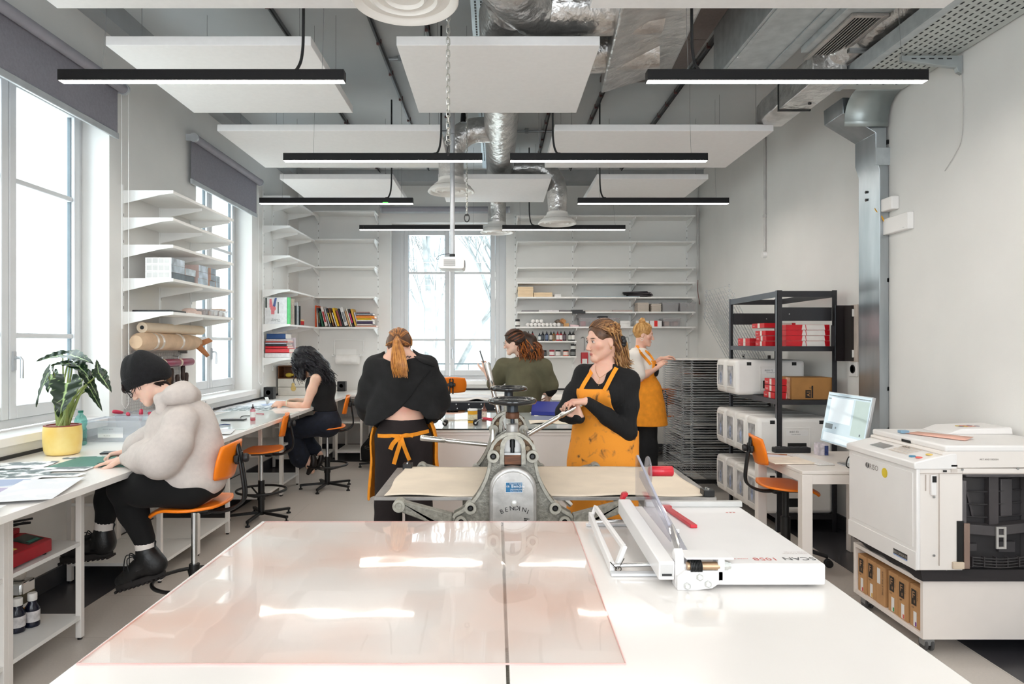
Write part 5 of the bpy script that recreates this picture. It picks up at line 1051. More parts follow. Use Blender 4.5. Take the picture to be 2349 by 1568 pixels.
# ================================================================ paper cutter
cw=M('cutter_white','#e6e4e3',.35,var=.01);cg=M('cutter_grey','#dadbdd',.4)
pcut=thing('paper_cutter','large white guillotine paper cutter with red parts on the right table','paper cutter',(.67,2.1,TZ))
X0,X1,Y0_,Y1_=.477,.876,1.81,2.456
MB().box(X0,X1,Y0_,Y1_,TZ+.008,.965).build('base_board',cw,pcut,bevel=.006)
for x in(X0+.05,X1-.04):
 for y in(Y0_+.04,Y1_-.04):MB().lathe([(.014,0),(.014,.009)],(x,y,TZ),12).build('rubber_foot',rubber,pcut)
MB().box(X0+.06,X1+.006,2.44,2.462,.965,.985).build('backstop_rail',M('rail_grey','#c9c8c5',.4,.3),pcut,bevel=.002)
MB().bar((.455,1.815,.945),(.452,2.40,.978),.042,.05).build('clamp_beam',cw,pcut,bevel=.003)
MB().box(.438,.472,1.8135,1.8155,.93,.962).build('beam_opening',M('beam_inside','#c9c7c5',.6),pcut);MB().box(.442,.468,1.8125,1.8137,.932,.938).build('beam_slot',blackm,pcut)
MB().prism([(1.815,.90),(1.815,.985),(1.835,1.0),(1.85,.985),(1.85,.90)],(.478,0,0),(0,1,0),(0,0,1),(.024,0,0)).build('pivot_bracket',cw,pcut,bevel=.002)
MB().prism([(.478,.9),(.478,.935),(.5,.952),(.6,.952),(.6,.925),(.57,.905),(.53,.9)],(0,1.795,0),(1,0,0),(0,0,1),(0,.016,0)).build('pivot_bracket',cw,pcut,bevel=.003)
MB().box(.5,.625,1.79,1.86,.983,.988).build('top_plate',cw,pcut,bevel=.001);MB().box(.585,.603,1.795,1.84,.925,.984).build('bracket_web',cw,pcut,bevel=.002)
MB().cyl((.505,1.805,.962),(.59,1.805,.962),.011).build('pivot_shaft',M('bronze','#b89a7c',.35,.8),pcut)
sp=MB()
pts=[(.512+.03*i/80,1.805+.0155*math.cos(i*.6),.962+.0155*math.sin(i*.6))for i in range(81)]
sp.tube(pts,.0022,6).build('spring',blackm,pcut)
for x,z in((.536,.936),(.558,.918),(.503,.913)):MB().lathe([(.009,0),(.009,-.006),(.006,-.008),(0,-.008)],(x,1.795,z),6,'Y').build('bolt',M('zinc','#d6d7d3',.3,.6),pcut)
MB().lathe([(.013,0),(.013,.012),(.01,.012),(.01,.02),(0,.02)],(.602,1.81,.962),6,'X').build('pivot_nut',MATS['zinc'],pcut)
guard=glass('clear_guard','#f4f4f8',.07,.0)
MB().prism([(2.43,1.0),(2.43,1.148),(2.40,1.157),(2.36,1.146),(1.965,1.03),(1.945,1.0),(1.945,.985)],(.497,0,0),(0,1,0),(0,0,1),(.004,0,0)).build('clear_guard',guard,pcut,smooth=0)
MB().bar((.499,2.40,1.1555),(.499,1.962,1.029),.007,.005).bar((.499,2.431,1.0),(.499,2.431,1.15),.006,.004).build('guard_edge',M('guard_edge','#bfc0cf',.15,alpha=.75),pcut)
MB().prism([(1.99,1.0),(1.965,1.03),(1.93,1.012),(1.86,.97),(1.84,.935),(1.855,.925),(1.9,.955)],(.506,0,0),(0,1,0),(0,0,1),(.005,0,0)).build('blade',M('blade_steel','#d2d0cb',.25,.8),pcut)
MB().bar((.515,1.84,.972),(.53,2.48,1.075),.016,.022).build('blade_arm',glass('arm_clear','#e9e9ee',.1,.05,op=.25,opcol='#e4e4ea'),pcut)
hc=at(1487,1080,2.5)
MB().lathe([(.053,-.003),(.055,0),(.053,.003),(0,.003)],hc,32,'X').build('hand_shield',glass('shield_clear','#efeff4',.12,.02,op=.14,opcol='#f0eff4'),pcut,smooth=50)
MB().tube([hc+Vector((-.0,0,0)),hc+Vector((.006,0,0)),hc+Vector((.086,0,0)),hc+Vector((.09,0,0))],[.012,.019,.0195,.016],20).build('red_handle',M('cutter_red','#c8152a',.35,coat=.3),pcut,smooth=50)
rp_=MATS['cutter_red']
MB().prism([(.445,.955),(.445,1.0),(.452,1.018),(.47,1.02),(.47,1.01),(.46,1.0),(.462,.955)],(0,2.42,0),(1,0,0),(0,0,1),(0,.03,0)).build('red_clamp',rp_,pcut,bevel=.003)
a,b=at(1549,1154,2.39),at(1592,1203,2.16);a.z=b.z=.972
MB().prism([(-.011,0),(.011,0),(.009,.24),(.02,.25),(.02,.27),(-.012,.27)],(b.x,b.y,.9655),(1,0,0),(-.1,1,0),(0,0,.011)).build('red_pointer',rp_,pcut,bevel=.002)
MB().box(.52,.545,2.02,2.05,.988,1.0).build('guide_block',cw,pcut,bevel=.002);MB().cyl((.53,1.98,.965),(.53,1.98,1.0),.003).build('guide_pin',steel,pcut)
# side paper stop frame
fx=.342
MB().bar((fx-.012,1.93,.915),(fx-.006,2.42,.938),.014,.03).build('stop_bar',cw,pcut,bevel=.002)
MB().bar((fx+.024,1.95,.968),(fx+.01,2.40,.972),.012,.016).build('stop_bar',cw,pcut,bevel=.002)
MB().bar((fx+.0,1.94,.912),(fx+.026,1.945,.975),.02,.012).build('stop_link',cw,pcut,bevel=.003);MB().bar((fx-.01,2.41,.912),(fx+.01,2.405,.978),.02,.012).build('stop_link',cw,pcut,bevel=.003)
for y in(1.93,2.40):MB().cyl((fx-.01,y,.922),(.47,y,.926),.006).build('guide_rod',chrome,pcut)
MB().box(fx-.02,.47,1.90,1.925,TZ+.001,TZ+.009).box(fx-.02,.47,2.42,2.44,TZ+.001,TZ+.009).build('stop_rail',cg,pcut,bevel=.001)
MB().tube([(fx+.004+.008*math.cos(i*.7),1.925,.914+.008*math.sin(i*.7))for i in range(36)],.0016,5).tube([(fx+.004,1.925,.914),(fx+.02,1.922,.945)],.0014,5).tube([(fx+.0,1.925,.914),(fx-.02,1.922,.935)],.0014,5).build('torsion_spring',M('spring_dark','#4a4641',.4,.6),pcut)
txd,txr=M('print_dark','#4c4a4d',.6),M('print_red','#d26a68',.6)
MB().text('SCAN',(.868,1.865,.9652),(-1,0,0),(0,-1,0),.034).build('dark_lettering',txd,pcut,smooth=0)
MB().text('1058',(.765,1.862,.9652),(-1,0,0),(0,-1,0),.034).text('MADE IN GERMANY',(.685,1.857,.9652),(-1,0,0),(0,-1,0),.011).build('red_lettering',txr,pcut,smooth=0)
MB().text('VIDEO TUTORIAL',(.868,1.902,.9652),(-1,0,0),(0,-1,0),.009).text('PAPER CUTTER',(.868,1.915,.9652),(-1,0,0),(0,-1,0),.009).text('ideal',(.83,2.37,.9652),(-1,0,0),(0,-1,0),.012).build('small_lettering',M('print_grey','#b9a9a6',.6),pcut,smooth=0)
lg=MB()
for x in(.8,.812,.824):lg.prism([(-.005,0),(0,.004),(.005,0),(0,-.004)],(x,2.36,.9653),(1,0,0),(0,1,0),(0,0,.0003))
lg.build('red_mark',txr,pcut,smooth=0)
# ================================================================ etching press
hammer=M('hammered_grey','#8d8a80',.45,.25,var=.18,scale=70,bump=.25,bscale=140)
framel=M('frame_edge_grey','#a9a69b',.45,.2,var=.12,scale=50,bump=.1,bscale=120)
press=thing('etching_press','grey cast etching press with two handwheels behind the front table','press',(.06,3.3,0))
Z0=2.88
def zx(px):return(840+px/4.356-VX)*Z0/F
def zz_(py):return EYE-(860+py/4.356-VY)*Z0/F
half=[(0,560),(60,565),(115,590),(170,630),(212,685),(232,745),(238,800),(242,880),(255,950),(280,1030),(318,1110),(365,1190),(425,1265),(500,1325),(585,1372),(598,1400),(598,1560),(598,1900),(560,2100)]
cxp=1463
outline=[(zx(cxp+dx),zz_(y))for dx,y in half]+[(zx(cxp-dx),zz_(y))for dx,y in reversed(half[1:])]
def ring_mesh(mb,out,y0,y1,wdt):
 """raised border along an open outline"""
 n=len(out);c=[]
 for i in range(n):
  a,b=Vector((*out[max(i-1,0)],0)),Vector((*out[min(i+1,n-1)],0));d=(b-a).normalized();nn=Vector((d.y,-d.x,0))
  p=Vector((*out[i],0));c.append((p,p+nn*wdt))
 for i in range(n-1):
  (a,a2),(b,b2)=c[i],c[i+1]
  vs=[(a.x,y0,a.y),(b.x,y0,b.y),(b2.x,y0,b2.y),(a2.x,y0,a2.y),(a.x,y1,a.y),(b.x,y1,b.y),(b2.x,y1,b2.y),(a2.x,y1,a2.y)]
  mb.add(vs,[(0,1,2,3),(4,7,6,5),(0,4,5,1),(1,5,6,2),(2,6,7,3),(3,7,4,0)])
def side_frame(Y,nm):
 k=1.0;arch=[(zx(cxp+dx),zz_(y))for dx,y in((85,880),(85,720),(78,680),(55,645),(20,628),(-20,628),(-55,645),(-78,680),(-85,720),(-85,880))]
 # plate with an arched opening: two mirrored halves
 for s in(1,-1):
  hp=[(zx(cxp+s*dx),zz_(y))for dx,y in half];op=[(zx(cxp+s*dx),zz_(y))for dx,y in((0,628),(20,628),(55,645),(78,680),(85,720),(85,900),(0,900))]
  poly=hp+[(zx(cxp),hp[-1][1])]+list(reversed(op))
  MB().prism(poly,(0,Y,0),(1,0,0),(0,0,1),(0,.05,0)).build(nm,hammer,press,smooth=0)
 rb=MB();ring_mesh(rb,[(zx(cxp-dx),zz_(y))for dx,y in reversed(half[1:16])]+[(zx(cxp+dx),zz_(y))for dx,y in half[:16]],Y-.014,Y+.06,.0125);rb.build('frame_border',framel,press,smooth=40)
 ra=MB();ring_mesh(ra,list(reversed(arch)),Y-.012,Y+.05,-.018);ra.build('arch_border',framel,press,smooth=40)
 for dx,y,r in((193,795,.0255),(417,1305,.0245),(510,1440,.0245)):
  for s in(1,-1):
   c=(zx(cxp+s*dx),Y,zz_(y));MB().lathe([(r,.03),(r,-.03),(r*.55,-.03),(r*.5,-.02),(0,-.02)],c,20,'Y').build('tie_hub',framel,press,smooth=40)
   MB().lathe([(r*.48,-.022),(r*.3,-.026),(0,-.026)],c,14,'Y').build('tie_bolt',blackm,press)
 for s in(1,-1):
  c=(zx(cxp+s*155),Y-.004,zz_(720));pk=[(-.03,-.05),(.028,-.035),(.02,.03),(-.01,.048),(-.03,.02)]
  MB().prism([(x*s,z)for x,z in pk],c,(1,0,0),(0,0,1),(0,.004,0)).build('cast_pocket',M('rust_brown','#6d5640',.7,.2,var=.35,scale=30,bump=.4),press,bevel=.003)
  MB().lathe([(.011,.0),(.011,-.01),(0,-.01)],(c[0]-s*.004,Y-.004,c[2]+.0),6,'Y').build('pocket_bolt',M('rusty_bolt','#7a6a55',.5,.6,var=.2),press)
NY,FY=2.86,3.74
side_frame(NY,'near_frame');side_frame(FY,'far_frame')
alp=M('cast_aluminium','#b7b5b2',.38,.75,var=.09,scale=22,bump=.06)
def cover_poly(w_,top,bot,n=14):
 r=w_;return[(zx(cxp)-w_,bot),(zx(cxp)-w_,top-r)]+[(zx(cxp)-w_*math.cos(a),top-r+r*math.sin(a))for a in[PI*i/n for i in range(1,n)]]+[(zx(cxp)+w_,top-r),(zx(cxp)+w_,bot)]
MB().prism(cover_poly(.0975,zz_(885),.3),(0,NY-.062,0),(1,0,0),(0,0,1),(0,.062,0)).build('gear_cover',alp,press,bevel=.012,seg=4,smooth=50)
MB().prism(cover_poly(.088,zz_(925),.3),(0,NY-.066,0),(1,0,0),(0,0,1),(0,.01,0)).build('cover_face',alp,press,bevel=.006,seg=3,smooth=50)
cyf=NY-.0665
k2=(NY-.07)/Z0
def fx_(px):return(840+px/4.356-VX)*(NY-.07)/F
def fz_(py):return EYE-(860+py/4.356-VY)*(NY-.07)/F
MB().box(fx_(1397),fx_(1560),cyf-.0008,cyf,fz_(1170),fz_(1075)).build('maker_plate',M('plate_blue','#1f6d9c',.4,var=.2,scale=40),press)
pp=MB();pw=M('plate_white','#e9eef2',.5)
pp.text('MACCHINE GRAFICHE',(fx_(1432),cyf-.001,fz_(1092)),(1,0,0),(0,0,1),.0062).text('f.lli',(fx_(1402),cyf-.001,fz_(1122)),(1,0,0),(0,0,1),.011).text('Bendini',(fx_(1450),cyf-.001,fz_(1125)),(1,0,0),(0,0,1),.0185)
pp.text('BOLOGNA ITALIA',(fx_(1442),cyf-.001,fz_(1148)),(1,0,0),(0,0,1),.0068).text('Via Ponte di Ferro 22',(fx_(1437),cyf-.001,fz_(1164)),(1,0,0),(0,0,1),.0062)
e=pp;e.box(fx_(1393),fx_(1564),cyf-.0012,cyf-.0009,fz_(1073),fz_(1070)).box(fx_(1393),fx_(1564),cyf-.0012,cyf-.0009,fz_(1175),fz_(1171));pp.build('maker_lettering',pw,press,smooth=0)
bl_=MB()
for ch,px,py,a in(('B',1362,1390,.38),('E',1407,1370,.24),('N',1450,1354,.1),('D',1496,1350,.0),('I',1540,1354,-.1),('N',1568,1362,-.2),('I',1616,1384,-.42)):
 bl_.text(ch,(fx_(px-17),cyf-.001,fz_(py)),(math.cos(a),0,math.sin(a)),(-math.sin(a),0,math.cos(a)),.026)
for i,ch in enumerate('BOLOGNA'):
 a=-PI*(.5+.32-.64*i/6);px=1483+math.cos(a)*165;py=1390-math.sin(a)*165;b=a+PI/2
 bl_.text(ch,(fx_(px-15),cyf-.001,fz_(py)),(math.cos(b),0,math.sin(b)),(-math.sin(b),0,math.cos(b)),.031)
bl_.build('cast_lettering',M('letter_black','#191918',.6),press,smooth=0)
MB().lathe([(.013,0),(.013,-.006),(.009,-.009),(0,-.009)],(fx_(1480),cyf,fz_(1283)),18,'Y').build('cover_screw',MATS['zinc'],press,smooth=50)
# guide blocks in the arch
MB().box(zx(1380),zx(1545),NY-.002,NY+.04,zz_(884),zz_(790)).build('wood_packing',M('packing_wood','#7a4a2c',.55,var=.35,scale=10,stretch=(1,1,14)),press,bevel=.001)
MB().box(zx(1378),zx(1547),NY-.003,NY+.045,zz_(790),zz_(768)).build('packing_plate',steel,press,bevel=.001);MB().box(zx(1378),zx(1547),NY+.03,NY+.045,zz_(768),zz_(640)).build('back_plate',alp,press)
MB().cyl((zx(1462),NY+.02,zz_(775)),(zx(1462),NY+.02,zz_(640)),.0085).cyl((zx(1462),NY+.02,zz_(720)),(zx(1462),NY+.02,zz_(650)),.011).build('pressure_screw',blackm,press)
def wheel(Y,first):
 x=zx(1462)if first else at(1167,0,Y).x;k=Y/Z0
 zc=1.306 if first else 1.300
 b=Vector((x,Y,0))
 MB().lathe([(.0,zz_(575)),(.026,zz_(575)),(.028,zz_(560)),(.025,zz_(520)),(.027,zz_(490)),(.022,zz_(482)),(0,zz_(482))],b,24).build('screw_boss',alp if first else framel,press,smooth=50)
 MB().lathe([(.009,zz_(490)),(.009,zz_(440)),(.011,zz_(440)),(.011,zz_(380)),(0,zz_(380))],b,14).build('screw_shaft',M('shaft_dark','#3b3e42',.35,.8),press)
 MB().lathe([(.0,zz_(432)),(.028,zz_(432)),(.029,zz_(425)),(.029,zz_(375)),(.027,zz_(370)),(0,zz_(370))],b,24).build('brass_collar',M('collar_brown','#6b4630',.5,.4,var=.15),press,smooth=50)
 MB().lathe([(.0245,zz_(370)),(.0245,zc-.02),(.02,zc-.005),(0,zc)],b,20).build('wheel_hub',MATS['shaft_dark'],press,smooth=50)
 rim=M('handwheel_black','#101012',.18,coat=.5,var=.1)
 MB().lathe([(.082,zc),(.084,zc+.010),(.09,zc+.0135),(.097,zc+.012),(.1025,zc+.004),(.1025,zc-.004),(.097,zc-.011),(.09,zc-.012),(.084,zc-.008),(.082,zc)],b,44).build('handwheel_rim',rim,press,smooth=60)
 for i in range(4):a=.4+i*PI/2;MB().tube([b+Vector((.015*math.cos(a),.015*math.sin(a),zc-.008)),b+Vector((.085*math.cos(a),.085*math.sin(a),zc))],.011,8,flat=.6).build('handwheel_spoke',rim,press)
wheel(NY+.03,True);wheel(FY+.03,False)
# bed, felt, rollers, arms
MB().box(-.53,.962,2.972,3.68,.866,.88).build('press_bed',M('bed_metal','#a6a29e',.45,.7,var=.14,scale=9,bump=.04),press,bevel=.001)
def felt(u,v):
 x=lerp(-.487,.92,u)+(v-.5)*.0;y=lerp(2.985,3.672,v);x+=.006*math.sin(v*9)
 y+=.004*math.sin(u*26);z=.885+.004*math.sin(u*19+v*2)*(1-v)**6+.002*math.sin(u*7)*math.sin(v*5)
 return(x,y,z)
t=thing('felt_blanket','cream felt blanket lying on the bed of the press','felt blanket',(.2,3.3,.882));MB().grid(felt,90,24).build('cloth',M('felt_cream','#e9dac6',.95,var=.05,scale=5,bump=.15,bscale=200),t,solid=.004)
for x,y,l in((-.47,3.65,'black clamp on the left rear corner of the press bed'),(.93,3.0,'black clamp at the right front corner of the press bed')):
 t=thing('bed_stop',l,'clamp',(x,y,.881));MB().box(x-.024,x+.024,y-.03,y+.03,.881,.91).build('block',blackm,t,bevel=.003)
 for q in(-.014,.014):MB().lathe([(.006,0),(.006,.006),(0,.006)],(x,y+q,.91),6).build('bolt',chrome,t)
MB().cyl((.068,NY+.05,.77),(.068,FY,.77),.088,n=32).build('lower_roller',steel,press);MB().cyl((.068,NY+.05,.985),(.068,FY,.985),.092,n=32).build('upper_roller',steel,press)
for s in(1,-1):
 for dx,y in((193,795),(417,1305)):MB().cyl((zx(cxp+s*dx),NY+.05,zz_(y)),(zx(cxp+s*dx),FY,zz_(y)),.014).build('tie_rod',chrome,press)
 for Y in(NY,FY):
  x0,z0=zx(cxp+s*598),zz_(1430);x1,z1=zx(cxp+s*1130),zz_(1295)
  MB().prism([(x0,z0+.02),(x1,z1+.022),(x1+s*.01,z1-.02),(x0,z0-.05),(x0,z0-.07)],(0,Y,0),(1,0,0),(0,0,1),(0,.045,0)).build('bed_arm',hammer,press,bevel=.004)
  MB().lathe([(.026,.05),(.026,-.01),(.016,-.01),(.012,-.004),(0,-.004)],(x1,Y,z1),20,'Y').build('arm_hub',framel,press,smooth=40)
 MB().cyl((zx(cxp+s*1130),NY+.05,zz_(1295)-.026),(zx(cxp+s*1130),FY,zz_(1295)-.026),.016).build('bed_roller',blackm,press)
MB().box(-.35,.5,NY+.0,FY+.05,0,.09).build('press_foot',hammer,press,bevel=.01)
# star handle
hub=Vector((.064,3.93,.954));sh_=M('polished_bar','#d9d6d2',.18,1,var=.05)
MB().cyl((hub.x,FY+.05,hub.z),(hub.x,3.97,hub.z),.045).build('star_hub',framel,press)
for ang in(30,103.5,174,246,318):
 a=math.radians(ang);d=Vector((math.cos(a),0,math.sin(a)));p=[hub+d*q for q in(.03,.34,.355,.36,.40,.49,.5)]
 MB().tube(p,[.0135,.0135,.012,.0155,.0165,.019,.016],16).build('star_bar',sh_,press,smooth=50)
 # ================================================================ glass topped island
isl=thing('island_cabinet','white island cabinet with a glass top behind the press','cabinet',(.1,5.8,0))
MB().box(-.8,1.05,5.21,6.4,.06,.87).build('body',M('cabinet_white','#eae3df',.4,var=.01),isl,bevel=.003)
MB().box(-.81,1.06,5.2,6.41,.872,.892).build('top_board',laminate,isl,bevel=.002);MB().box(-.81,1.06,5.195,6.41,.8925,.9).build('glass_top',M('slab_glass','#c9d0d0',.03,var=.01,spec=.9),isl)
MB().box(-.812,1.062,5.1925,5.1945,.891,.9005).build('glass_edge',M('glass_edge_dark','#1f2b2a',.3),isl);MB().box(-.79,1.04,5.207,5.2095,.845,.847).build('panel_seam',M('seam_grey','#c9bfb9',.7),isl);MB().box(-.75,1.0,5.25,6.36,0,.06).build('plinth',blackm,isl)
IZ=.9008
def hroller(px,py,dx,lab):
 p=on(px,py,IZ);t=thing('hand_roller',lab,'roller',p,group='small ink rollers on the glass top');c=p+Vector((0,0,.021))
 MB().cyl(c+Vector((0,-.02,0)),c+Vector((0,.07,0)),.021,n=20).build('rubber',rubber,t);MB().lathe([(.008,0),(.008,-.004),(0,-.004)],c+Vector((0,-.02,0)),10,'Y').build('axle_end',steel,t)
 s=1 if dx>0 else-1
 MB().tube([c+Vector((0,-.024,0)),c+Vector((s*.03,-.024,.028)),c+Vector((s*.06,.02,.03))],.0035,6).build('fork',steel,t)
 MB().tube([c+Vector((s*.05,.02,.031)),c+Vector((s*.07,.02,.031)),c+Vector((s*.12,.02,.022)),c+Vector((s*.19,.02,.01))],[.006,.011,.013,.008],12).build('handle',M('roller_handle_red','#b3203a',.35),t)
hroller(1021,976,-1,'small ink roller with its handle to the left, near the standing person in black');hroller(1091,975,1,'small ink roller with its red handle to the right, before the yellow tin')
p=on(1084,969,IZ);t=thing('ink_tin','yellow ink tin with a pale label on the glass top','tin',p)
MB().lathe([(.038,0),(.04,.003),(.04,.098),(.038,.1)],p,28).build('body',M('tin_yellow','#e8aa1e',.4),t);MB().lathe([(.0403,.025),(.0403,.07)],p,28).build('paper_label',M('tin_label','#d9cfae',.6,var=.15,scale=40),t);MB().lathe([(.0405,.1),(.041,.102),(.041,.112),(.036,.112),(.036,.108),(0,.108)],p,28).build('lid',whitem,t);MB().lathe([(.0406,.02),(.0406,.024)],p,28).build('dark_line',blackm,t)
p=on(1100,962,IZ);t=thing('ink_jar','dark blue ink jar right of the yellow tin','jar',p);MB().lathe([(.022,0),(.022,.07),(.018,.075)],p,18).build('body',M('jar_navy','#1b1f3c',.2),t);MB().lathe([(.0225,.072),(.0225,.09),(0,.09)],p,18).build('lid',blackplas,t)
p=on(1111,966,IZ);t=thing('ink_bottle','brown squeeze bottle with a nozzle on the glass top','bottle',p)
MB().lathe([(.02,0),(.021,.003),(.021,.095),(.017,.105),(.01,.108)],p,18).build('body',M('bottle_brown','#7a4a3c',.35),t,smooth=50);MB().lathe([(.0214,.025),(.0214,.085)],p,18).build('paper_label',M('label_cream','#d9c9bb',.6,var=.3,scale=50),t);MB().lathe([(.013,.107),(.013,.118),(.006,.124),(.0035,.155),(0,.155)],p,14).build('nozzle',M('nozzle_brown','#5d3a30',.4),t)
p=on(1158,955,IZ);t=thing('glass_jar','small clear glass jar behind the near handwheel','jar',p);MB().lathe([(.03,0),(.031,.004),(.031,.1),(.027,.105)],p,20).build('body',clearp,t,smooth=50)
book((.45,6.08,.925),.03,.2,.2,'#2a3390','closed blue book on the far edge of the glass top','books on the glass top',None);bb=[o for o in COL.objects if o.name.startswith('book')and o.get('label')=='closed blue book on the far edge of the glass top'][0]
bb.location=(.365,6.12,.905);bb.rotation_euler=(0,PI/2+.0,0);bb.rotation_euler=Matrix(((0,1,0),(0,0,1),(1,0,0))).to_euler()if False else(0,0,0)
for ch in list(bb.children):bpy.data.objects.remove(ch)
MB().box(0,.33,.0,.24,0,.003).box(0,.33,0,.24,.032,.035).box(0,.33,0,.004,0,.035).build('cover',M('book_blue','#2b3590',.5,var=.05),bb);MB().box(.004,.326,.004,.238,.003,.032).build('pages',pagem,bb,smooth=0);bb.rotation_euler=(math.radians(18),0,-.12);bb.location=(.32,6.14,.903)
def isheet(px,py,w_,h_,rz,mt,lab,th=.0015):o=MB().box(-w_/2,w_/2,-h_/2,h_/2,0,th).build('paper_sheet',mt,smooth=0);p=on(px,py,IZ);o.location=p;o.rotation_euler=(0,0,rz);return tag(o,lab,'paper','papers on the glass top')
o=isheet(1265,949,.36,.26,.1,M('paper_white','#efe9e2',.8),'white paper with red marks beside the blue book',.006);
k=MB()
for i in range(5):k.bar((-.1+i*.02,-.05,.0065),(.1+i*.01,-.0+.014*i,.0065),.008,.0006)
k.build('red_marks',M('mark_pink','#d98a92',.7),o,smooth=0)
def wavy(u,v):return(lerp(-.2,.2,u),lerp(-.13,.13,v),.002+.012*max(0,math.sin(u*6))*(1-v))
o=MB().grid(wavy,24,8).build('paper_sheet',M('paper_cream','#eadfce',.85),smooth=60,solid=.003);o.location=on(1270,968,IZ);tag(o,'cream paper curling at the front edge of the glass top','paper','papers on the glass top')
isheet(1045,962,.2,.15,.3,glass('clear_bag','#f3eee8',.1,.1,op=.25,opcol='#efe6dc'),'crumpled clear wrapper by the person in black',.01)
# second press table behind
sp2=thing('press_table','black framed press table with white sheets behind the glass island','press table',(.1,7.6,0))
MB().box(-.85,1.1,7.1,7.125,.85,.935).box(-.85,1.1,8.05,8.075,.85,.935).build('side_rail',M('rail_black','#24262b',.4,.3),sp2,bevel=.002)
for i in range(15):MB().lathe([(.009,0),(.007,-.004),(0,-.005)],(-.8+.13*i,7.1,.915 if True else 0),10,'Y').lathe([(.009,0),(.007,-.004),(0,-.005)],(-.79+.13*i,7.1,.872),10,'Y').build('rivet',chrome,sp2)
MB().box(-.85,1.1,7.1,8.075,.936,.946).build('bed',steel,sp2,bevel=.001)
for x in(-.75,1.0):
 for y in(7.2,7.95):MB().box(x-.03,x+.03,y-.03,y+.03,0,.85).build('leg',blackm,sp2)
MB().tube([(.23,7.05,.9),(.2,7.04,1.2),(.18,7.04,1.37)],.012,8).build('lever',blackm,sp2);MB().ball((.175,7.04,1.38),.02).build('lever_knob',blackplas,sp2);MB().tube([(.18,7.04,1.38),(.3,7.04,1.385)],.005,6).build('lever_pin',M('pin_brass','#8d8a6a',.4,.6),sp2)
def cloth(u,v):return(lerp(-.84,.55,u),lerp(7.09,8.0,v),.952+.022*max(0,math.sin(u*17))**2*(1-v)**2)
t=thing('felt_blanket','white felt with wavy front edge on the black framed press table','felt blanket',(-.15,7.5,.95));MB().grid(cloth,70,10).build('cloth',M('felt_white','#ece8e4',.9,var=.03),t,solid=.006)
o=MB().box(-.3,.3,-.2,.2,0,.003).build('paper_sheet',M('paper_grey','#e3e3e6',.8),smooth=0);o.location=(-.35,7.6,.958);tag(o,'white paper lying on the felt of the press table','paper')
MB().box(.6,1.05,7.2,8.0,.947,.952).build('white_sheet',MATS['paper_white'],sp2)
# ================================================================ wire drying rack
wirem=M('rack_wire','#c6cacd',.35,.6,var=.1,scale=15)
rk=thing('drying_rack','tall wire print drying rack beside the person with the hair bun','drying rack',(2.4,7.5,0),world=True)
RX0,RX1,RY0,RY1=1.94,2.84,7.1,7.87
def tray_mesh():
 m=MB();m.tube([(RX0,RY0,0),(RX0,RY1,0),(RX1,RY1,0),(RX1,RY0,0)],.0032,4,closed=True)
 for i in range(1,14):x=lerp(RX0,RX1,i/14);m.tube([(x,RY0,0),(x,RY1,0)],.0016,4,caps=False)
 for j in range(1,5):y=lerp(RY0,RY1,j/5);m.tube([(RX0,y,-.002),(RX1,y,-.002)],.002,4,caps=False)
 for x,y in((RX0,RY0),(RX0,RY1),(RX0+.1,RY0)):m.tube([(x-.008,y,0),(x-.012,y,.012),(x,y,.018),(x+.012,y,.01),(x+.02,y,0)],.003,4)
 return m
proto=tray_mesh().build('wire_tray',wirem,rk,smooth=0);NT=46
for i in range(NT):
 o=proto if i==0 else proto.copy()
 if i:COL.objects.link(o)
 o.location=(0,0,.17+i*.0262)
HX,hz=2.84,.17+NT*.0262
for i in range(7):
 o=proto.copy();COL.objects.link(o);a=math.radians(60.5+i*.3);z=hz-.31+.048*i
 M4=Matrix.Translation((HX,0,z))@Matrix.Rotation(a,4,'Y')@Matrix.Translation((-HX,0,0));o.matrix_basis=M4
for x in(RX1+.012,):
 for y in(RY0+.02,RY1-.02):MB().box(x-.012,x+.012,y-.012,y+.012,.1,hz+.05).build('upright',blackm,rk)
MB().box(RX0+.1,RX1+.02,RY0,RY0+.03,.09,.13).box(RX0+.1,RX1+.02,RY1-.03,RY1,.09,.13).box(RX0+.1,RX0+.13,RY0,RY1,.09,.13).build('base_frame',blackm,rk)
for x in(RX0+.13,RX1):
 for y in(RY0+.03,RY1-.03):MB().lathe([(.04,-.012),(.04,.012)],(x,y,.04),16,'X').box(x-.015,x+.015,y-.012,y+.012,.05,.09).build('caster',blackplas,rk)
pc_=['#8a8d90','#d9d6d2','#56585c','#c9c3bd','#3e4044','#b5b7bb','#e6e3df','#77797d']
for i in range(30):
 lv=[45,44,43,42,41,40,39,37,36,35,34,33,32,31,30,29,28,27,26,25,23,22,20,19,17,15,13,11,8,5][i];x0=RX0+rnd.uniform(.02,.18);x1=RX1-rnd.uniform(.05,.3)
 c='#e0763a' if i==5 else pc_[i%8]
 tag(MB().box(x0,x1,RY0+rnd.uniform(-.01,.05),RY1-.05,.17+lv*.0262+.0045,.17+lv*.0262+.0058).build('drying_print',M('rackprint_'+c[1:],c,.8,var=.3,scale=6,col2='#d8d6d3',sharp=(.4,.6)),smooth=0),'orange edged print drying in the upper wire rack' if i==5 else 'grey or white print drying flat on a tray of the wire rack','print','prints drying in the wire rack')
o=tag(MB().box(RX0-.01,RX1-.1,RY0-.01,RY1,hz+.0,hz+.006).build('board',M('board_white','#e9e6e1',.7),bevel=.001),'white board lying on top of the wire rack','board')
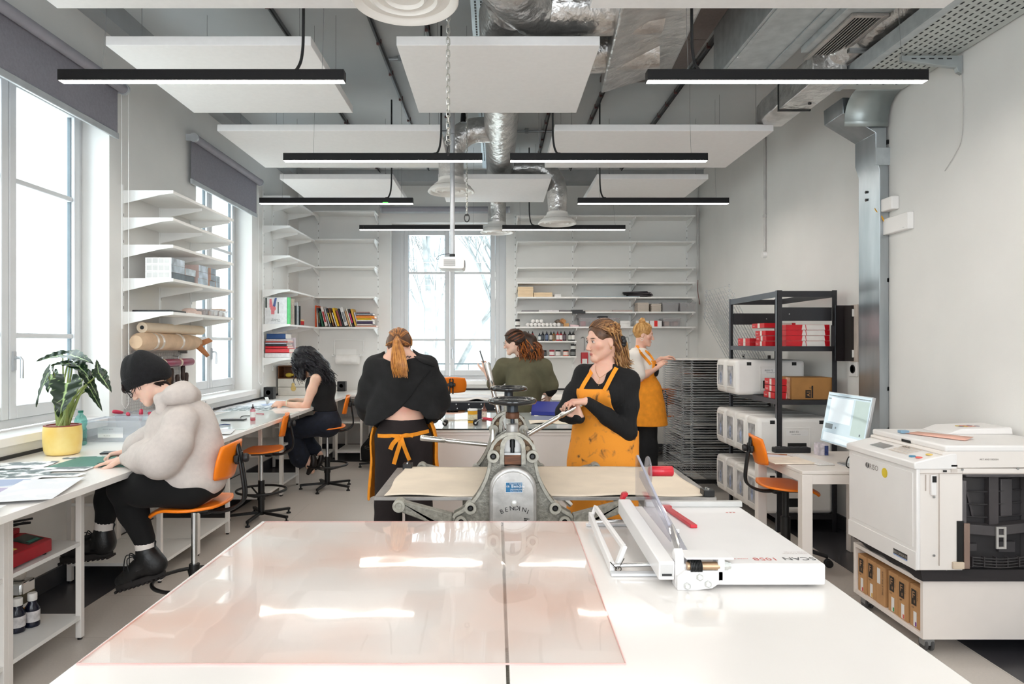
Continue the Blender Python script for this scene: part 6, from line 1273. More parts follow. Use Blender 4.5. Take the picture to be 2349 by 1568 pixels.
# ================================================================ black shelving with boxes and bins
shm=M('shelving_black','#2b2a2d',.45,.2,var=.08,scale=12);shg=M('shelving_edge','#5b6068',.4,.4,var=.05)
SX0,SX1,SY0,SY1,SH=2.31,2.80,5.6,6.76,1.985
sh=thing('metal_shelving','black metal shelving unit with red boxes and white bins','shelving',(2.55,6.2,0))
def lpost(x,y,sx,sy):
 m=MB().mat(0).box(min(x,x+sx*.04),max(x,x+sx*.04),min(y,y+sy*.003),max(y,y+sy*.003),0,SH).mat(1).box(min(x,x+sx*.003),max(x,x+sx*.003),min(y,y+sy*.04),max(y,y+sy*.04),0,SH)
 m.build('post',[shm,shg if sx>0 else shm],sh)
 h=MB()
 for i in range(24):h.box(x+sx*.016,x+sx*.024,y-sy*.0008,y+sy*.004,.08+i*.08,.10+i*.08)
 h.build('post_slots',blackm,sh,smooth=0)
lpost(SX0,SY0,1,1);lpost(SX0,SY1,1,-1);lpost(SX1,SY0,-1,1);lpost(SX1,SY1,-1,-1)
for z,hgt in((SH-.005,.05),(1.525,.04),(1.085,.04),(.60,.04),(.145,.04)):
 m=MB().mat(0).box(SX0+.005,SX1-.005,SY0+.005,SY1-.005,z-.012,z).mat(0).box(SX0+.04,SX1-.04,SY0+.003,SY0+.006,z-hgt,z).box(SX0+.04,SX1-.04,SY1-.006,SY1-.003,z-hgt,z).mat(1).box(SX0+.003,SX0+.006,SY0+.04,SY1-.04,z-hgt,z).mat(0).box(SX1-.006,SX1-.003,SY0+.04,SY1-.04,z-hgt,z)
 if hgt==.05:m=MB().mat(0).box(SX0+.04,SX1-.04,SY0+.003,SY0+.02,z-hgt,z).box(SX0+.04,SX1-.04,SY1-.02,SY1-.003,z-hgt,z).mat(1).box(SX0+.003,SX0+.006,SY0+.04,SY1-.04,z-hgt,z).mat(0).box(SX1-.02,SX1-.003,SY0+.04,SY1-.04,z-hgt,z)
 m.build('shelf' if hgt!=.05 else 'top_frame',[shm,shg],sh)
for ya in(SY0+.003,SY1-.03):MB().box(SX0+.04,SX1-.04,ya,ya+.027,1.735,1.845).build('stiffener',shm,sh,bevel=.002)
for x,y in((SX0+.1,SY0+.002),(SX0+.36,SY1-.032)):MB().lathe([(.006,0),(.004,-.003),(0,-.003)],(x,y,1.79),10,'Y').build('bolt',chrome,sh)
redc,whc=M('carton_red','#cf1020',.4,var=.05),M('carton_white','#e9e3dc',.6)
def redbox(x0,x1,y0,y1,z0,z1,lab,txt=True):
 t=thing('paper_box',lab,'box',((x0+x1)/2,(y0+y1)/2,z0),group='red and white paper boxes on the shelving')
 MB().box(x0,x1,y0,y1,z0,z1).build('carton',whc,t,bevel=.001)
 h=z1-z0;m=MB()
 m.prism([(x0,0),(lerp(x0,x1,.36),0),(lerp(x0,x1,.38),h),(x0,h)],(0,y0-.0008,z0),(1,0,0),(0,0,1),(0,.001,0)).prism([(lerp(x0,x1,.9),0),(x1,0),(x1,h),(lerp(x0,x1,.88),h)],(0,y0-.0008,z0),(1,0,0),(0,0,1),(0,.001,0)).prism([(lerp(x0,x1,.46),0),(lerp(x0,x1,.475),0),(lerp(x0,x1,.455),h),(lerp(x0,x1,.44),h)],(0,y0-.0008,z0),(1,0,0),(0,0,1),(0,.001,0))
 m.prism([(y0,h*.0),(y0+.36*(y1-y0),0),(y0+.36*(y1-y0),h),(y0,h)],(x0-.0008,0,z0),(0,1,0),(0,0,1),(.001,0,0)).prism([(y0+.55*(y1-y0),0),(y1,0),(y1,h),(y0+.55*(y1-y0),h)],(x0-.0008,0,z0),(0,1,0),(0,0,1),(.001,0,0)).box(x0,x1,y0,y1,z1-.0005,z1+.0006)
 m.build('red_print',redc,t,smooth=0)
 if txt:MB().text('Favini',(x0-.0014,y1-.02,z0+h*.3),(0,-1,0),(0,0,1),h*.5).build('lettering',whitem,t,smooth=0)
zz=1.5255
names=['bottom','second from the bottom','third from the bottom','top']
for i in range(4):redbox(2.40,2.76,5.64+.004*(i%2),5.86,zz+i*.045,zz+i*.045+.043,'red and white paper box, %s of the near stack on the shelving'%names[i])
for i in range(3):redbox(2.345+.006*(i%2),2.62,5.93,6.16,zz+i*.046,zz+i*.046+.042,'red and white paper box, %s of the middle stack on the shelving'%['bottom','middle','top'][i])
redbox(2.33,2.6,5.92,6.2,zz+.16,zz+.2,'red and white paper box lying crooked on top of the middle stack')
for i in range(2):redbox(2.345,2.62,6.3,6.6,zz+i*.036,zz+i*.036+.034,'red and white paper box, %s of the far low stack on the shelving'%['bottom','top'][i])
for i in range(3):redbox(2.345-.008*(i==0),2.6,5.72,5.95,1.086+i*.056,1.086+i*.056+.05,'red and white paper box, %s of three left of the brown carton'%['bottom','middle','top'][i])
kraftbox=M('corrugated','#a5753e',.75,var=.08,scale=9)
t=thing('carton','brown cardboard carton with black lettering on the shelving','box',(2.6,5.75,1.086))
MB().box(2.44,2.785,5.63,5.86,1.086,1.268).build('cardboard',kraftbox,t,bevel=.003);MB().box(2.4385,2.4405,5.66,5.74,1.09,1.265).build('torn_tape',M('tape_pale','#d9b59a',.5,var=.2,scale=30),t)
k=M('carton_ink','#241a12',.7)
MB().box(2.555,2.6,5.6285,5.63,1.10,1.165).box(2.605,2.618,5.6285,5.63,1.10,1.2).build('black_print',k,t,smooth=0)
MB().text('A1',(2.592,5.628,1.112),(0,0,1),(-1,0,0),.04).build('logo_print',M('carton_tan','#b9854a',.7),t,smooth=0);MB().text('8131E',(2.775,5.628,1.1),(0,0,1),(-1,0,0),.025).text('UP',(2.585,5.628,1.175),(1,0,0),(0,0,1),.02).build('lettering',k,t,smooth=0)
binm=M('bin_white','#ebe8e4',.45,var=.02,scale=6);binw=M('bin_window','#b9babd',.3,var=.3,scale=14)
def big_bin(y,z,lab,label=True,L0=2.155,L1=2.78,wdt=.262,h=.335):
 t=thing('storage_bin',lab,'bin',((L0+L1)/2,y,z),group='white storage bins on the shelving')
 y0,y1=y-wdt/2,y+wdt/2
 MB().box(L0,L1,y0,y1,z,z+h).build('body',binm,t,bevel=.035,seg=4,smooth=60)
 MB().box(L0-.0015,L0+.002,y0+.05,y1-.05,z+.07,z+h-.06).build('window',binw,t,bevel=.0012)
 m=MB().box(L0-.006,L0+.001,y0+.035,y0+.05,z+.055,z+h-.045).box(L0-.006,L0+.001,y1-.05,y1-.035,z+.055,z+h-.045).box(L0-.006,L0+.001,y0+.05,y1-.05,z+.055,z+.07).box(L0-.006,L0+.001,y0+.05,y1-.05,z+h-.06,z+h-.045);m.build('window_frame',binm,t,bevel=.003)
 MB().ball((L0+.0,y-.005,z+.14),(.004,.03,.06)).build('bottle_inside',M('bin_content_blue','#a9b6d2',.5,var=.3,scale=30),t)
 if label:
  m=MB().box(L0+.22,L0+.43,y0-.003,y0,z+.04,z+.045).box(L0+.22,L0+.43,y0-.003,y0,z+.25,z+.255).box(L0+.22,L0+.225,y0-.003,y0,z+.045,z+.25).box(L0+.425,L0+.43,y0-.003,y0,z+.045,z+.25);m.build('label_frame',binm,t,bevel=.001)
  MB().box(L0+.235,L0+.415,y0-.0015,y0,z+.19,z+.235).build('paper_label',whitem,t);MB().text('RISO F2',(L0+.26,y0-.0018,z+.213),(1,0,0),(0,0,1),.022).text('COLOR BLACK',(L0+.275,y0-.0018,z+.197),(1,0,0),(0,0,1),.011).build('lettering',blackplas,t,smooth=0)
  MB().box(L0+.245,L0+.4,y0-.002,y0+.001,z+.06,z+.13).build('handle_opening',M('bin_black','#121212',.6),t,bevel=.001)
 for x in(L0+.12,L1-.1):MB().box(x-.02,x+.02,y0-.001,y0+.002,z+h-.05,z+h-.02).build('notch',MATS['bin_black'],t)
w4=[5.742,6.008,6.274,6.54];pl4=['nearest','second','third','farthest']
for i,y in enumerate(w4):big_bin(y,.601,'white storage bin on the middle shelf, %s of the four'%pl4[i])
for i,y in enumerate(w4):big_bin(y,.146,'white storage bin on the lowest shelf, %s of the four'%pl4[i])
for i,y in enumerate((6.26,6.535)):big_bin(y,1.086,'white storage bin on the upper shelf, %s of the pair'%['near','far'][i],h=.315)
smoke=glass('smoked_acrylic','#5a4c50',.12,.0,op=.28,opcol='#2a2224')
t=thing('acrylic_holder','smoked acrylic holder with white clips beside the black shelving','holder',(2.8,5.53,1.3))
a,b=at(1915,700,5.5),at(1968,828,5.5)
MB().box(a.x,2.89,5.498,5.502,b.z,a.z).build('panel',smoke,t);MB().box(2.885,2.897,5.45,5.55,b.z-.005,a.z+.005).build('edge_strip',M('strip_beige','#d9cdc2',.5),t)
for z in(a.z-.06,b.z+.06):MB().box(2.868,2.884,5.488,5.497,z-.03,z+.03).build('clip',whitem,t,bevel=.002)
MB().box(2.71,2.86,5.505,5.52,b.z+.12,a.z-.16).build('dark_insert',M('insert_dark','#1d171b',.6),t)
t=thing('wall_plate','round dark socket on a white plate behind the shelving','socket',(2.89,5.5,1.3));p=at(1960,846,5.52)
MB().box(2.888,2.899,5.46,5.58,p.z-.06,p.z+.06).build('plate',whitem,t,bevel=.003);MB().lathe([(.035,-.006),(.035,0),(.028,-.004)],(2.888,5.52,p.z),20,'X').lathe([(.027,-.008),(0,-.008)],(2.888,5.52,p.z),20,'X').build('dial',blackm,t)
# ================================================================ computer desk
DZ_=.74;dk=thing('computer_desk','white desk with the monitor in front of the black shelving','desk',(2.3,4.73,0));dkm=M('desk_white','#eee6df',.4,var=.01)
DX0,DX1,DY0,DY1=1.945,2.7,4.33,5.13
MB().box(DX0,DX1,DY0,DY1,DZ_-.022,DZ_).build('desktop',dkm,dk,bevel=.003)
MB().box(DX0+.06,DX1-.06,DY0+.004,DY0+.022,DZ_-.085,DZ_-.024).box(DX0+.06,DX1-.06,DY1-.022,DY1-.004,DZ_-.085,DZ_-.024).box(DX0+.004,DX0+.022,DY0+.06,DY1-.06,DZ_-.075,DZ_-.024).box(DX1-.022,DX1-.004,DY0+.06,DY1-.06,DZ_-.085,DZ_-.024).build('apron_rail',dkm,dk,bevel=.002)
for x in(DX0+.034,DX1-.034):
 for y in(DY0+.034,DY1-.034):MB().box(x-.033,x+.033,y-.033,y+.033,0,DZ_-.023).build('leg',dkm,dk,bevel=.003)
mo=thing('computer_monitor','slim all in one computer with a bright tilted screen on the desk','monitor',(2.42,4.5,DZ_))
tl,tr,br,bl2=Vector((2.325,4.76,1.215)),Vector((2.335,4.22,1.215)),Vector((2.283,4.22,.90)),Vector((2.255,4.76,.862))
bl2=Vector((2.262,4.76,.872));br=Vector((2.272,4.22,.872))
nrm=(tr-tl).cross(bl2-tl).normalized()
if nrm.x>0:nrm=-nrm
u_,v_=(tr-tl),(bl2-tl)
def SP(a,b,o=0):return tl+u_*a+v_*b+nrm*o
def spq(a0,b0,a1,b1,o):return[SP(a0,b0,o),SP(a1,b0,o),SP(a1,b1,o),SP(a0,b1,o)]
back=[p-nrm*.018 for p in(SP(0,0),SP(1,0),SP(1,1),SP(0,1))]
MB().add([SP(0,0),SP(1,0),SP(1,1),SP(0,1)]+back,[(0,1,2,3),(7,6,5,4),(0,4,5,1),(1,5,6,2),(2,6,7,3),(3,7,4,0)]).build('housing',M('monitor_silver','#c5c6c8',.3,.7),mo,bevel=.002)
MB().add(spq(.012,.015,.988,.985,.0008),[(0,1,2,3)]).build('screen',M('screen_light','#6f7d86',.05,var=.03,scale=3,emit='#c4d8e2',estr=.42,spec=.8),mo,smooth=0)
ui=MB()
for a0,b0,a1,b1 in((.03,.06,.97,.075),(.03,.12,.1,.14),(.06,.62,.24,.72),(.3,.66,.33,.7),(.85,.7,.88,.74)):ui.add(spq(a0,b0,a1,b1,.0012),[(0,1,2,3)])
ui.build('screen_dark_marks',M('screen_dark','#2c343a',.1,emit='#56646e',estr=.15),mo,smooth=0)
ui=MB()
for a0,b0,a1,b1 in((.1,.1,.62,.58),(.05,.8,.95,.96)):ui.add(spq(a0,b0,a1,b1,.001),[(0,1,2,3)])
ui.build('screen_windows',M('screen_white','#8a949a',.05,emit='#eaf4f8',estr=.5),mo,smooth=0)
ui=MB().add(spq(.66,.1,.96,.76,.001),[(0,1,2,3)]);ui.build('screen_panel',M('screen_green','#6a7772',.05,emit='#c0d4cc',estr=.38),mo,smooth=0)
MB().prism([(0,0),(.01,0),(.06,.2),(.05,.2)],(2.36,4.44,DZ_+.008),(1,0,0),(0,0,1),(0,.14,0)).box(2.3,2.5,4.42,4.6,DZ_,DZ_+.008).build('stand',M('monitor_silver','#c5c6c8',.3,.7),mo,bevel=.001)
def dk_on(px,py):return on(px,py,DZ_+.001)
p=dk_on(1858,1055);t=thing('keyboard','slim white keyboard lying on the desk below the monitor','keyboard',p,0,world=False);t.rotation_euler=(0,0,PI/2+.08)
MB().box(-.21,.21,-.057,.057,0,.008).build('base',M('key_silver','#d9d7d6',.4),t,bevel=.003)
kb=MB()
for r in range(5):
 for c in range(15):kb.box(-.2+c*.027,-.2+c*.027+.023,-.05+r*.02,-.05+r*.02+.017,.008,.011)
kb.build('keys',whitem,t,smooth=0)
for i,(px,py,w_,h_,rz,c,l)in enumerate(((1812,1057,.33,.26,.05,'#f2e4d3','cream paper stack on the near side of the desk'),(1775,1048,.2,.2,.4,'#eceaf0','white paper under the cream stack'))):
 o=MB().box(-w_/2,w_/2,-h_/2,h_/2,0,.006 if i==0 else.003).build('paper_stack',M('deskpaper_'+c[1:],c,.8),bevel=.001);o.location=dk_on(px,py)+Vector((0,0,.003 if i==0 else 0));o.rotation_euler=(0,0,rz);tag(o,l,'paper','papers on the computer desk')
t=thing('power_strip','black power strip at the back edge of the desk','power strip',(2.2,5.03,DZ_));MB().box(2.06,2.33,5.04,5.1,DZ_+.001,DZ_+.04).build('body',blackplas,t,bevel=.006)
for i in range(5):MB().lathe([(.018,.04),(.018,.043),(.014,.041),(0,.041)],(2.095+i*.05,5.07,DZ_),14).build('outlet',M('outlet_grey','#3b3b3f',.5),t)
a,b=dk_on(1758,1042),dk_on(1811,1044);t=thing('pencil','long brown pencil on the desk','pencil',a);MB().tube([a+Vector((0,0,.004)),b+Vector((0,0,.004))],.0042,6).build('shaft',M('pencil_brown','#9a5a34',.5),t)
a,b=dk_on(1823,1045),dk_on(1841,1046);t=thing('pen','blue pen on the desk left of the keyboard','pen',a);MB().tube([a+Vector((0,0,.005)),b+Vector((0,0,.005))],.006,8).build('barrel',M('pen_blue','#4b4fa8',.4),t)
t=thing('ink_carton','small white and blue box behind the keyboard','box',(2.36,4.98,DZ_));MB().box(2.33,2.40,4.93,5.0,DZ_+.001,DZ_+.085).build('body',M('box_lilac','#d9d3dc',.6,var=.15,scale=40),t,bevel=.001);MB().box(2.375,2.402,4.928,4.93,DZ_+.002,DZ_+.07).build('blue_print',M('box_blue','#33427c',.5,var=.3,scale=60),t)
t=thing('cable','black monitor cable curling on the desk','cable',(2.38,4.42,DZ_));MB().tube(bez([(2.45,4.5,DZ_+.006),(2.3,4.42,DZ_+.08),(2.24,4.36,DZ_+.03),(2.3,4.38,DZ_+.006),(2.42,4.36,DZ_+.006),(2.46,4.34,DZ_+.04)],7),.004,6).build('cord',cable,t)
# ================================================================ printer on its cart
pw_=M('printer_white','#ece5df',.38,var=.01,scale=4);pwl=M('printer_light','#f0edeb',.35,var=.01);pd=M('printer_dark','#3a3738',.5,var=.08,scale=8)
CX0,CX1,CY0,CY1=2.128,2.86,3.4,4.06
ct=thing('printer_cart','low white wheeled cart under the printer','cart',(2.5,3.7,0));ctm=M('cart_white','#eae1da',.45,var=.01)
MB().box(CX0,CX1,CY0,CY0+.022,.075,.37).build('side_panel',ctm,ct,bevel=.001);MB().box(CX0,CX1,CY1-.022,CY1,.075,.37).build('side_panel',ctm,ct,bevel=.001)
MB().box(CX0,CX1,CY0+.022,CY1-.022,.075,.098).build('bottom_board',ctm,ct,bevel=.001);MB().box(CX0,CX1,CY0+.022,CY1-.022,.348,.37).build('top_board',ctm,ct,bevel=.001);MB().box(CX1-.02,CX1,CY0+.022,CY1-.022,.098,.348).build('back_board',ctm,ct)
for x in(CX0+.05,CX1-.05):
 for y in(CY0+.05,CY1-.06):
  g_=M('caster_grey','#8f9090',.4,.3);c=MB()
  for q in(-.016,.016):c.lathe([(.006,-.008),(.028,-.008),(.032,-.004),(.032,.004),(.028,.008),(.006,.008)],(x+q,y,.033),20,'X')
  c.build('caster_wheel',M('wheel_dark','#4e4d4d',.6),ct,smooth=40);MB().prism([(-.02,.03),(.02,.03),(.026,.068),(-.026,.068)],(x-.026,y,0),(0,1,0),(0,0,1),(.052,0,0)).box(x-.035,x+.035,y-.035,y+.035,.068,.075).build('caster_fork',g_,ct,bevel=.002)
kb_=M('ink_carton','#bf9060',.75,var=.05,scale=12);ik=M('ink_print','#2e241d',.7)
ys=[4.03,3.935,3.84,3.725,3.63,3.53];cc=['#d94040','#e0b040',None,'#2f9a55','#e06a5a','#7a3c92']
ln=['farthest','second','third, with its label turned,','fourth','fifth','nearest']
for i,(y1,c)in enumerate(zip(ys,cc)):
 y0=y1-.088;x0=CX0+.012+.003*(i%2);h=.215
 t=thing('ink_box','brown ink carton in the printer cart, %s from the far end'%ln[i]if 0<i<5 else 'brown ink carton in the printer cart, the %s one'%ln[i],'box',(x0,y0,.0985),group='ink cartons in the printer cart')
 MB().box(x0,x0+.32,y0,y1,.0985,.0985+h).build('cardboard',kb_,t,bevel=.0015)
 fxx=x0-.0006;U=(0,-1,0)
 if c:
  MB().prism([(0,0),(.042,0),(.042,.08),(0,.08)],(fxx,y1-.012,.21),U,(0,0,1),(-.0006,0,0)).build('black_square',ik,t,smooth=0)
  MB().text('F',(fxx-.001,y1-.02,.245),U,(0,0,1),.05).text('II',(fxx-.001,y1-.033,.222),U,(0,0,1),.024).build('logo_letter',M('logo_tan','#c4976a',.7),t,smooth=0)
  MB().text('INK',(fxx-.001,y1-.016,.194),U,(0,0,1),.013).text('RISO INK',(fxx-.001,y1-.06,.288),(0,0,-1),(0,-1,0),.012).build('small_print',ik,t,smooth=0)
  MB().prism([(0,0),(.026,0),(.026,.075),(0,.075)],(fxx,y1-.03,.105),U,(0,0,1),(-.0008,0,0)).build('white_label',whitem,t,smooth=0)
  MB().prism([(0,0),(.012,0),(.012,.022),(0,.022)],(fxx-.0009,y1-.044,.107),U,(0,0,1),(-.0005,0,0)).build('colour_mark',bookmat(c),t,smooth=0)
 else:
  MB().prism([(0,0),(.03,0),(.03,.085),(0,.085)],(fxx,y1-.012,.21),U,(0,0,1),(-.0008,0,0)).build('white_label',whitem,t,smooth=0);MB().text('RISO INK F TYPE',(fxx-.001,y1-.06,.29),(0,0,-1),(0,-1,0),.018).build('small_print',ik,t,smooth=0)
pr=thing('printer','big cream stencil duplicator with an open dark feed bay on the cart','printer',(2.47,3.7,.37))
A0,A1,B0,B1=2.085,2.86,3.38,4.03
# body around the feed bay (open towards the camera)
OX0,OX1,OZ0,OZ1=2.315,2.70,.435,.90
MB().box(A0+.006,OX0,B0+.004,B1,.425,.93).box(OX1,A1,B0+.004,B1,.425,.93).box(OX0,OX1,B0+.004,B1,OZ1,.93).box(OX0,OX1,B0+.17,B1,.425,OZ1).build('body',pw_,pr,bevel=.003)
MB().prism([(.425,B0),(.425,B1),(.93,B1),(.93,B0)],(A0,0,0),(0,0,1),(0,1,0),(.02,0,0)).build('front_cover',pwl,pr,bevel=.006)
MB().box(A0-.002,A0+.002,B0+.03,B1-.04,.535,.905).build('front_door',pwl,pr,bevel=.0015);MB().box(A0-.004,A0,B0+.001,B1,.425,.515).build('lower_strip',pwl,pr,bevel=.0015)
MB().prism([(A0-.012,.925),(A0-.012,.96),(A0+.17,1.005),(A0+.2,1.005),(A0+.2,.925)],(0,B0-.002,0),(1,0,0),(0,0,1),(0,B1-B0+.01,0)).build('control_panel',pwl,pr,bevel=.006)
def cp(x,y,o=.0015):return(x,y,.96+(x-A0+.012)*(.045/.182)+o)
def cpq(x0,x1,y0,y1,o=.0012):return[cp(x0,y0,o),cp(x1,y0,o),cp(x1,y1,o),cp(x0,y1,o)]
MB().add(cpq(A0+.04,A0+.1,B0+.36,B0+.5),[(0,1,2,3)]).build('display',M('lcd_grey','#8d8a88',.2),pr,smooth=0);MB().add(cpq(A0+.11,A0+.15,B0+.25,B0+.32),[(0,1,2,3)]).build('slot',M('slot_brown','#5a4a42',.4),pr,smooth=0)
kp=MB()
for i in range(4):
 for j in range(6):kp.add(cpq(A0+.04+i*.026,A0+.06+i*.026,B0+.16+j*.028,B0+.18+j*.028,.002),[(0,1,2,3)])
kp.build('key_pad',M('keys_cream','#e0d6cb',.5),pr,smooth=0)
for x,y,c,nm in((A0+.04,B0+.1,'#4f93b8','start_button'),(A0+.045,B0+.055,'#e0685e','stop_button'),(A0+.1,B0+.06,'#e5c66a','reset_button')):MB().lathe([(.016,0),(.016,.004),(.012,.006),(0,.006)],cp(x,y,0),18).build(nm,bookmat(c),pr,smooth=50)
MB().prism([(A0+.205,.932),(A0+.125,1.0),(A0+.13,1.012),(A0+.21,1.018),(A1-.1,1.03),(A1+.0,1.03),(A1+.0,.955),(A1-.15,.935)],(0,B0-.0,0),(1,0,0),(0,0,1),(0,B1-B0,0)).build('upper_housing',pw_,pr,bevel=.003)
MB().box(A0+.14,A1+.01,B0-.004,B1+.006,1.012,1.045).build('scanner_lid',pwl,pr,bevel=.01,seg=3);MB().box(A0+.138,A0+.142,B0+.28,B0+.36,1.014,1.028).build('lid_grip',blackm,pr)
MB().prism([(2.5,1.045),(2.58,1.075),(2.86,1.085),(2.87,1.045)],(0,B1-.25,0),(1,0,0),(0,0,1),(0,.24,0)).build('lid_hump',pwl,pr,bevel=.008)
dots=MB()
for i in range(9):dots.mat(i%4).lathe([(.014,0),(.014,.001),(0,.001)],(2.64+.022*(i%5),B1-.16+.03*(i//5),1.0785+.0007*(i%5)),14)
dots.build('colour_chart',[bookmat('#8b8691'),bookmat('#e2c13c'),bookmat('#d97a6a'),bookmat('#e0a08c')],pr,smooth=0)
t=thing('paper_sheet','print with pink and yellow edge lying on the printer lid under a clip','paper',(2.45,3.6,1.047))
o=MB().add([(2.28,3.82,1.049),(2.42,3.52,1.049),(2.52,3.6,1.056),(2.4,3.88,1.049)],[(0,1,2,3)]).build('sheet',M('print_peach','#efe3da',.7,var=.03,col2='#e8b6a4',sharp=(.62,.7),scale=6),t,solid=.001)
MB().box(2.265,2.31,3.81,3.85,1.047,1.063).build('bulldog_clip',M('clip_blue','#8fb4cf',.3,.3),t,bevel=.003)
# details on the side facing the camera
MB().box(2.1,A1,B0-.002,B0+.002,.905,.907).box(2.195,2.197,B0-.002,B0+.002,.45,.905).build('panel_gap',M('gap_grey','#b9aca2',.7),pr,smooth=0)
MB().box(2.15,2.175,B0-.014,B0+.001,.80,.9).build('latch',pwl,pr,bevel=.003);MB().box(2.153,2.172,B0-.018,B0-.012,.865,.895).build('latch_catch',blackm,pr);MB().box(2.128,2.131,B0-.002,B0+.001,.82,.9).build('hand_slot',MATS['gap_grey'],pr)
MB().box(2.215,2.233,B0-.002,B0,.913,.922).build('usb_port',blackm,pr);MB().box(2.255,2.285,B0-.0015,B0,.912,.945).build('small_sticker',M('sticker_grey','#d2c8c0',.6),pr);MB().box(2.255,2.285,B0-.002,B0-.0015,.94,.948).build('sticker_head',blackm,pr)
MB().text('ART AND DESIGN',(2.395,B0-.0015,.972),(1,0,0),(0,0,1),.0115).build('side_lettering',M('side_text','#6d625c',.6),pr,smooth=0)
for x,z in((2.31,.925),(2.585,.93),(2.17,.79),(2.17,.5)):MB().lathe([(.006,0),(.006,-.003),(0,-.003)],(x,B0,z),10,'Y').build('screw',steel,pr)
# feed bay
MB().box(OX0+.002,OX1-.002,B0+.12,B0+.168,OZ0,OZ1-.002).build('bay_back',pd,pr,smooth=0)
f=MB();f.box(OX0+.001,OX0+.022,B0+.006,B0+.12,OZ0,OZ1-.03).box(OX1-.012,OX1-.001,B0+.006,B0+.12,OZ0,OZ1-.01).box(OX0+.022,OX1-.012,B0+.01,B0+.12,OZ1-.014,OZ1-.002);f.build('bay_liner',M('bay_grey','#5f5b5c',.5),pr,bevel=.004)
rb=MB()
for z in(.87,.80,.735,.67,.59):rb.tube(bez([(OX0+.02,B0+.11,z),(OX0+.19,B0+.10,z-.006),(OX1-.012,B0+.11,z+.004)],5),.004,6)
rb.build('tray_rib',pd,pr)
MB().box(OX0+.19,OX0+.24,B0+.085,B0+.12,.6,.885).build('centre_guide',M('guide_dark','#474243',.5),pr,bevel=.003)
MB().bar((OX0+.075,B0+.112,.88),(OX0+.125,B0+.112,.66),.006,.01).build('slanted_rib',MATS['guide_dark'],pr)
MB().prism([(OX0+.012,.595),(OX0+.19,.58),(OX1-.015,.6),(OX1-.015,.65),(OX0+.19,.63),(OX0+.012,.645)],(0,B0+.05,0),(1,0,0),(0,0,1),(0,.06,0)).build('cross_member',M('member_dark','#4d494a',.5),pr,bevel=.004)
for x0,x1,z0,z1 in((OX0+.03,OX0+.14,.49,.53),(OX0+.25,OX1-.05,.485,.54),(OX0+.26,OX0+.32,.67,.86)):MB().box(x0,x1,B0+.1,B0+.12,z0,z1).build('raised_panel',MATS['member_dark'],pr,bevel=.003)
cl=MB().box(OX0+.195,OX0+.206,B0+.04,B0+.048,.52,.63).box(OX0+.234,OX0+.245,B0+.04,B0+.048,.52,.63).box(OX0+.206,OX0+.234,B0+.04,B0+.048,.62,.63).box(OX0+.206,OX0+.234,B0+.04,B0+.048,.578,.59).box(OX0+.206,OX0+.234,B0+.04,B0+.048,.52,.53);cl.build('grey_clip',M('clip_pale','#b9b5b0',.5),pr,bevel=.001)
gr=MB()
for k in range(4):gr.tube(bez([(OX0+.02,B0+.03,.445+k*.014),(OX0+.19,B0-.0+.005,.438+k*.014),(OX1-.015,B0+.03,.448+k*.014)],5),.003,6)
for i in range(6):x=OX0+.05+i*.058;gr.box(x,x+.005,B0+.006,B0+.03,.44,.49)
gr.build('curved_grille',pd,pr)
MB().box(OX0+.022,OX1-.012,B0+.03,B0+.12,OZ0-.003,OZ0).build('bay_floor',pd,pr)
MB().box(OX0+.002,OX0+.03,B0-.006,B0+.004,.435,.66).build('copper_bracket',M('bracket_tan','#9c8478',.45,.5),pr,bevel=.002);MB().box(OX1-.018,OX1-.001,B0-.006,B0+.004,.435,.66).build('copper_bracket',MATS['bracket_tan'],pr,bevel=.002)
MB().box(OX0-.03,OX0+.002,B0-.001,B0+.004,.44,.67).build('dark_gap',blackm,pr);MB().box(OX0-.055,OX0-.0,B0-.012,B0+.001,.435,.47).build('hinge_block',M('hinge_cream','#d9c6b0',.5),pr,bevel=.003);MB().box(OX1-.04,OX1-.015,B0+.02,B0+.03,.82,.885).build('steel_tab',steel,pr)
MB().lathe([(.012,-.03),(.012,0)],(OX0-.07,B0+.03,.425),12).build('foot',steel,pr)
# wavy black foam under the printer
wp=[(B0,.371),(B0+.02,.424),(B1,.424),(B1,.40)]+[(lerp(B1,B0+.02,i/14),.395-.02*(i/14)+.008*math.sin(i*1.3))for i in range(1,15)]
MB().prism(wp,(A0+.03,0,0),(0,1,0),(0,0,1),(.72,0,0)).build('foam_mat',M('foam_black','#2b2728',.9),pr,bevel=.002)
# front logos (the side facing left)
U=(0,-1,0);lx=A0-.0025
MB().text('RISO',(lx,B0+.425,.853),U,(0,0,1),.042).build('logo_lettering',M('logo_grey','#8b7d79',.5),pr,smooth=0)
MB().lathe([(.0165,0),(.0165,-.001),(0,-.001)],(lx,B0+.445,.868),24,'X').build('logo_disc',blackm,pr);MB().prism([(-.003,-.016),(.004,-.016),(.002,.016),(-.005,.016)],(lx-.0012,B0+.445,.868),(0,1,0),(0,0,1),(-.0004,0,0)).build('logo_stroke',whitem,pr,smooth=0)
MB().lathe([(.026,0),(.026,-.001),(0,-.001)],(lx,B0+.275,.857),30,'X').build('yellow_sticker',M('sticker_lemon','#e0c534',.5),pr)
MB().prism([(0,0),(.12,0),(.12,.026),(0,.026)],(A0-.0045,B0+.19,.455),U,(0,0,1),(-.001,0,0)).build('name_plate',M('plate_dark','#33302f',.4),pr);MB().text('RISO SF9350 EII',(A0-.0062,B0+.186,.461),U,(0,0,1),.0175).build('plate_lettering',M('plate_text','#cfc8c2',.5),pr,smooth=0);MB().prism([(0,0),(.12,0),(.12,.005),(0,.005)],(A0-.0045,B0+.19,.449),U,(0,0,1),(-.001,0,0)).build('blue_line',M('line_blue','#8aa4d8',.4),pr,smooth=0)
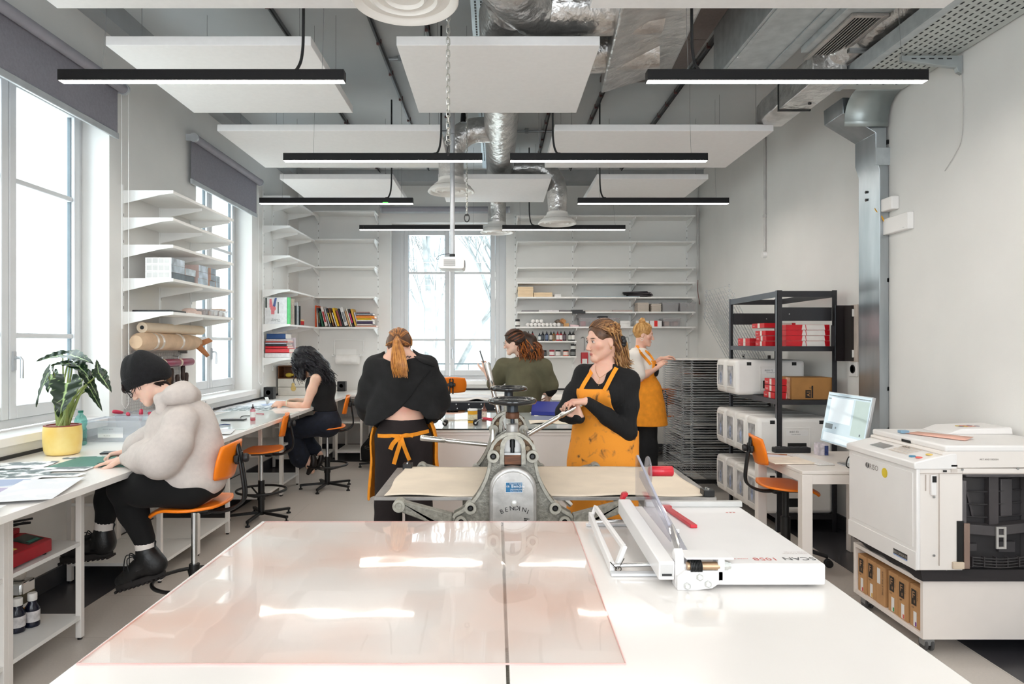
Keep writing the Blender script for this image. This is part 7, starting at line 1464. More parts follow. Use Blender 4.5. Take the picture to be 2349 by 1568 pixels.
# ================================================================ figure kit: smooth blended volumes turned into one continuous skin
class SDF:
 def __init__(s,lo,hi,h):
  s.lo=np.array(lo,np.float32);s.h=h;s.n=np.maximum(4,np.ceil((np.array(hi)-np.array(lo))/h).astype(int)+1);s.D=np.full(tuple(s.n),.15,np.float32)
 def sub(s,lo,hi):
  a=np.clip(np.floor((np.array(lo)-s.lo)/s.h).astype(int),0,s.n);b=np.clip(np.ceil((np.array(hi)-s.lo)/s.h).astype(int)+1,0,s.n)
  if np.any(b<=a):return None
  ax=[s.lo[i]+s.h*np.arange(a[i],b[i],dtype=np.float32)for i in range(3)]
  return tuple(slice(a[i],b[i])for i in range(3)),ax[0][:,None,None],ax[1][None,:,None],ax[2][None,None,:]
 def put(s,sl,d,k,cut):
  o=s.D[sl]
  if cut:
   d=-d;q=np.maximum(k-np.abs(o-d),0)/max(k,1e-6);s.D[sl]=np.maximum(o,d)+q*q*k*.25
  else:
   q=np.maximum(k-np.abs(o-d),0)/max(k,1e-6);s.D[sl]=np.minimum(o,d)-q*q*k*.25
 def cone(s,a,b,ra,rb=None,k=.02,cut=False,flat=None):
  rb=ra if rb is None else rb;a,b=np.array(a,np.float32),np.array(b,np.float32);m=max(ra,rb)+k+.03
  if flat:m+=max(ra,rb)*1.2
  r=s.sub(np.minimum(a,b)-m,np.maximum(a,b)+m)
  if r is None:return s
  sl,X,Y,Z=r;ba=b-a;L=float(ba@ba)+1e-9
  px,py,pz=X-a[0],Y-a[1],Z-a[2];t=np.clip((px*ba[0]+py*ba[1]+pz*ba[2])/L,0,1);qx,qy,qz=px-ba[0]*t,py-ba[1]*t,pz-ba[2]*t
  if flat:
   f,fac=np.array(Vector(flat[0]).normalized()),flat[1];c=(qx*f[0]+qy*f[1]+qz*f[2])*(1/fac-1);qx,qy,qz=qx+f[0]*c,qy+f[1]*c,qz+f[2]*c
  d=np.sqrt(qx*qx+qy*qy+qz*qz)-(ra+(rb-ra)*t)
  s.put(sl,d.astype(np.float32),k,cut);return s
 def chain(s,pts,rs,k=.02,flat=None):
  for i in range(len(pts)-1):s.cone(pts[i],pts[i+1],rs[i],rs[i+1],k,False,flat)
  return s
 def ell(s,c,rad,R=None,k=.02,cut=False):
  c=np.array(c,np.float32);m=max(rad)+k+.03;r=s.sub(c-m,c+m)
  if r is None:return s
  sl,X,Y,Z=r;p=[X-c[0],Y-c[1],Z-c[2]]
  if R is not None:p=[p[0]*R[0][i]+p[1]*R[1][i]+p[2]*R[2][i]for i in range(3)]
  a=np.sqrt(sum((p[i]/rad[i])**2 for i in range(3)));b=np.sqrt(sum((p[i]/rad[i]**2)**2 for i in range(3)))+1e-9
  s.put(sl,(a*(a-1)/b).astype(np.float32),k,cut);return s
 def axes(s):return[s.lo[i]+s.h*np.arange(s.n[i],dtype=np.float32)for i in range(3)]
 def XYZ(s):a=s.axes();return a[0][:,None,None],a[1][None,:,None],a[2][None,None,:]
 def add(s,fn):s.D=(s.D+fn(*s.XYZ())).astype(np.float32);return s
 def clip(s,fn,k=.004):
  """keep only where fn < 0"""
  d=np.broadcast_to(fn(*s.XYZ()),s.D.shape);q=np.maximum(k-np.abs(s.D-d),0)/k;s.D=(np.maximum(s.D,d)+q*q*k*.25).astype(np.float32);return s
 def copy(s,off=0):c=SDF.__new__(SDF);c.lo,c.h,c.n,c.D=s.lo,s.h,s.n,s.D-off;return c
 def nets(s):
  D=s.D.copy();
  for ax in range(3):
   for e in(0,-1):
    i=[slice(None)]*3;i[ax]=e;D[tuple(i)]=np.maximum(D[tuple(i)],s.h*.5)
  neg=D<0;cnt=np.zeros(tuple(s.n-1),np.int8)
  for dx in(0,1):
   for dy in(0,1):
    for dz in(0,1):cnt+=neg[dx:dx+s.n[0]-1,dy:dy+s.n[1]-1,dz:dz+s.n[2]-1]
  act=(cnt>0)&(cnt<8);I=np.argwhere(act);idx=np.full(act.shape,-1,np.int64);idx[act]=np.arange(len(I))
  P=np.zeros((len(I),3));C=np.zeros(len(I))
  cor=[(x,y,z)for x in(0,1)for y in(0,1)for z in(0,1)]
  val={c:D[I[:,0]+c[0],I[:,1]+c[1],I[:,2]+c[2]]for c in cor}
  for c in cor:
   for ax in range(3):
    if c[ax]==0:
     e=list(c);e[ax]=1;e=tuple(e);a,b=val[c],val[e];m=(a<0)!=(b<0);t=np.where(m,a/np.where(m,a-b,1),0)
     q=np.tile(np.array(c,float),(len(I),1));q[:,ax]=t;P+=q*m[:,None];C+=m
  P=(I+P/np.maximum(C,1)[:,None])*s.h+s.lo
  Fc=[]
  for ax in range(3):
   u,v=(ax+1)%3,(ax+2)%3
   a=[slice(None)]*3;b=[slice(None)]*3;a[ax]=slice(0,-1);b[ax]=slice(1,None)
   for w_ in(u,v):a[w_]=slice(1,-1);b[w_]=slice(1,-1)
   A,B=neg[tuple(a)],neg[tuple(b)];m=A!=B;E=np.argwhere(m)
   if not len(E):continue
   o=E.copy();o[:,u]+=1;o[:,v]+=1
   def at_(du,dv):q=o.copy();q[:,u]-=du;q[:,v]-=dv;return idx[q[:,0],q[:,1],q[:,2]]
   f=np.stack([at_(1,1),at_(0,1),at_(0,0),at_(1,0)],1);fl=A[m];f[~fl]=f[~fl][:,::-1];Fc.append(f)
  Fa=np.concatenate(Fc);Fa=Fa[(Fa>=0).all(1)]
  return P,Fa
 def build(s,name,mats,parent=None,paint=None,base=None,smooth_it=1):
  P,Fa=s.nets()
  for _ in range(smooth_it):
   acc=np.zeros_like(P);n=np.zeros(len(P))
   for i in range(4):
    j=(i+1)%4;np.add.at(acc,Fa[:,i],P[Fa[:,j]]);np.add.at(n,Fa[:,i],1);np.add.at(acc,Fa[:,j],P[Fa[:,i]]);np.add.at(n,Fa[:,j],1)
   P=P*.5+.5*acc/np.maximum(n,1)[:,None]
  me=bpy.data.meshes.new(name);me.vertices.add(len(P));me.vertices.foreach_set('co',P.astype(np.float32).ravel())
  me.loops.add(Fa.size);me.loops.foreach_set('vertex_index',Fa.astype(np.int32).ravel());me.polygons.add(len(Fa));me.polygons.foreach_set('loop_start',np.arange(0,Fa.size,4,dtype=np.int32));me.polygons.foreach_set('loop_total',np.full(len(Fa),4,np.int32))
  me.update(calc_edges=True);me.validate()
  me.polygons.foreach_set('use_smooth',[True]*len(me.polygons))
  for m in(mats if isinstance(mats,(list,tuple))else[mats]):me.materials.append(m)
  if base is not None:
   col=np.ones((len(P),4),np.float32);col[:,:3]=lin(base)
   for c,rad,R,cc,soft in(paint or[]):
    q=P-np.array(c)
    if R is not None:q=q@np.array(R)
    d=np.sqrt(((q/np.array(rad))**2).sum(1));w_=np.clip((1-d)/soft+.0,0,1);w_=w_*w_*(3-2*w_);col[:,:3]=col[:,:3]*(1-w_[:,None])+np.array(lin(cc))*w_[:,None]
   a=me.color_attributes.new('Col','FLOAT_COLOR','POINT');a.data.foreach_set('color',col.ravel())
  o=bpy.data.objects.new(name,me);COL.objects.link(o);par(o,parent);return o
def skin_mat():
 m=bpy.data.materials.new('skin');m.use_nodes=True;nt=m.node_tree;N=nt.nodes;L=nt.links;b=N['Principled BSDF']
 a=N.new('ShaderNodeVertexColor');a.layer_name='Col';nz=N.new('ShaderNodeTexNoise');nz.inputs['Scale'].default_value=45;tc=N.new('ShaderNodeTexCoord');L.new(tc.outputs['Object'],nz.inputs['Vector'])
 mx=N.new('ShaderNodeMix');mx.data_type='RGBA';mx.blend_type='MULTIPLY';mx.inputs[0].default_value=.12;L.new(a.outputs['Color'],mx.inputs[6]);L.new(nz.outputs['Color'],mx.inputs[7]);L.new(mx.outputs[2],b.inputs['Base Color'])
 b.inputs['Roughness'].default_value=.5;b.inputs['Subsurface Weight'].default_value=.12;b.inputs['Subsurface Radius'].default_value=(.012,.005,.003);b.inputs['Subsurface Scale'].default_value=.4;return m
SKIN=skin_mat()
def wob(amp,sc,seed,dirs=6):
 """soft folds: a few crossed waves"""
 rg=np.random.RandomState(seed);ks=rg.normal(size=(dirs,3));ks/=np.linalg.norm(ks,axis=1)[:,None];fs=sc*rg.uniform(.6,1.5,dirs);ph=rg.uniform(0,6,dirs)
 def f(X,Y,Z):
  o=0
  for k,q,p in zip(ks,fs,ph):o=o+np.sin((X*k[0]+Y*k[1]+Z*k[2])*q+p+.8*np.sin((X*k[1]+Y*k[2]+Z*k[0])*q*.7))
  return amp*o/dirs*1.8
 return f
def frame(fwd,up=(0,0,1),roll=0):
 f=Vector(fwd).normalized();r=f.cross(Vector(up)).normalized();u=r.cross(f)
 if roll:q=Matrix.Rotation(roll,3,f);r,u=q@r,q@u
 return Matrix((r,f,u)).transposed()
def npR(R):return[[R[i][j]for j in range(3)]for i in range(3)]
def head_pts(c,R):
 c=Vector(c);return lambda x,y,z:c+R@Vector((x,y,z))
def add_head(S_,c,R,sc=1.0,neck=None,detail=True):
 h=head_pts(c,R);N=npR(R);q=lambda x,y,z:h(x*sc,y*sc,z*sc);e=lambda*r:tuple(v*sc for v in r)
 S_.ell(q(0,-.014,.032),e(.073,.094,.086),N,.01)
 S_.ell(q(0,.018,-.028),e(.060,.070,.082),N,.03)
 for s in(1,-1):S_.cone(q(s*.047,-.010,-.052),q(s*.014,.068,-.099),.016*sc,.013*sc,.03)
 S_.ell(q(0,.070,-.101),e(.022,.016,.016),N,.02)
 if detail:
  S_.ell(q(0,.076,.024),e(.046,.014,.010),N,.018)
  for s in(1,-1):
   S_.ell(q(s*.031,.094,.004),e(.017,.014,.011),N,.012,True);S_.ell(q(s*.0305,.0745,.003),e(.0125,.0125,.0115),N,.002);S_.ell(q(s*.0305,.077,.0095),e(.015,.0115,.0045),N,.004);S_.ell(q(s*.043,.055,-.024),e(.022,.018,.018),N,.02)
   S_.ell(q(s*.0105,.098,-.040),e(.0075,.009,.0065),N,.006)
  S_.chain([q(0,.082,.012),q(0,.098,-.018),q(0,.1085,-.034)],[.0075*sc,.0085*sc,.0095*sc],.012)
  S_.ell(q(0,.0865,-.0645),e(.021,.0075,.0048),N,.006);S_.ell(q(0,.0855,-.0745),e(.017,.008,.0052),N,.006);S_.ell(q(0,.099,-.0694),e(.017,.008,.0012),N,.003,True)
 else:
  S_.chain([q(0,.085,.01),q(0,.108,-.036)],[.008*sc,.011*sc],.015)
 for s in(1,-1):
  S_.ell(q(s*.073,-.012,-.012),e(.007,.017,.030),N,.006);S_.ell(q(s*.080,-.008,-.008),e(.005,.009,.017),N,.004,True)
 if neck is not None:S_.cone(q(0,-.03,-.06),neck,.045*sc,.052*sc,.025)
def face_paint(c,R,sc=1.0,lips='#b5625c',brow='#4a3226',cheek='#dd8f78',eye='#3a2a22'):
 h=head_pts(c,R);N=npR(R);q=lambda x,y,z:h(x*sc,y*sc,z*sc);e=lambda*r:tuple(v*sc for v in r);P=[]
 for s in(1,-1):
  P.append((q(s*.045,.06,-.03),e(.035,.04,.028),N,cheek,1.0));P.append((q(s*.030,.084,.003),e(.0145,.02,.0072),N,'#e9e2dd',.25));P.append((q(s*.029,.088,.0032),e(.0068,.02,.0068),N,eye,.3));P.append((q(s*.030,.086,.0105),e(.017,.02,.0032),N,'#2e201c',.5))
  P.append((q(s*.033,.086,.0245),e(.0235,.03,.0052),N,brow,.5))
 P.append((q(0,.105,-.038),e(.016,.02,.012),N,cheek,1.0));P.append((q(0,.095,-.0695),e(.0225,.02,.0105),N,lips,.35));return P
FING=[(.030,.084,.070,.0085),(.010,.090,.078,.0088),(-.010,.086,.072,.0084),(-.028,.076,.057,.0076)]
def add_hand(S_,w_,d,n,side=1,curl=(.3,.35,.4,.45),sc=1.0,spread=.1,thumb=(.5,.3),wr=.026,knuck=None):
 """w_ wrist point, d towards the fingers, n out of the palm, side +1: thumb on d x n side; curl is the bend of each finger joint"""
 w_,d,n=Vector(w_),Vector(d).normalized(),Vector(n);n=(n-d*n.dot(d)).normalized();s=d.cross(n)*side
 for i,(o,ln,fl,r)in enumerate(FING):
  kn=w_+(s*o+d*ln)*sc;S_.cone(w_+s*(o*.55)*sc+d*.012*sc,kn,.0145*sc,.0115*sc,.012)
  a=curl[i];dd=(d+s*(o*3*spread)).normalized();p=kn;ax=dd.cross(n).normalized()
  rr=r*sc;seg=(.46,.30,.24);ang=0
  for j in range(3):
   ang+=a*(.9 if j==0 else 1.15 if j==1 else.8);dirv=dd*math.cos(ang)+n*math.sin(ang);q=p+dirv*fl*seg[j]*sc;S_.cone(p,q,rr,rr*.9,.004);p=q;rr*=.92
 b=w_+(s*.024+d*.024+n*.006)*sc;t1=b+(s*.028+d*.030+n*.012)*sc;a=thumb[0];dv=(s*math.cos(.9+a*.3)+d*math.sin(.9+a*.3)+n*thumb[1]).normalized();t2=t1+dv*.032*sc;dv2=(dv+d*.35*(1-a)-s*.5*a+n*thumb[1]*.6).normalized();t3=t2+dv2*.024*sc
 S_.chain([b,t1,t2,t3],[.016*sc,.0125*sc,.0098*sc,.0085*sc],.008)
def person(label,base):return thing('person',label,'person',base)
def ellpt(c,R,rad,th,ph,off=0):
 """point on a head shaped ellipsoid: th from forward towards right, ph elevation"""
 v=Vector((math.sin(th)*math.cos(ph)*(rad[0]+off),math.cos(th)*math.cos(ph)*(rad[1]+off),math.sin(ph)*(rad[2]+off)));return Vector(c)+R@v
def hairmat(name,c,c2,sc=30):
 return M(name,c,.42,var=.1,scale=sc,col2=c2,sharp=(.35,.65),spec=.4)
def strands(mb,paths,r,seed=1,jit=.004,n=5,tip=.4):
 rg=random.Random(seed)
 for p in paths:
  p=[Vector(q)+Vector((rg.uniform(-jit,jit),rg.uniform(-jit,jit),rg.uniform(-jit,jit)))for q in p];pts=bez(p,5);k=len(pts);rr=r*rg.uniform(.7,1.25)
  mb.tube(pts,[rr*(.75+.25*math.sin(PI*min(1,i/k*1.2)))*(1-(1-tip)*(i/(k-1))**3)for i in range(k)],n)
 return mb
def over(c,R,rad,a,b,off=.006,k=6):
 """path across the head surface between two (th, ph) directions given as local vectors"""
 a,b=Vector(a).normalized(),Vector(b).normalized();out=[]
 for i in range(k+1):
  v=a.slerp(b,i/k)if a.angle(b)>.02 else a;v=v.normalized();out.append(Vector(c)+R@Vector((v.x*(rad[0]+off),v.y*(rad[1]+off),v.z*(rad[2]+off))))
 return out
def ribbon(mb,pts,w_,th,nrm):
 """flat strap along pts; nrm one normal or one per point"""
 P=[Vector(p)for p in pts];k=len(P);ns=[Vector(n)for n in nrm]if isinstance(nrm[0],(tuple,list,Vector))else[Vector(nrm)]*k;vs=[]
 for i in range(k):
  t=(P[min(i+1,k-1)]-P[max(i-1,0)]).normalized();s=t.cross(ns[i]).normalized();n=s.cross(t)
  vs+=[P[i]+s*w_/2+n*th/2,P[i]-s*w_/2+n*th/2,P[i]-s*w_/2-n*th/2,P[i]+s*w_/2-n*th/2]
 fs=[(0,1,2,3),tuple(4*(k-1)+j for j in(3,2,1,0))]
 for i in range(k-1):
  for j in range(4):fs.append((4*i+j,4*(i+1)+j,4*(i+1)+(j+1)%4,4*i+(j+1)%4))
 return mb.add(vs,fs)
blackcloth=M('black_cotton','#121214',.9,var=.12,scale=30,bump=.12,bscale=260)
blackknit=M('black_knit','#0e0e10',.9,var=.2,scale=40,bump=.2,bscale=300)
RES=.0048
def hit(S_,px,py,off=.004,y0=None,y1=None):
 """first point on a volume's surface along the line of sight through a pixel (used to lay straps and seams on cloth)"""
 y0=y0 or float(S_.lo[1]);y1=y1 or float(S_.lo[1]+S_.h*S_.n[1])
 for Y in np.arange(y0,y1,S_.h*.5):
  p=at(px,py,float(Y));i=np.round((np.array(p)-S_.lo)/S_.h).astype(int)
  if(i<0).any()or(i>=s_n(S_)).any():continue
  if S_.D[i[0],i[1],i[2]]<off:return p
 return at(px,py,y1)
def s_n(S_):return S_.n
# ================================================================ the woman turning the press handle
def build_printer_woman():
 YP=4.07
 def W(zx_,zy_,d=0):return at(1080+zx_/3.267,720+zy_/3.267,YP+d)
 t=person('person in a black ribbed jumper and stained orange apron turning the press handle',(.66,YP,0))
 hc=at(1381,781,YP);R=frame((-.90,-.42,-.14));N=npR(R)
 rs,ls=W(846,452,.06),W(1188,498,-.05);re,le=W(702,735,-.02),W(1178,880,-.10);rw,lw=W(818,782,-.15),W(868,655,-.16)
 nb=W(1010,425,.03);pel=W(1010,950,0)
 lo,hi=(.33,3.72,.0),(1.0,4.36,1.78)
 B=SDF(lo,hi,.0042);add_head(B,hc,R,1.0,nb)
 tf=Vector((-.32,-.95,0)).normalized();TR=frame(tf);TN=npR(TR)
 def torso(S_,o):
  S_.ell(W(1008,575,.02),(.145+o,.098+o,.14+o),TN,.04);S_.cone(rs,ls,.046+o,.046+o,.06);S_.cone(W(1000,440,.02),lerp(rs,ls,.5),.05+o,.06+o,.06);S_.cone(W(1008,640,.02),W(1012,760,.03),.108+o,.112+o,.05,False,(tf,.8));S_.cone(W(1012,780,.03),W(1014,960,.02),.12+o,.155+o,.05,False,(tf,.82))
  for q in(-1,1):S_.ell(Vector(W(1000,590,0))+TR@Vector((q*.072,.075,0)),(.058+o,.05+o,.06+o),TN,.04)
 torso(B,0)
 for a,b,c in((rs,re,rw),(ls,le,lw)):B.chain([a,lerp(a,b,.5),b],[.046,.042,.036],.03);B.chain([b,lerp(b,c,.4),c],[.037,.036,.025],.02)
 for q in(-1,1):B.chain([Vector(pel)+TR@Vector((q*.085,0,-.04)),Vector((pel.x+q*.085,YP+.02,.48)),Vector((pel.x+q*.09,YP+.04,.09))],[.088,.058,.040],.03);B.cone((pel.x+q*.09,YP+.04,.05),(pel.x+q*.1-.03,YP-.12,.04),.038,.03,.02)
 add_hand(B,lw,(-1,.05,-.02),(.1,.15,-1),-1,(.50,.42,.45,.5),.96,.12,(.7,.3));add_hand(B,rw,(-.42,.15,.88),(-.55,-.75,-.1),-1,(.75,.8,.85,.8),.94,.04,(.4,.2))
 P=face_paint(hc,R,1.0,'#bd6f67','#4d3527','#e2a08c')
 P+=[(lw+Vector((-.09,0,0)),(.05,.05,.05),None,'#dfa08a',1.0),(rw+Vector((-.05,0,.07)),(.05,.05,.05),None,'#dd9c88',1.0)]
 B.build('body',SKIN,t,P,'#e7b7a1')
 # jumper
 C=SDF((.33,3.78,.62),(1.0,4.36,1.52),.005);torso(C,.012)
 for a,b,c in((rs,re,rw),(ls,le,lw)):C.chain([a,lerp(a,b,.5),b],[.058,.054,.050],.04);C.chain([b,lerp(b,c,.5),lerp(b,c,.97)],[.052,.047,.034],.02)
 fw=wob(.0045,24,3);C.add(fw)
 C.add(lambda X,Y,Z:.0012*np.sin((X*.9-Y*.3)*620)+0*Z)
 vt,vb=hit(B,1372,846,.004,3.8),hit(B,1374,888,.004,3.8)
 C.cone(vt+Vector((.012,0,.03)),vt,.075,.062,.004,True);C.cone(vt,vb+Vector((0,-.03,0)),.060,.012,.006,True)
 sw=C.build('jumper',M('ribbed_black','#0d0d0f',.9,var=.15,scale=60,bump=.1,bscale=300),t)
 # trousers
 T=SDF((.38,3.9,.05),(.98,4.3,.95),.006)
 for q in(-1,1):T.chain([Vector(pel)+TR@Vector((q*.08,0,.02)),Vector((pel.x+q*.085,YP+.02,.48)),Vector((pel.x+q*.09,YP+.04,.12))],[.115,.085,.075],.03)
 T.add(wob(.004,18,5));T.build('trousers',blackcloth,t)
 for q in(-1,1):MB().tube([(pel.x+q*.09,YP+.06,.045),(pel.x+q*.095-.01,YP-.02,.04),(pel.x+q*.1-.03,YP-.14,.03)],[.045,.045,.038],14,flat=.9).build('shoe',blackplas,t)
 # apron: bib and skirt
 A=SDF((.36,3.76,.48),(1.0,4.36,1.36),.0048);torso(A,.022)
 A.cone(W(1012,790,.01),W(990,1120,0),.192,.214,.04,False,(tf,.62));A.cone(W(985,1120,0),W(975,1560,.0),.205,.215,.04,False,(tf,.6))
 A.add(wob(.007,15,11));A.add(lambda X,Y,Z:.006*np.clip((1.0-Z)*2.2,0,1)*np.sin((X*.95+Y*.3)*42+Z*3))
 inner=A.copy(.009);ztop=EYE-(893-VY)*YP/F*.965
 A.D=np.maximum(A.D,-inner.D-.018)if False else A.D
 cx_=W(985,0).x
 def keep(X,Y,Z):
  fr=-((X-pel.x)*tf.x+(Y-YP)*tf.y)-.015-.05*np.clip(.98-Z,0,.2)*5
  wz=np.interp(np.asarray(Z).ravel(),[.9,1.02,1.12,1.20,1.30],[.5,.30,.145,.105,.085]).reshape(np.shape(Z));side=np.abs(X-(hit_x+.0*Z))-wz
  return np.maximum(np.maximum(fr,side),np.maximum(Z-ztop,.535-Z))
 hit_x=hit(C,1360,900,.004,3.8).x
 A.clip(keep,.006)
 stain=bpy.data.materials.new('stained_apron');stain.use_nodes=True;nt=stain.node_tree;N2=nt.nodes;L2=nt.links;b=N2['Principled BSDF'];b.inputs['Roughness'].default_value=.85
 tc=N2.new('ShaderNodeTexCoord');n1=N2.new('ShaderNodeTexNoise');n1.inputs['Scale'].default_value=16;n1.inputs['Detail'].default_value=6;n1.inputs['Distortion'].default_value=.6;L2.new(tc.outputs['Object'],n1.inputs['Vector'])
 rp=N2.new('ShaderNodeValToRGB');e=rp.color_ramp.elements;e[0].position=.31;e[0].color=(*lin('#6d4a26'),1);e[1].position=.44;e[1].color=(*lin('#f39a2e'),1);k=e.new(.37);k.color=(*lin('#d98a34'),1);L2.new(n1.outputs['Fac'],rp.inputs['Fac']);L2.new(rp.outputs['Color'],b.inputs['Base Color'])
 ap=A.build('apron',stain,t)
 mb=MB()
 for pts in(((1369,833),(1362,843),(1350,863),(1340,879),(1332,894)),((1414,843),(1408,853),(1399,870),(1392,884),(1386,895))):
  q=[hit(C,x,y,.006,3.78)for x,y in pts];q=[p+Vector((0,-.004,0))for p in q];ribbon(mb,bez(q,4),.024,.0035,(-.25,-.95,.3))
 mb.build('apron_strap',apronm,ap)
 # necklace and ring
 nk=MB();q=[hit(B,x,y,.003,3.8)for x,y in((1366,838),(1367,850),(1372,862),(1376,866),(1384,861),(1396,853),(1404,849))];nk.tube(bez(q,4),.0011,5);q=[hit(B,x,y,.003,3.8)for x,y in((1375,866),(1373.5,876),(1373,884))];nk.tube(q,.001,5);nk.ball(q[0],.003).ball(q[-1],.003)
 nk.build('necklace',M('gold','#d9b07a',.25,1),t)
 for s in(1,-1):pass
 he=head_pts(hc,R);MB().tube([he(-.078,-.004+.006*math.cos(a),-.044+.007*math.sin(a))for a in[2*PI*i/12 for i in range(12)]],.0022,6,closed=True).build('earring',MATS['gold'],t)
 # hair
 rad=(.079,.101,.095);c0=Vector(hc)+R@Vector((0,-.018,.032))
 H=SDF(Vector(hc)-Vector((.2,.2,.32)),Vector(hc)+Vector((.22,.22,.16)),.0045)
 H.ell(c0,rad,N,.01);H.ell(he(0,.075,-.055),(.068,.075,.098),N,.008,True);H.ell(he(0,.105,.03),(.050,.05,.05),N,.012,True)
 for s in(1,-1):H.ell(he(s*.085,.012,-.028),(.03,.045,.05),N,.008,True)
 H.chain([he(0,-.085,.03),he(0,-.105,-.05),W(1110,330,.07),W(1130,400,.06)],[.05,.052,.042,.02],.03,(R@Vector((0,1,0)),.75))
 hm=[hairmat('hair_brown','#6b4930','#4a3120'),hairmat('hair_caramel','#a4754a','#80562f'),hairmat('hair_blonde','#c79c68','#a97a48')]
 hr=H.build('hair',hm[0],t);mb=MB();rg=random.Random(4);clip_l=(-.25,-1,.12)
 for i in range(150):
  th=rg.uniform(-1.3,1.3);st=(math.sin(th)*.9,math.cos(th)*.80-.05,.66-.27*abs(th));
  mid=Vector((st[0]*.95,-.22,(st[2]+.2)*.75+.12))
  pth=over(c0,R,rad,st,(st[0]*.2,-1,.12+.3*(st[2]-.5)),.003,6)if abs(th)>.35 else over(c0,R,rad,st,(st[0],-.2,.9),.003,3)[:-1]+over(c0,R,rad,(st[0],-.2,.9),(st[0]*.2,-1,.2),.003,4)
  mb.mat(rg.choice((0,0,1,1,2)if abs(th)>.5 else(0,0,0,1)));strands(mb,[pth],.0038,i,.0012)
 for i in range(130):
  s=-1 if rg.random()<.75 else 1;th=rg.uniform(1.35,2.7)*s;z=rg.uniform(.0,.6);st=(math.sin(th),math.cos(th),z)
  a0=over(c0,R,rad,(math.sin(th*.75),math.cos(th*.75),z+.35),st,.004,2)
  ex,ey=rg.uniform(1085,1185),rg.uniform(330,425);e1=W(ex-rg.uniform(10,45),ey-120,rg.uniform(.0,.1));e2=W(ex,ey,rg.uniform(-.03,.09));e3=W(ex+rg.uniform(5,60)*(ey/425),ey+rg.uniform(5,30),rg.uniform(-.05,.06))
  mb.mat(rg.choice((1,1,2,2,0)));strands(mb,[a0+[e1,e2,e3]],.0048,500+i,.006,5,.25)
 mb.build('hair_strands',hm,hr,smooth=60)
 fl=MB();fc=W(1130,205,.0)
 for i in range(6):a=i*PI/3;d=R@Vector((math.cos(a)*.7,-.35,math.sin(a)));fl.ball(fc+d*.02,(.017,.012,.017))
 fl.build('hair_clip',blackplas,t,smooth=60)
build_printer_woman()
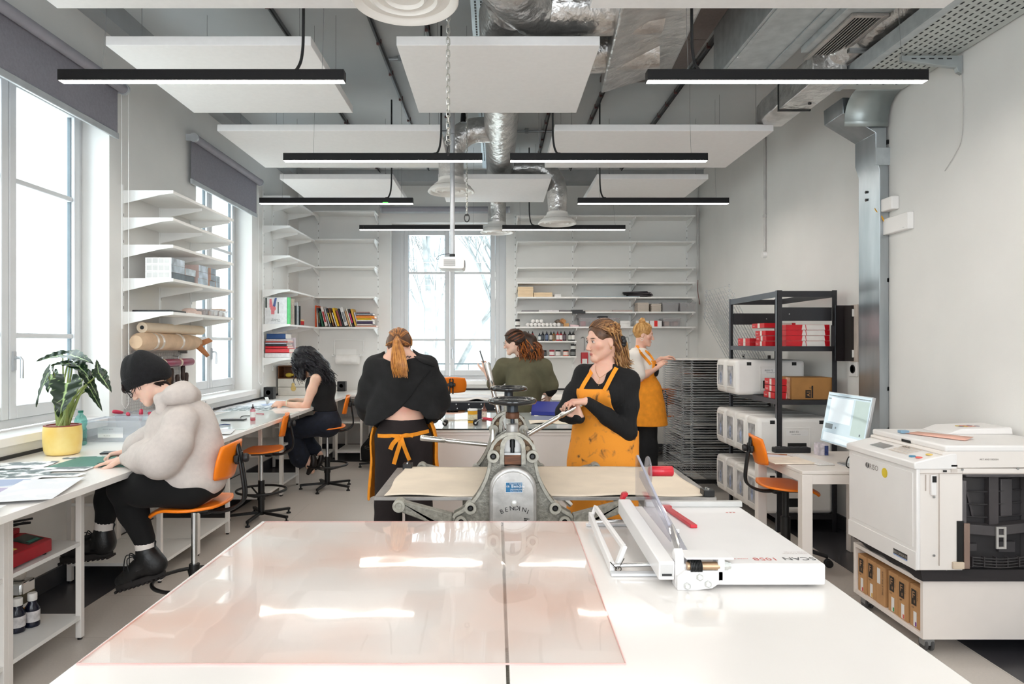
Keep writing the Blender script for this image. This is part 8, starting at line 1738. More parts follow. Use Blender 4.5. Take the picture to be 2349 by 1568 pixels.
# ================================================================ the person with the hair bun at the drying rack
def build_rack_woman():
 YP=7.12
 def W(zx_,zy_,d=0):return at(1080+zx_/3.267,720+zy_/3.267,YP+d)
 t=person('person with a blonde hair bun, white T-shirt and orange apron reaching to the wire rack',(1.55,YP,0))
 hc=at(1477,767,YP);R=frame((.96,-.22,-.16));N=npR(R);h=1.02
 rs,ls=W(1222,315,-.17),W(1290,300,.15);re,le=W(1262,478,-.20),W(1330,420,.10);rw,lw=W(1385,408,-.12),W(1425,335,.08);nb=W(1272,250,.02)
 lo,hi=(1.2,6.72,0),(2.02,7.5,1.8);B=SDF(lo,hi,.0056);add_head(B,hc,R,.97,nb)
 pel=W(1300,700,0);tf=Vector((.93,-.36,0)).normalized();TR=frame(tf);TN=npR(TR)
 def torso(S_,o):
  S_.ell(W(1262,370,0),(.15+o,.11+o,.18+o),TN,.04);S_.cone(rs,ls,.05+o,.05+o,.05);S_.cone(W(1272,430),W(1290,560),.125+o,.12+o,.05);S_.cone(W(1292,580),W(1300,720),.13+o,.165+o,.05);S_.ell(Vector(W(1275,395))+tf*.09,(.12+o,.05+o,.075+o),TN,.04)
 torso(B,0)
 for a,b,c in((rs,re,rw),(ls,le,lw)):B.chain([a,b],[.05,.041],.03);B.chain([b,lerp(b,c,.4),c],[.041,.038,.026],.02)
 for q in(-1,1):B.chain([Vector(pel)+TR@Vector((q*.085,0,0)),Vector((pel.x+.02,YP+q*.09,.48)),Vector((pel.x-.0,YP+q*.09,.09))],[.09,.06,.042],.03)
 add_hand(B,rw,(.75,.1,.62),(.3,.5,-.8),1,(.3,.35,.4,.45),1.0,.08,(.6,.3));add_hand(B,lw,(.85,-.1,.25),(.2,-.1,-1),-1,(.45,.5,.5,.5),1.0,.08,(.6,.3))
 B.build('body',SKIN,t,face_paint(hc,R,.97,'#b9655c','#9a7452','#e2937c')+[(re,(.1,.1,.1),None,'#eeb49c',1)],'#edbda7')
 C=SDF((1.22,6.75,.7),(1.9,7.45,1.5),.006);torso(C,.014)
 for a,b in((rs,re),(ls,le)):C.chain([a,lerp(a,b,.86)],[.07,.068],.04)
 C.add(wob(.006,20,8));C.cone(nb,Vector(hc),.066,.07,.006,True);C.build('t_shirt',M('white_cotton','#e9e2da',.9,var=.03,bump=.1,bscale=200),t)
 T=SDF((1.25,6.8,.03),(1.95,7.45,1.0),.007)
 for q in(-1,1):T.chain([Vector(pel)+TR@Vector((q*.08,0,0)),Vector((pel.x+.02,YP+q*.09,.48)),Vector((pel.x,YP+q*.09,.05))],[.12,.095,.1],.03)
 T.add(wob(.004,16,9));T.build('trousers',blackcloth,t)
 for q in(-1,1):MB().tube([(pel.x-.08,YP+q*.09,.04),(pel.x+.02,YP+q*.09,.045),(pel.x+.16,YP+q*.09,.03)],[.045,.045,.035],12).build('shoe',blackplas,t)
 A=SDF((1.22,6.72,.62),(1.98,7.5,1.45),.0056);torso(A,.024);A.cone(W(1298,590),W(1318,830),.19,.215,.04);A.add(wob(.006,17,13));zt=W(0,345).z;zb=W(0,828).z
 def keep(X,Y,Z):
  fr=-((X-W(1285,0).x)*tf.x+(Y-YP)*tf.y)-.02-.9*np.clip(1.18-Z,0,.12);wz=np.interp(np.asarray(Z).ravel(),[1.0,1.1,1.2,1.38],[.5,.32,.16,.1]).reshape(np.shape(Z));sd=np.abs(-(X-pel.x)*tf.y+(Y-YP)*tf.x)-wz
  return np.maximum(np.maximum(fr,sd),np.maximum(Z-zt,zb-Z))
 A.clip(keep,.006);ap=A.build('apron',apronm,t);mb=MB()
 q=[W(1245,235,-.06),W(1262,262,-.10)]+[hit(C,x,y,.006,6.7)for x,y in((1470,808),(1478,818),(1487,828),(1493,836))];ribbon(mb,bez(q,4),.03,.004,(.35,-.9,.25))
 q=[W(1248,232,.02)]+[hit(C,x,y,.006,6.7)for x,y in((1483,806),(1492,815),(1499,825))];ribbon(mb,bez(q,4),.028,.004,(.5,-.8,.25));mb.build('apron_strap',apronm,ap)
 pt=hit(A,1505,849,.003,6.7);MB().ball(pt,(.03,.02,.065)).build('dark_patch',blackcloth,ap)
 he=head_pts(hc,R);rad=(.079,.1,.094);c0=Vector(hc)+R@Vector((0,-.016,.03));H=SDF(Vector(hc)-Vector((.2,.2,.2)),Vector(hc)+Vector((.2,.2,.22)),.005)
 H.ell(c0,rad,N,.01);H.ell(he(0,.078,-.05),(.07,.08,.098),N,.008,True);H.ell(he(0,.1,.03),(.05,.05,.05),N,.01,True)
 for s in(1,-1):H.ell(he(s*.085,.012,-.03),(.03,.04,.05),N,.008,True)
 H.ell(he(0,-.04,.135),(.038,.036,.027),N,.008);hm=[hairmat('hair_honey','#c99a5f','#a5773f'),hairmat('hair_light_blonde','#e0b980','#c49a5e')];hr=H.build('hair',hm[0],t);mb=MB();rg=random.Random(9)
 for i in range(110):
  th=rg.uniform(-3.0,3.0);zs_=.62 if abs(th)<.9 else lerp(.3,-.35,min(1,(abs(th)-.9)/1.4));st=(math.sin(th),math.cos(th)*.95,zs_+rg.uniform(0,.2));mb.mat(rg.choice((0,1,1)));strands(mb,[over(c0,R,rad,st,(rg.uniform(-.1,.1),-.25,1),.004,5)],.0042,i,.002)
 for i in range(26):a=i*2*PI/26;p=[he(.036*math.cos(a+k*.5)*(1-.2*k),-.04+.034*math.sin(a+k*.5)*(1-.2*k),.128+.014*k)for k in range(4)];mb.mat(i%2);strands(mb,[p],.005,300+i,.002)
 mb.build('hair_strands',hm,hr,smooth=60)
 MB().tube([he(.082,-.01+.011*math.cos(a),-.055+.014*math.sin(a))for a in[2*PI*i/14 for i in range(14)]],.003,6,closed=True).build('earring',M('pearl','#efe6dc',.3),t)
build_rack_woman()
# ================================================================ the person in black seen from behind
def build_back_person():
 YP=4.45
 def W(zx_,zy_,d=0):return at(800+zx_/3.335,740+zy_/3.335,YP+d)
 t=person('person in a wide black top with a long ponytail, seen from behind',(-.58,YP,0))
 hc=W(385,195,.09);R=frame((.04,.72,-.55),(0,.6,1));N=npR(R)
 ls,rs=W(200,352,.02),W(600,335,.02);le,re=W(140,600,.10),W(692,600,.10);lw,rw=W(160,735,.36),W(640,735,.36);nb=W(392,275,.02);pel=W(420,860,.02)
 B=SDF((-1.02,4.1,0),(-.15,5.05,1.72),.0055);add_head(B,hc,R,.97,nb,False)
 def torso(S_,o):
  S_.ell(W(400,430,.02),(.17+o,.11+o,.20+o),None,.04);S_.cone(ls,rs,.048+o,.048+o,.06);S_.cone(W(405,500,.02),W(415,690,.02),.13+o,.115+o,.05,False,((0,1,0),.8));S_.cone(W(418,700,.02),W(420,870,.02),.125+o,.155+o,.05,False,((0,1,0),.8))
  for q in(-1,1):S_.cone(lerp(ls,rs,.5)+Vector((q*.03,-.02,.05)),lerp(ls,rs,.5+q*.36)+Vector((0,0,.005)),.045+o,.04+o,.05)
 torso(B,0)
 for a,b,c,sd in((ls,le,lw,1),(rs,re,rw,-1)):B.chain([a,b],[.05,.042],.03);B.chain([b,lerp(b,c,.4),c],[.042,.038,.026],.02);add_hand(B,c,(.3*sd,.9,-.25),(0,-.2,-1),-sd,(.3,.35,.4,.45),1.0,.08,(.5,.3))
 for q in(-1,1):B.chain([pel+Vector((q*.085,0,-.02)),Vector((pel.x+q*.10,YP+.02,.48)),Vector((pel.x+q*.11,YP+.03,.09))],[.085,.058,.042],.03);B.cone((pel.x+q*.11,YP+.0,.05),(pel.x+q*.12,YP+.16,.04),.04,.03,.02)
 B.build('body',SKIN,t,[(nb,(.09,.09,.09),None,'#e5a68c',1),(W(450,660,-.1),(.12,.1,.06),None,'#d9927a',1)],'#efc0aa')
 C=SDF((-1.06,4.05,.85),(-.1,4.95,1.55),.0055);torso(C,.016)
 C.cone(W(300,620,.02),W(250,755,.0),.13,.115,.05,False,((0,1,0),.85));C.cone(W(520,600,.02),W(560,700,.01),.13,.125,.05,False,((0,1,0),.85))
 for a,b,c in((ls,le,lw),(rs,re,rw)):C.chain([a,lerp(a,b,.5)+Vector((0,-.0,-.01)),b],[.070,.078,.074],.05);C.chain([b,lerp(b,c,.55),lerp(b,c,.9)],[.073,.066,.048],.03)
 C.add(wob(.007,17,21));C.add(wob(.003,40,22))
 # boat neck and the crossed open hem at the back
 C.cone(W(240,215,-.06),W(520,205,-.06),.052,.055,.006,True);C.ell(W(385,245,.02),(.10,.14,.065),None,.01,True)
 hem=np.array([[-1.1,0],*[[W(x,y).x,W(x,y).z]for x,y in((60,770),(205,778),(350,695),(430,628),(500,655),(555,668),(600,725),(700,735))],[0,0]]);hem[0,1]=hem[1,1];hem[-1,1]=hem[-2,1]
 C.clip(lambda X,Y,Z:np.interp(np.asarray(X).ravel(),hem[:,0],hem[:,1]).reshape(np.shape(X))-Z+0*Y-np.clip((Y-YP-.06)*2,0,.3),.004)
 top=C.build('black_top',M('washed_black','#171718',.9,var=.25,scale=14,bump=.15,bscale=200),t)
 MB().tube(bez([hit(C,800+x/3.335,740+y/3.335,.004)for x,y in((625,360),(560,440),(480,550),(400,640),(340,695))],4),.004,5).build('crossed_edge',M('black_edge','#0c0c0d',.9),top)
 fl=[(500,255),(560,262),(620,285),(665,305),(655,335),(610,320),(555,300)]
 MB().add([hit(C,800+x/3.335,740+y/3.335,.004)+Vector((0,-.012,0))for x,y in fl],[tuple(range(len(fl)))]).build('neck_flap',MATS['washed_black'],top,solid=.01)
 T=SDF((-1.0,4.15,.03),(-.15,4.85,1.12),.0065);T.cone(W(418,720,.02),W(420,880,.02),.140,.172,.05,False,((0,1,0),.78))
 for q in(-1,1):T.chain([pel+Vector((q*.085,0,-.02)),Vector((pel.x+q*.098,YP+.02,.5)),Vector((pel.x+q*.115,YP+.03,.05))],[.105,.088,.11],.025)
 T.add(wob(.003,14,23));T.clip(lambda X,Y,Z:Z-1.06+0*X,.004);tr=T.build('trousers',M('dark_brown_jersey','#1d1415',.85,var=.12,scale=8,bump=.06,bscale=200),t)
 for q in(-1,1):MB().tube([(pel.x+q*.11,YP-.03,.045),(pel.x+q*.115,YP+.06,.045),(pel.x+q*.12,YP+.19,.03)],[.045,.045,.035],12).build('shoe',blackplas,t)
 A=SDF((-1.02,4.15,.42),(-.12,5.0,1.06),.0055);A.cone(W(418,720,.04),W(422,900,.06),.175,.212,.05,False,((0,1,0),.85));A.cone(W(422,900,.06),W(440,1480,.09),.215,.262,.05,False,((0,1,0),.8));A.add(wob(.006,15,25))
 A.D=np.maximum(A.D,-(A.D+.014))
 A.clip(lambda X,Y,Z:np.maximum(np.maximum((YP+.012)-Y,Z-(W(0,800).z+.06*np.clip((X-pel.x)*3,0,1))),.52-Z),.004)
 ap=A.build('apron',[apronm],t)
 mb=MB()
 q=[hit(T,(800+x/3.335),740+y/3.335,.006)for x,y in((222,862),(270,865),(330,864),(400,866),(480,858),(560,840),(612,828))];ribbon(mb,bez(q,4),.024,.004,(0,-1,0))
 k=hit(T,800+402/3.335,740+866/3.335,.006)+Vector((0,-.012,0))
 def rel(x,y,d=-.02):return W(x,y,k.y-YP+d)
 ribbon(mb,bez([k,rel(365,895,-.03),rel(335,930,-.02),rel(318,968,-.005)],5),.028,.004,(0,-1,0));ribbon(mb,bez([k,rel(440,858,-.02),rel(492,864,-.004)],5),.022,.004,(0,-1,0))
 ribbon(mb,bez([k,rel(390,930),rel(368,1000,-.004),rel(345,1080,.01)],5),.026,.004,(0,-1,0));ribbon(mb,bez([k,rel(418,930),rel(440,990,-.002),rel(465,1050,.012)],5),.024,.004,(0,-1,0));mb.ball(k,(.013,.01,.013));mb.build('apron_strings',apronm,ap)
 rad=(.08,.102,.096);he=head_pts(hc,R);c0=Vector(hc)+R@Vector((0,-.016,.03));H=SDF(Vector(hc)-Vector((.2,.22,.25)),Vector(hc)+Vector((.2,.2,.2)),.005);H.ell(c0,rad,N,.01);H.ell(he(0,.078,-.05),(.07,.08,.098),N,.008,True)
 for s in(1,-1):H.ell(he(s*.088,.005,-.035),(.03,.04,.045),N,.008,True)
 hm=[hairmat('hair_auburn_dark','#6f4a30','#4f3422'),hairmat('hair_copper','#b5763f','#8a5529'),hairmat('hair_ginger','#d2944f','#b17538')];hr=H.build('hair',hm[0],t);mb=MB();rg=random.Random(12)
 tie=W(372,112,-.045);tl=R.inverted()@(tie-c0);tv=Vector((tl.x/rad[0],tl.y/rad[1],tl.z/rad[2])).normalized()
 for i in range(150):
  th=rg.uniform(-PI,PI);zs_=.45 if abs(th)<1.0 else lerp(.2,-.62,min(1,(abs(th)-1.0)/1.2));mb.mat(rg.choice((0,0,1,1,2)));st=(math.sin(th),math.cos(th),zs_);md=Vector((st[0]*.8,-.1,.75))if st[1]>-.1 else Vector(st);strands(mb,[over(c0,R,rad,st,md,.004,3)[:-1]+over(c0,R,rad,md,tv+Vector((rg.uniform(-.1,.1),0,rg.uniform(-.1,.1))),.004,4)],.0046,i,.002)
 for i in range(150):
  u=rg.uniform(-1,1);e=W(385+u*52+15,rg.uniform(370,425),-.16);m1=W(375+u*40,210,-.135);m2=W(382+u*58,310,-.165);mb.mat(rg.choice((1,2,2)));strands(mb,[[tie+Vector((rg.uniform(-.012,.012),.01,rg.uniform(-.012,.012))),W(370+u*22,145,-.11),m1,m2,e]],.0048,400+i,.006,5,.3)
 mb.build('ponytail_strands',hm,hr,smooth=60);MB().tube([tie+Vector((.018*math.cos(a),-.02,.018*math.sin(a)))for a in[2*PI*i/12 for i in range(12)]],.006,6,closed=True).build('hair_tie',hm[0],hr)
 tt=MB();
 for x,y in((262,285),(270,278),(278,290),(440,262),(452,256),(462,266),(470,258)):tt.ball(hit(B,800+x/3.335,740+y/3.335,.002),(.007,.002,.004))
 tt.build('tattoo',M('tattoo_ink','#5a4648',.6),t,smooth=60)
build_back_person()
# ================================================================ the person in the olive shirt
def build_olive_person():
 YP=6.75
 def W(zx_,zy_,d=0):return at(1080+zx_/3.267,720+zy_/3.267,YP+d)
 t=person('person in an olive shirt with a wavy auburn ponytail behind the glass island',(.32,YP,0))
 hc=W(322,212);R=frame((-.95,.22,-.20));N=npR(R);nb=W(385,335,.02);ls,rs=W(245,400,.06),W(545,395,-.04);le,re=W(172,520,.12),W(600,560,-.02);lw,rw=W(118,440,.26),W(592,608,.22)
 B=SDF((-.2,6.3,0),(.75,7.3,1.75),.0062);add_head(B,hc,R,.96,nb);tf=Vector((-.25,.97,0)).normalized();TR=frame(tf);TN=npR(TR);pel=W(400,860)
 def torso(S_,o):
  S_.ell(W(405,500),(.17+o,.11+o,.2+o),TN,.04);S_.cone(ls,rs,.05+o,.05+o,.06);S_.cone(W(405,560),W(402,760),.13+o,.12+o,.05);S_.cone(W(402,780),pel,.125+o,.15+o,.05);S_.cone(lerp(ls,rs,.5)+Vector((0,0,.03)),lerp(ls,rs,.15),.05+o,.04+o,.05);S_.cone(lerp(ls,rs,.5)+Vector((0,0,.03)),lerp(ls,rs,.85),.05+o,.04+o,.05)
 torso(B,0)
 for a,b,c in((ls,le,lw),(rs,re,rw)):B.chain([a,b],[.05,.042],.03);B.chain([b,lerp(b,c,.4),c],[.042,.038,.026],.02)
 for q in(-1,1):B.chain([pel+TR@Vector((q*.085,0,0)),Vector((pel.x+q*.09,YP,.48)),Vector((pel.x+q*.1,YP,.09))],[.09,.06,.042],.03);B.cone((pel.x+q*.1,YP,.05),(pel.x+q*.1-.03,YP+.15,.04),.04,.03,.02)
 add_hand(B,lw,(-.1,.1,1),(-.3,.9,.1),1,(.5,.6,.6,.6),1.0,.08,(.5,.3));add_hand(B,rw,(-.2,.8,-.5),(-.8,0,-.4),1,(.5,.5,.5,.5),1.0,.05,(.5,.3))
 B.build('body',SKIN,t,face_paint(hc,R,.96,'#c0706a','#3f2a1f','#e7a48f'),'#f0c8b4')
 C=SDF((-.2,6.35,.62),(.78,7.15,1.45),.0065);torso(C,.022);C.cone(W(385,560),W(380,900),.165,.175,.05)
 C.chain([ls,lerp(ls,le,.5),le],[.078,.08,.075],.05);C.chain([rs,lerp(rs,re,.8)],[.08,.085],.05);C.add(wob(.008,18,31));C.add(wob(.003,45,32));C.ell(nb+Vector((-.01,0,.05)),(.075,.075,.04),None,.006,True);sh_=C.build('olive_shirt',M('olive_cotton','#5f5b45',.9,var=.1,scale=10,bump=.12,bscale=200),t)
 U_=SDF((.35,6.4,.7),(.78,7.2,1.2),.0065);U_.chain([lerp(rs,re,.65),re,lerp(re,rw,.5)],[.062,.058,.048],.03);U_.add(wob(.005,25,33));U_.build('black_sleeve',blackcloth,t)
 T=SDF((0,6.45,.03),(.75,7.1,.98),.008)
 for q in(-1,1):T.chain([pel+TR@Vector((q*.08,0,.02)),Vector((pel.x+q*.09,YP,.48)),Vector((pel.x+q*.1,YP,.05))],[.12,.095,.08],.03)
 T.build('trousers',M('dark_denim','#1b2233',.85,var=.1,scale=20),t)
 he=head_pts(hc,R);rad=(.08,.102,.096);c0=Vector(hc)+R@Vector((0,-.016,.03));H=SDF(Vector(hc)-Vector((.2,.2,.32)),Vector(hc)+Vector((.3,.2,.2)),.0055);H.ell(c0,rad,N,.01);H.ell(he(0,.078,-.05),(.07,.08,.098),N,.008,True);H.ell(he(0,.108,.03),(.05,.05,.05),N,.01,True)
 for s in(1,-1):H.ell(he(s*.088,.012,-.03),(.03,.04,.045),N,.008,True)
 H.chain([W(405,150),W(445,200),W(455,270),W(455,350)],[.03,.062,.07,.045],.03)
 hm=[hairmat('hair_dark_brown','#3a2518','#27180f'),hairmat('hair_red_brown','#8a4a20','#5c2f14'),hairmat('hair_amber','#b96d2e','#8a4a1e')];hr=H.build('hair',hm[0],t);mb=MB();rg=random.Random(15);tie=W(405,150,-.0);tl=R.inverted()@(tie-c0);tv=Vector((tl.x/rad[0],tl.y/rad[1],tl.z/rad[2])).normalized()
 for i in range(110):
  th=rg.uniform(-PI,PI);zs_=.55 if abs(th)<1.0 else lerp(.2,-.5,min(1,(abs(th)-1.0)/1.2));mb.mat(rg.choice((0,0,0,1)));strands(mb,[over(c0,R,rad,(math.sin(th),math.cos(th)*.96,zs_),tv,.004,5)],.0048,i,.002)
 for i in range(190):
  u,v=rg.uniform(-1,1),rg.uniform(-1,1);pts=[tie];ln=rg.uniform(.7,1.1)
  for k in range(1,8):f=k/7;wv=.016*math.sin(f*13+i*1.7);pts.append(W(410+45*math.sin(f*1.7)+u*85*min(1,f*2.2),150+(rg.uniform(225,270))*f*ln,-.005+v*.08*min(1,f*2.2))+Vector((wv,wv*.6,0)))
  mb.mat(rg.choice((1,2,2)if ln>.85 else(1,1,0,2)));strands(mb,[pts],.0058,300+i,.004,5,.3)
 mb.build('ponytail_strands',hm,hr,smooth=60)
 g=MB()
 for s in(1,-1):g.tube([he(s*.031+.021*math.cos(a),.100-.012*abs(math.cos(a)),.002+.019*math.sin(a))for a in[2*PI*i/18 for i in range(18)]],.0012,5,closed=True).tube([he(s*.052,.09,.006),he(s*.072,.04,.008),he(s*.076,-.01,.004)],.0012,5)
 g.tube([he(.011,.104,.004),he(-.011,.104,.004)],.0012,5).build('glasses',M('wire_frame','#8d7a6a',.3,.8),t)
 ph=thing('phone','dark phone held up by the person in the olive shirt','phone',W(100,330,.3),world=False);ph.rotation_euler=(0,0,0)
 MB().bar((.0,0,-.06),(-.045,0,.08),.07,.014).build('case',M('phone_grey','#4d4f52',.3),ph,bevel=.003)
build_olive_person()
# ================================================================ seated person in the grey hoodie
def boot(t,ank,heel,toe,up,lab=None):
 """ankle boot: shaft, foot and lugged sole along heel -> toe"""
 ank,heel,toe,up=map(Vector,(ank,heel,toe,up));d=(toe-heel).normalized();up=(up-d*up.dot(d)).normalized();s=d.cross(up)
 L=(toe-heel).length;lo=[min(a,b,c)-.12 for a,b,c in zip(ank,heel,toe)];hi=[max(a,b,c)+.12 for a,b,c in zip(ank,heel,toe)];S_=SDF(lo,hi,.0055)
 hb=heel+up*.052;S_.chain([ank+up*0,lerp(ank,hb+d*.05,.5),hb+d*.055],[.052,.052,.05],.03);S_.chain([hb+d*.03,hb+d*L*.45+up*.012,toe-d*.10+up*.040,toe-d*.04+up*.030],[.046,.048,.044,.032],.03);S_.add(wob(.003,40,5));b=S_.build('boot',M('black_leather','#101012',.42,var=.2,scale=14,bump=.1,bscale=60),t)
 out=[]
 for i in range(24):
  a=2*PI*i/24;x=math.cos(a);y=math.sin(a);out.append((L*.5+x*L*.5,y*(.047 if x>-.2 else.040)))
 MB().prism(out,heel-up*.012,d,s,up*.03).build('sole',M('boot_sole','#1d1817',.8,var=.15,scale=30),b,bevel=.004)
 lg=MB()
 for i in range(11):lg.bar(heel+d*(L*(.05+.09*i))-s*.042-up*.014,heel+d*(L*(.05+.09*i))+s*.042-up*.014,.014,.012,d)
 lg.build('sole_lugs',MATS['boot_sole'],b,bevel=.002)
 lc=MB();f0=lerp(ank,hb+d*.1,.15)+d*.052;f1=hb+d*L*.42+up*.055
 for i in range(5):p=lerp(f0,f1,i/4.5);lc.tube([p-s*.03,p+up*.008+d*.006,p+s*.03],.003,5)
 for q in(-1,1):lc.tube(bez([f0,f0+d*.04+s*q*.02+up*.02,f0+d*.07+s*q*.03-up*.06,f0+d*.03+s*q*.02-up*.05,f0],6),.003,5)
 lc.tube(bez([f0,f0+d*.03-s*.04,f0+d*.04-s*.045-up*.12],5),.003,5);lc.build('laces',M('lace_black','#17171a',.8),b)
 MB().tube([ank-d*.05+up*.0,ank-d*.065+up*.03,ank-d*.06+up*.045,ank-d*.052+up*.03],.005,5).build('pull_tab',MATS['lace_black'],b)
def build_hoodie_person():
 YP=3.72
 def W(px,py,d=0):return at(px,py,YP+d)
 t=person('person in a black beanie and pale grey hoodie bent over the left worktop',(-1.69,YP,0))
 hc=W(334,874,.0);R=frame((-.80,-.10,-.72),(-.6,0,1));N=npR(R);he=head_pts(hc,R)
 ns,fs=W(413,968,-.155),W(403,962,.17);ne,fe=W(368,1052,-.22),W(338,1020,.17);nw,fw=W(290,1040,-.17),W(290,1024,.20);nb=W(398,915,0);pel=W(452,1108,0)
 # hands rest on the bench top
 nw=on(284,1047,BZ+.035);fw=on(292,1030,BZ+.04);nw=at(286,1043,3.72);fw=at(293,1022,3.93);nw.z=BZ+.043;fw.z=BZ+.045
 B=SDF((-2.35,3.35,.15),(-1.42,4.15,1.55),.0052);add_head(B,hc,R,.97,nb)
 B.ell(W(430,1010),(.12,.16,.17),npR(frame((-.9,0,-.3),(-.3,0,1))),.05);B.cone(ns,fs,.05,.05,.06);B.cone(W(436,1040),pel,.11,.12,.05)
 for a,b,c in((ns,ne,nw),(fs,fe,fw)):B.chain([a,b],[.05,.042],.03);B.chain([b,lerp(b,c,.5),c],[.042,.036,.025],.02)
 nk,fk=W(262,1108,-.06),W(258,1100,.12);nk=W(285,1118,-.08);na,fa=W(331,1240,-.06),W(240,1196,.12)
 B.chain([pel+Vector((0,-.09,0)),nk,na],[.095,.062,.043],.03);B.chain([pel+Vector((0,.09,0)),fk,fa],[.095,.062,.043],.03)
 B.cone(na,W(345,1290,-.06),.042,.03,.02);B.cone(fa,W(235,1240,.12),.042,.03,.02)
 add_hand(B,nw,(-.93,-.12,-.2),(0,0,-1),1,(.10,.12,.16,.2),1.0,.1,(.3,.2));add_hand(B,fw,(-.80,-.25,-.1),(.1,-.2,-1),-1,(.5,.6,.65,.7),1.0,.05,(.6,.3))
 B.build('body',SKIN,t,face_paint(hc,R,.97,'#b4645e','#2a1c17','#dba08c')+[(nw+Vector((-.1,0,0)),(.09,.06,.06),None,'#dd9a86',1),(fw+Vector((-.05,0,0)),(.08,.06,.06),None,'#d98f74',1)],'#ecc4b0')
 grey=M('grey_melange','#cdc4be',.95,var=.07,scale=45,bump=.15,bscale=260,col2='#c5bcb7')
 C=SDF((-2.1,3.3,.62),(-1.28,4.2,1.42),.0055)
 C.ell(W(422,1000),(.145,.20,.2),npR(frame((-.93,0,-.3),(-.3,0,1))),.05);C.cone(ns,fs,.085,.085,.08);C.chain([W(420,985),W(434,1040),W(444,1094)],[.15,.162,.155],.06);C.ell(W(446,1095),(.162,.19,.085),None,.05)
 C.chain([ns,lerp(ns,ne,.5)+Vector((.03,-.02,-.01)),ne],[.088,.094,.086],.022);C.chain([ne,lerp(ne,nw,.45)+Vector((0,0,.0)),lerp(ne,nw,.8)],[.098,.078,.050],.04);C.cone(lerp(ne,nw,.78),lerp(ne,nw,1.0),.048,.036,.012)
 C.chain([fs,fe],[.10,.095],.06);C.chain([fe,lerp(fe,fw,.6),lerp(fe,fw,.9)],[.09,.075,.05],.04);C.cone(lerp(fe,fw,.85),lerp(fe,fw,1.02),.045,.036,.012)
 C.add(wob(.009,15,41));C.add(wob(.003,42,42))
 zb=lambda X:.0
 C.clip(lambda X,Y,Z:np.maximum((.665+.075*np.clip((-1.62-X)*2.2,0,1.5))-Z+0*Y,-(Z-BZ-.004)*1.0-10*(X>-1.93+0*Z)),.004)
 C.ell(Vector(nb)+R@Vector((0,.03,.06)),(.085,.09,.09),N,.01,True);hd=C.build('hoodie',grey,t)
 Hd=SDF((-1.95,3.45,1.05),(-1.4,4.0,1.42),.0055)
 Hd.chain([W(372,918,-.075),W(402,905,-.11),W(426,903,-.07),W(434,908,0),W(426,903,.08),W(395,901,.11)],[.035,.048,.052,.056,.052,.045],.03);Hd.chain([W(416,892,-.05),W(422,890,.05)],[.045,.045],.03);Hd.chain([W(366,915,-.09),W(371,942,-.10),W(380,955,-.10)],[.028,.028,.02],.02);Hd.add(wob(.005,28,43));Hd.build('hood',grey,hd)
 T=SDF((-2.3,3.4,.2),(-1.4,4.1,.95),.0055);T.ell(W(450,1116),(.145,.17,.085),None,.04)
 T.chain([pel+Vector((0,-.09,-.01)),lerp(pel,nk,.6)+Vector((0,-.08,.0)),nk,lerp(nk,na,.45),na+Vector((0,0,.01))],[.105,.092,.078,.072,.054],.03);T.chain([pel+Vector((0,.09,0)),lerp(pel,fk,.6)+Vector((0,.1,.0)),fk,lerp(fk,fa,.5),fa+Vector((0,0,.01))],[.105,.092,.078,.068,.052],.03);T.add(wob(.003,24,44));T.build('leggings',M('black_leggings','#050506',.95,var=.1),t)
 so=M('white_sock','#e3dcd6',.9)
 for a,b in((na,W(334,1258,-.06)),(fa,W(239,1215,.12))):MB().tube([lerp(a,b,-.1),lerp(a,b,.9)],.051,16).build('sock',so,t)
 boot(t,W(334,1262,-.06),W(381,1312,-.055),W(266,1349,-.06),(.05,0,1));boot(t,W(238,1218,.12),W(260,1268,.125),W(138,1284,.12),(.1,0,1))
 # beanie, hair, glasses
 bm_=M('beanie_knit','#101013',.95,var=.25,scale=50,bump=.35,bscale=180);K=SDF(Vector(hc)-Vector((.24,.2,.2)),Vector(hc)+Vector((.24,.2,.28)),.005)
 c0=Vector(hc)+R@Vector((0,-.014,.032));K.ell(c0,(.095,.112,.108),N,.02);K.cone(c0+R@Vector((0,-.02,.06)),at(306,836,YP),.078,.048,.06);K.ell(at(352,852,YP),(.085,.085,.07),None,.05)
 nrm=R@Vector((0,-.42,1));nrm.normalize();pp=he(0,.09,.018);K.clip(lambda X,Y,Z:-((X-pp.x)*nrm.x+(Y-pp.y)*nrm.y+(Z-pp.z)*nrm.z),.006);K.add(wob(.003,35,45));bn=K.build('beanie',bm_,t)
 cf=SDF(Vector(hc)-Vector((.24,.2,.2)),Vector(hc)+Vector((.24,.2,.28)),.005);cf.ell(c0,(.103,.120,.116),N,.02)
 cf.clip(lambda X,Y,Z:np.maximum(-((X-pp.x)*nrm.x+(Y-pp.y)*nrm.y+(Z-pp.z)*nrm.z)-.006,((X-pp.x)*nrm.x+(Y-pp.y)*nrm.y+(Z-pp.z)*nrm.z)-.052),.01);cf.build('beanie_cuff',bm_,bn)
 hm=hairmat('hair_black_brown','#2a1a16','#140c0a');mb=MB();rg=random.Random(21)
 for i in range(70):
  s=-1 if i%3==0 else 1;th=rg.uniform(.75,2.9)*s;st=over(c0,R,(.078,.098,.09),(math.sin(th),math.cos(th),.1),(math.sin(th),math.cos(th),-.35),.004,2);e=st[-1];pts=st+[e+Vector((rg.uniform(-.015,.03),rg.uniform(-.015,.015),-.02-.02*rg.random()))];strands(mb,[pts],.005,i,.005,5,.3)
 for i in range(16):
  x=rg.uniform(-.06,.06);strands(mb,[[he(x,.088,.05),he(x*1.1,.1,.025),he(x*1.15+rg.uniform(-.01,.01),.098,.004)]],.004,100+i,.004)
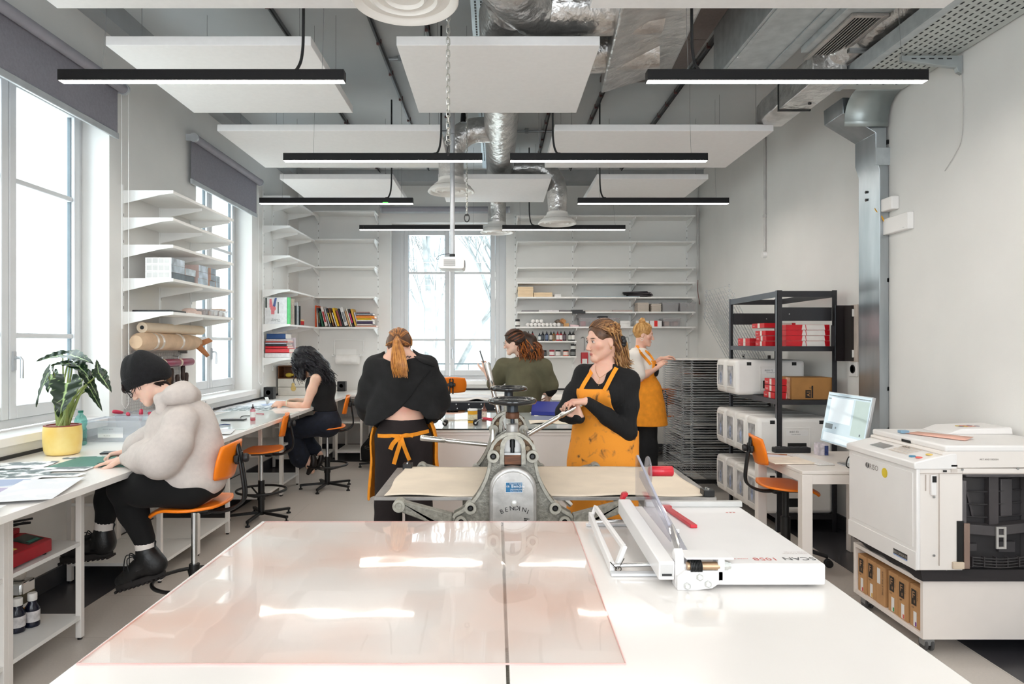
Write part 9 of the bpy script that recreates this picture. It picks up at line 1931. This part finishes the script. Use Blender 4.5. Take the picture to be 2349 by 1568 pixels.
 for i in range(20):strands(mb,[[at(372,880,YP)+Vector((0,rg.uniform(-.07,.07),0)),at(384+rg.uniform(-3,6),884+rg.uniform(-8,8),YP),at(392+rg.uniform(-4,8),888+rg.uniform(-6,12),YP)]],.005,200+i,.01)
 mb.build('hair',hm,t,smooth=60)
 g=MB()
 for s in(1,-1):g.tube([he(s*.032+.022*math.cos(a),.106-.012*abs(math.cos(a)),-.004+.021*math.sin(a))for a in[2*PI*i/18 for i in range(18)]],.0022,6,closed=True).tube([he(s*.054,.094,.002),he(s*.074,.04,.006),he(s*.078,-.01,.002)],.0018,5)
 g.tube([he(.011,.108,0),he(-.011,.108,0)],.0018,5).build('glasses',blackplas,t)
build_hoodie_person()
# ================================================================ seated person with curly dark hair
def build_curly_person():
 YP=7.28
 def W(zx_,zy_,d=0):return at(500+zx_/3.408,760+zy_/3.408,YP+d)
 t=person('person with long curly dark hair in a black tank top at the left worktop',(-1.84,YP,0))
 hc=W(668,222);R=frame((-.88,-.12,-.50));N=npR(R);he=head_pts(hc,R);nb=W(775,325);pel=W(850,715)
 ns,fs=W(765,372,-.14),W(770,360,.17);ne,fe=W(688,590,-.2),W(690,560,.2);nw=at(650,929,7.1);fw=at(681,918,7.45);nw.z=BZ+.045;fw.z=BZ+.05
 B=SDF((-2.5,6.85,.1),(-1.5,7.75,1.6),.0062);add_head(B,hc,R,.96,nb,True)
 def torso(S_,o):S_.ell(W(800,430),(.105+o,.15+o,.16+o),npR(frame((-.96,0,-.25),(-.25,0,1))),.05);S_.chain([W(815,500),W(835,610),pel],[.115+o,.105+o,.14+o],.05)
 torso(B,0);B.cone(ns,fs,.045,.045,.05)
 for a,b,c in((ns,ne,nw),(fs,fe,fw)):B.chain([a,lerp(a,b,.4),b],[.052,.048,.040],.03);B.chain([b,lerp(b,c,.35),c],[.041,.038,.025],.02)
 nk,fk=W(560,770,-.07),W(600,760,.11);na,fa=W(690,985,-.05),W(775,935,.08)
 B.chain([pel+Vector((0,-.09,0)),nk,na],[.095,.062,.038],.03);B.chain([pel+Vector((0,.09,0)),fk,fa],[.095,.062,.038],.03);B.cone(na,W(715,1050,-.05),.036,.035,.02);B.cone(W(700,1010,-.05),W(735,1090,-.05),.036,.03,.02);B.cone(fa,W(800,960,.08),.036,.03,.02)
 add_hand(B,nw,(-.95,-.1,-.05),(.1,.6,-.6),1,(.6,.65,.7,.7),1.0,.04,(.6,.3));add_hand(B,fw,(-.9,-.2,-.1),(0,-.5,-.8),-1,(.7,.7,.7,.7),1.0,.04,(.6,.3))
 B.build('body',SKIN,t,face_paint(hc,R,.96,'#a85f58','#1b1210','#d8957c')+[(ne,(.1,.1,.1),None,'#e4a288',1),(nw,(.1,.08,.08),None,'#d89880',1),(na,(.08,.08,.08),None,'#dba58e',1)],'#ecc0a8')
 C=SDF((-2.25,6.95,.75),(-1.5,7.65,1.42),.006);torso(C,.012);C.add(wob(.003,25,51))
 for q,y in((ns,-.17),(fs,.19)):C.ell(Vector((q.x-.02,YP+y,q.z-.01)),(.075,.075,.12),None,.006,True)
 C.ell(nb+Vector((-.03,0,.03)),(.12,.10,.085),None,.006,True);C.clip(lambda X,Y,Z:W(0,618).z-Z+0*X,.004);C.build('tank_top',blackcloth,t)
 den=M('navy_denim','#151c2c',.85,var=.25,scale=24,bump=.1,bscale=300);T=SDF((-2.5,6.9,.15),(-1.5,7.7,1.05),.0062);T.chain([W(838,628),pel],[.125,.155],.05);T.ell(W(846,735),(.14,.175,.10),None,.05)
 T.chain([pel+Vector((0,-.09,0)),lerp(pel,nk,.6)+Vector((0,-.07,0)),nk,W(600,880,-.06),W(640,985,-.05)],[.115,.10,.088,.092,.11],.03);T.chain([pel+Vector((0,.09,0)),lerp(pel,fk,.6)+Vector((0,.1,0)),fk,W(690,850,.1),W(755,925,.08)],[.115,.1,.085,.075,.07],.03);T.add(wob(.006,20,52));T.clip(lambda X,Y,Z:Z-W(0,618).z+0*X,.004);dn=T.build('jeans',den,t)
 lm=M('loafer_dark','#1c1614',.35)
 for a,b,c in((W(735,965,-.06),W(745,1040,-.06),W(700,1115,-.06)),(W(800,965,.06),W(795,1020,.06),W(760,1075,.06))):MB().tube([a+Vector((.01,0,0)),lerp(a,b,.5)+Vector((.015,0,0)),b,lerp(b,c,.6),c],[.03,.042,.045,.04,.022],12,flat=.8).build('loafer',lm,t,smooth=60)
 MB().tube([nw+Vector((.04,.03*math.cos(a),.001+.031*math.sin(a)))for a in[2*PI*i/16 for i in range(16)]],.006,6,closed=True).build('bracelet',M('bead_pale','#d9d6b8',.5),t)
 pp=thing('paper_piece','small white paper piece held by the curly haired person','paper',at(616,921,7.05));MB().add([at(607,911,7.06),at(615,910,7.05),at(619,922,7.05),at(612,928,7.06)],[(0,1,2,3)]).build('sheet',whitem,pp,solid=.001)
 rad=(.082,.105,.098);c0=Vector(hc)+R@Vector((0,-.016,.03));H=SDF(Vector(hc)-Vector((.2,.25,.45)),Vector(hc)+Vector((.45,.25,.2)),.0062)
 H.ell(c0,(.10,.118,.115),N,.02);H.chain([W(720,200),W(790,290),W(820,370),W(835,410)],[.10,.11,.10,.07],.04);H.cone(W(640,230,-.05),W(665,360,-.08),.06,.03,.03);H.add(wob(.010,55,55));H.ell(he(0,.1,-.03),(.06,.06,.09),N,.01,True)
 hm=[hairmat('hair_black','#16121a','#0a080c'),hairmat('hair_soft_black','#2b2430','#120e14')];hr=H.build('hair',hm[0],t);mb=MB();rg=random.Random(31)  # second, slightly lighter black mixed at random among the curls
 for i in range(330):
  th=rg.uniform(-PI,PI);ph=rg.uniform(-.1,1.3);st=ellpt(c0,R,(.09,.11,.105),th,ph,.008);f=rg.random()
  ex,ey=(rg.uniform(600,690),rg.uniform(300,410))if(math.cos(th)>.55 and f<.75)else(rg.uniform(760,925),rg.uniform(330,430));d1=rg.uniform(-.15,.15);ext=W(ex,ey,d1);mid=lerp(st,ext,.35)+Vector((.03 if ex>700 else-.02,d1*.3,.05));pts=[]
  for k in range(13):q=k/12;p=(st*(1-q)**2+mid*2*q*(1-q)+ext*q*q);a=q*19+i;am=.019*min(1,q*3);pts.append(p+Vector((am*math.cos(a),am*math.sin(a),am*.6*math.sin(a*1.1))))
  mb.mat(rg.choice((0,0,1)));k2=len(pts);mb.tube(pts,[.0052*(1-.6*(j/(k2-1))**2)for j in range(k2)],5)
 mb.build('curls',hm,hr,smooth=60)
build_curly_person()
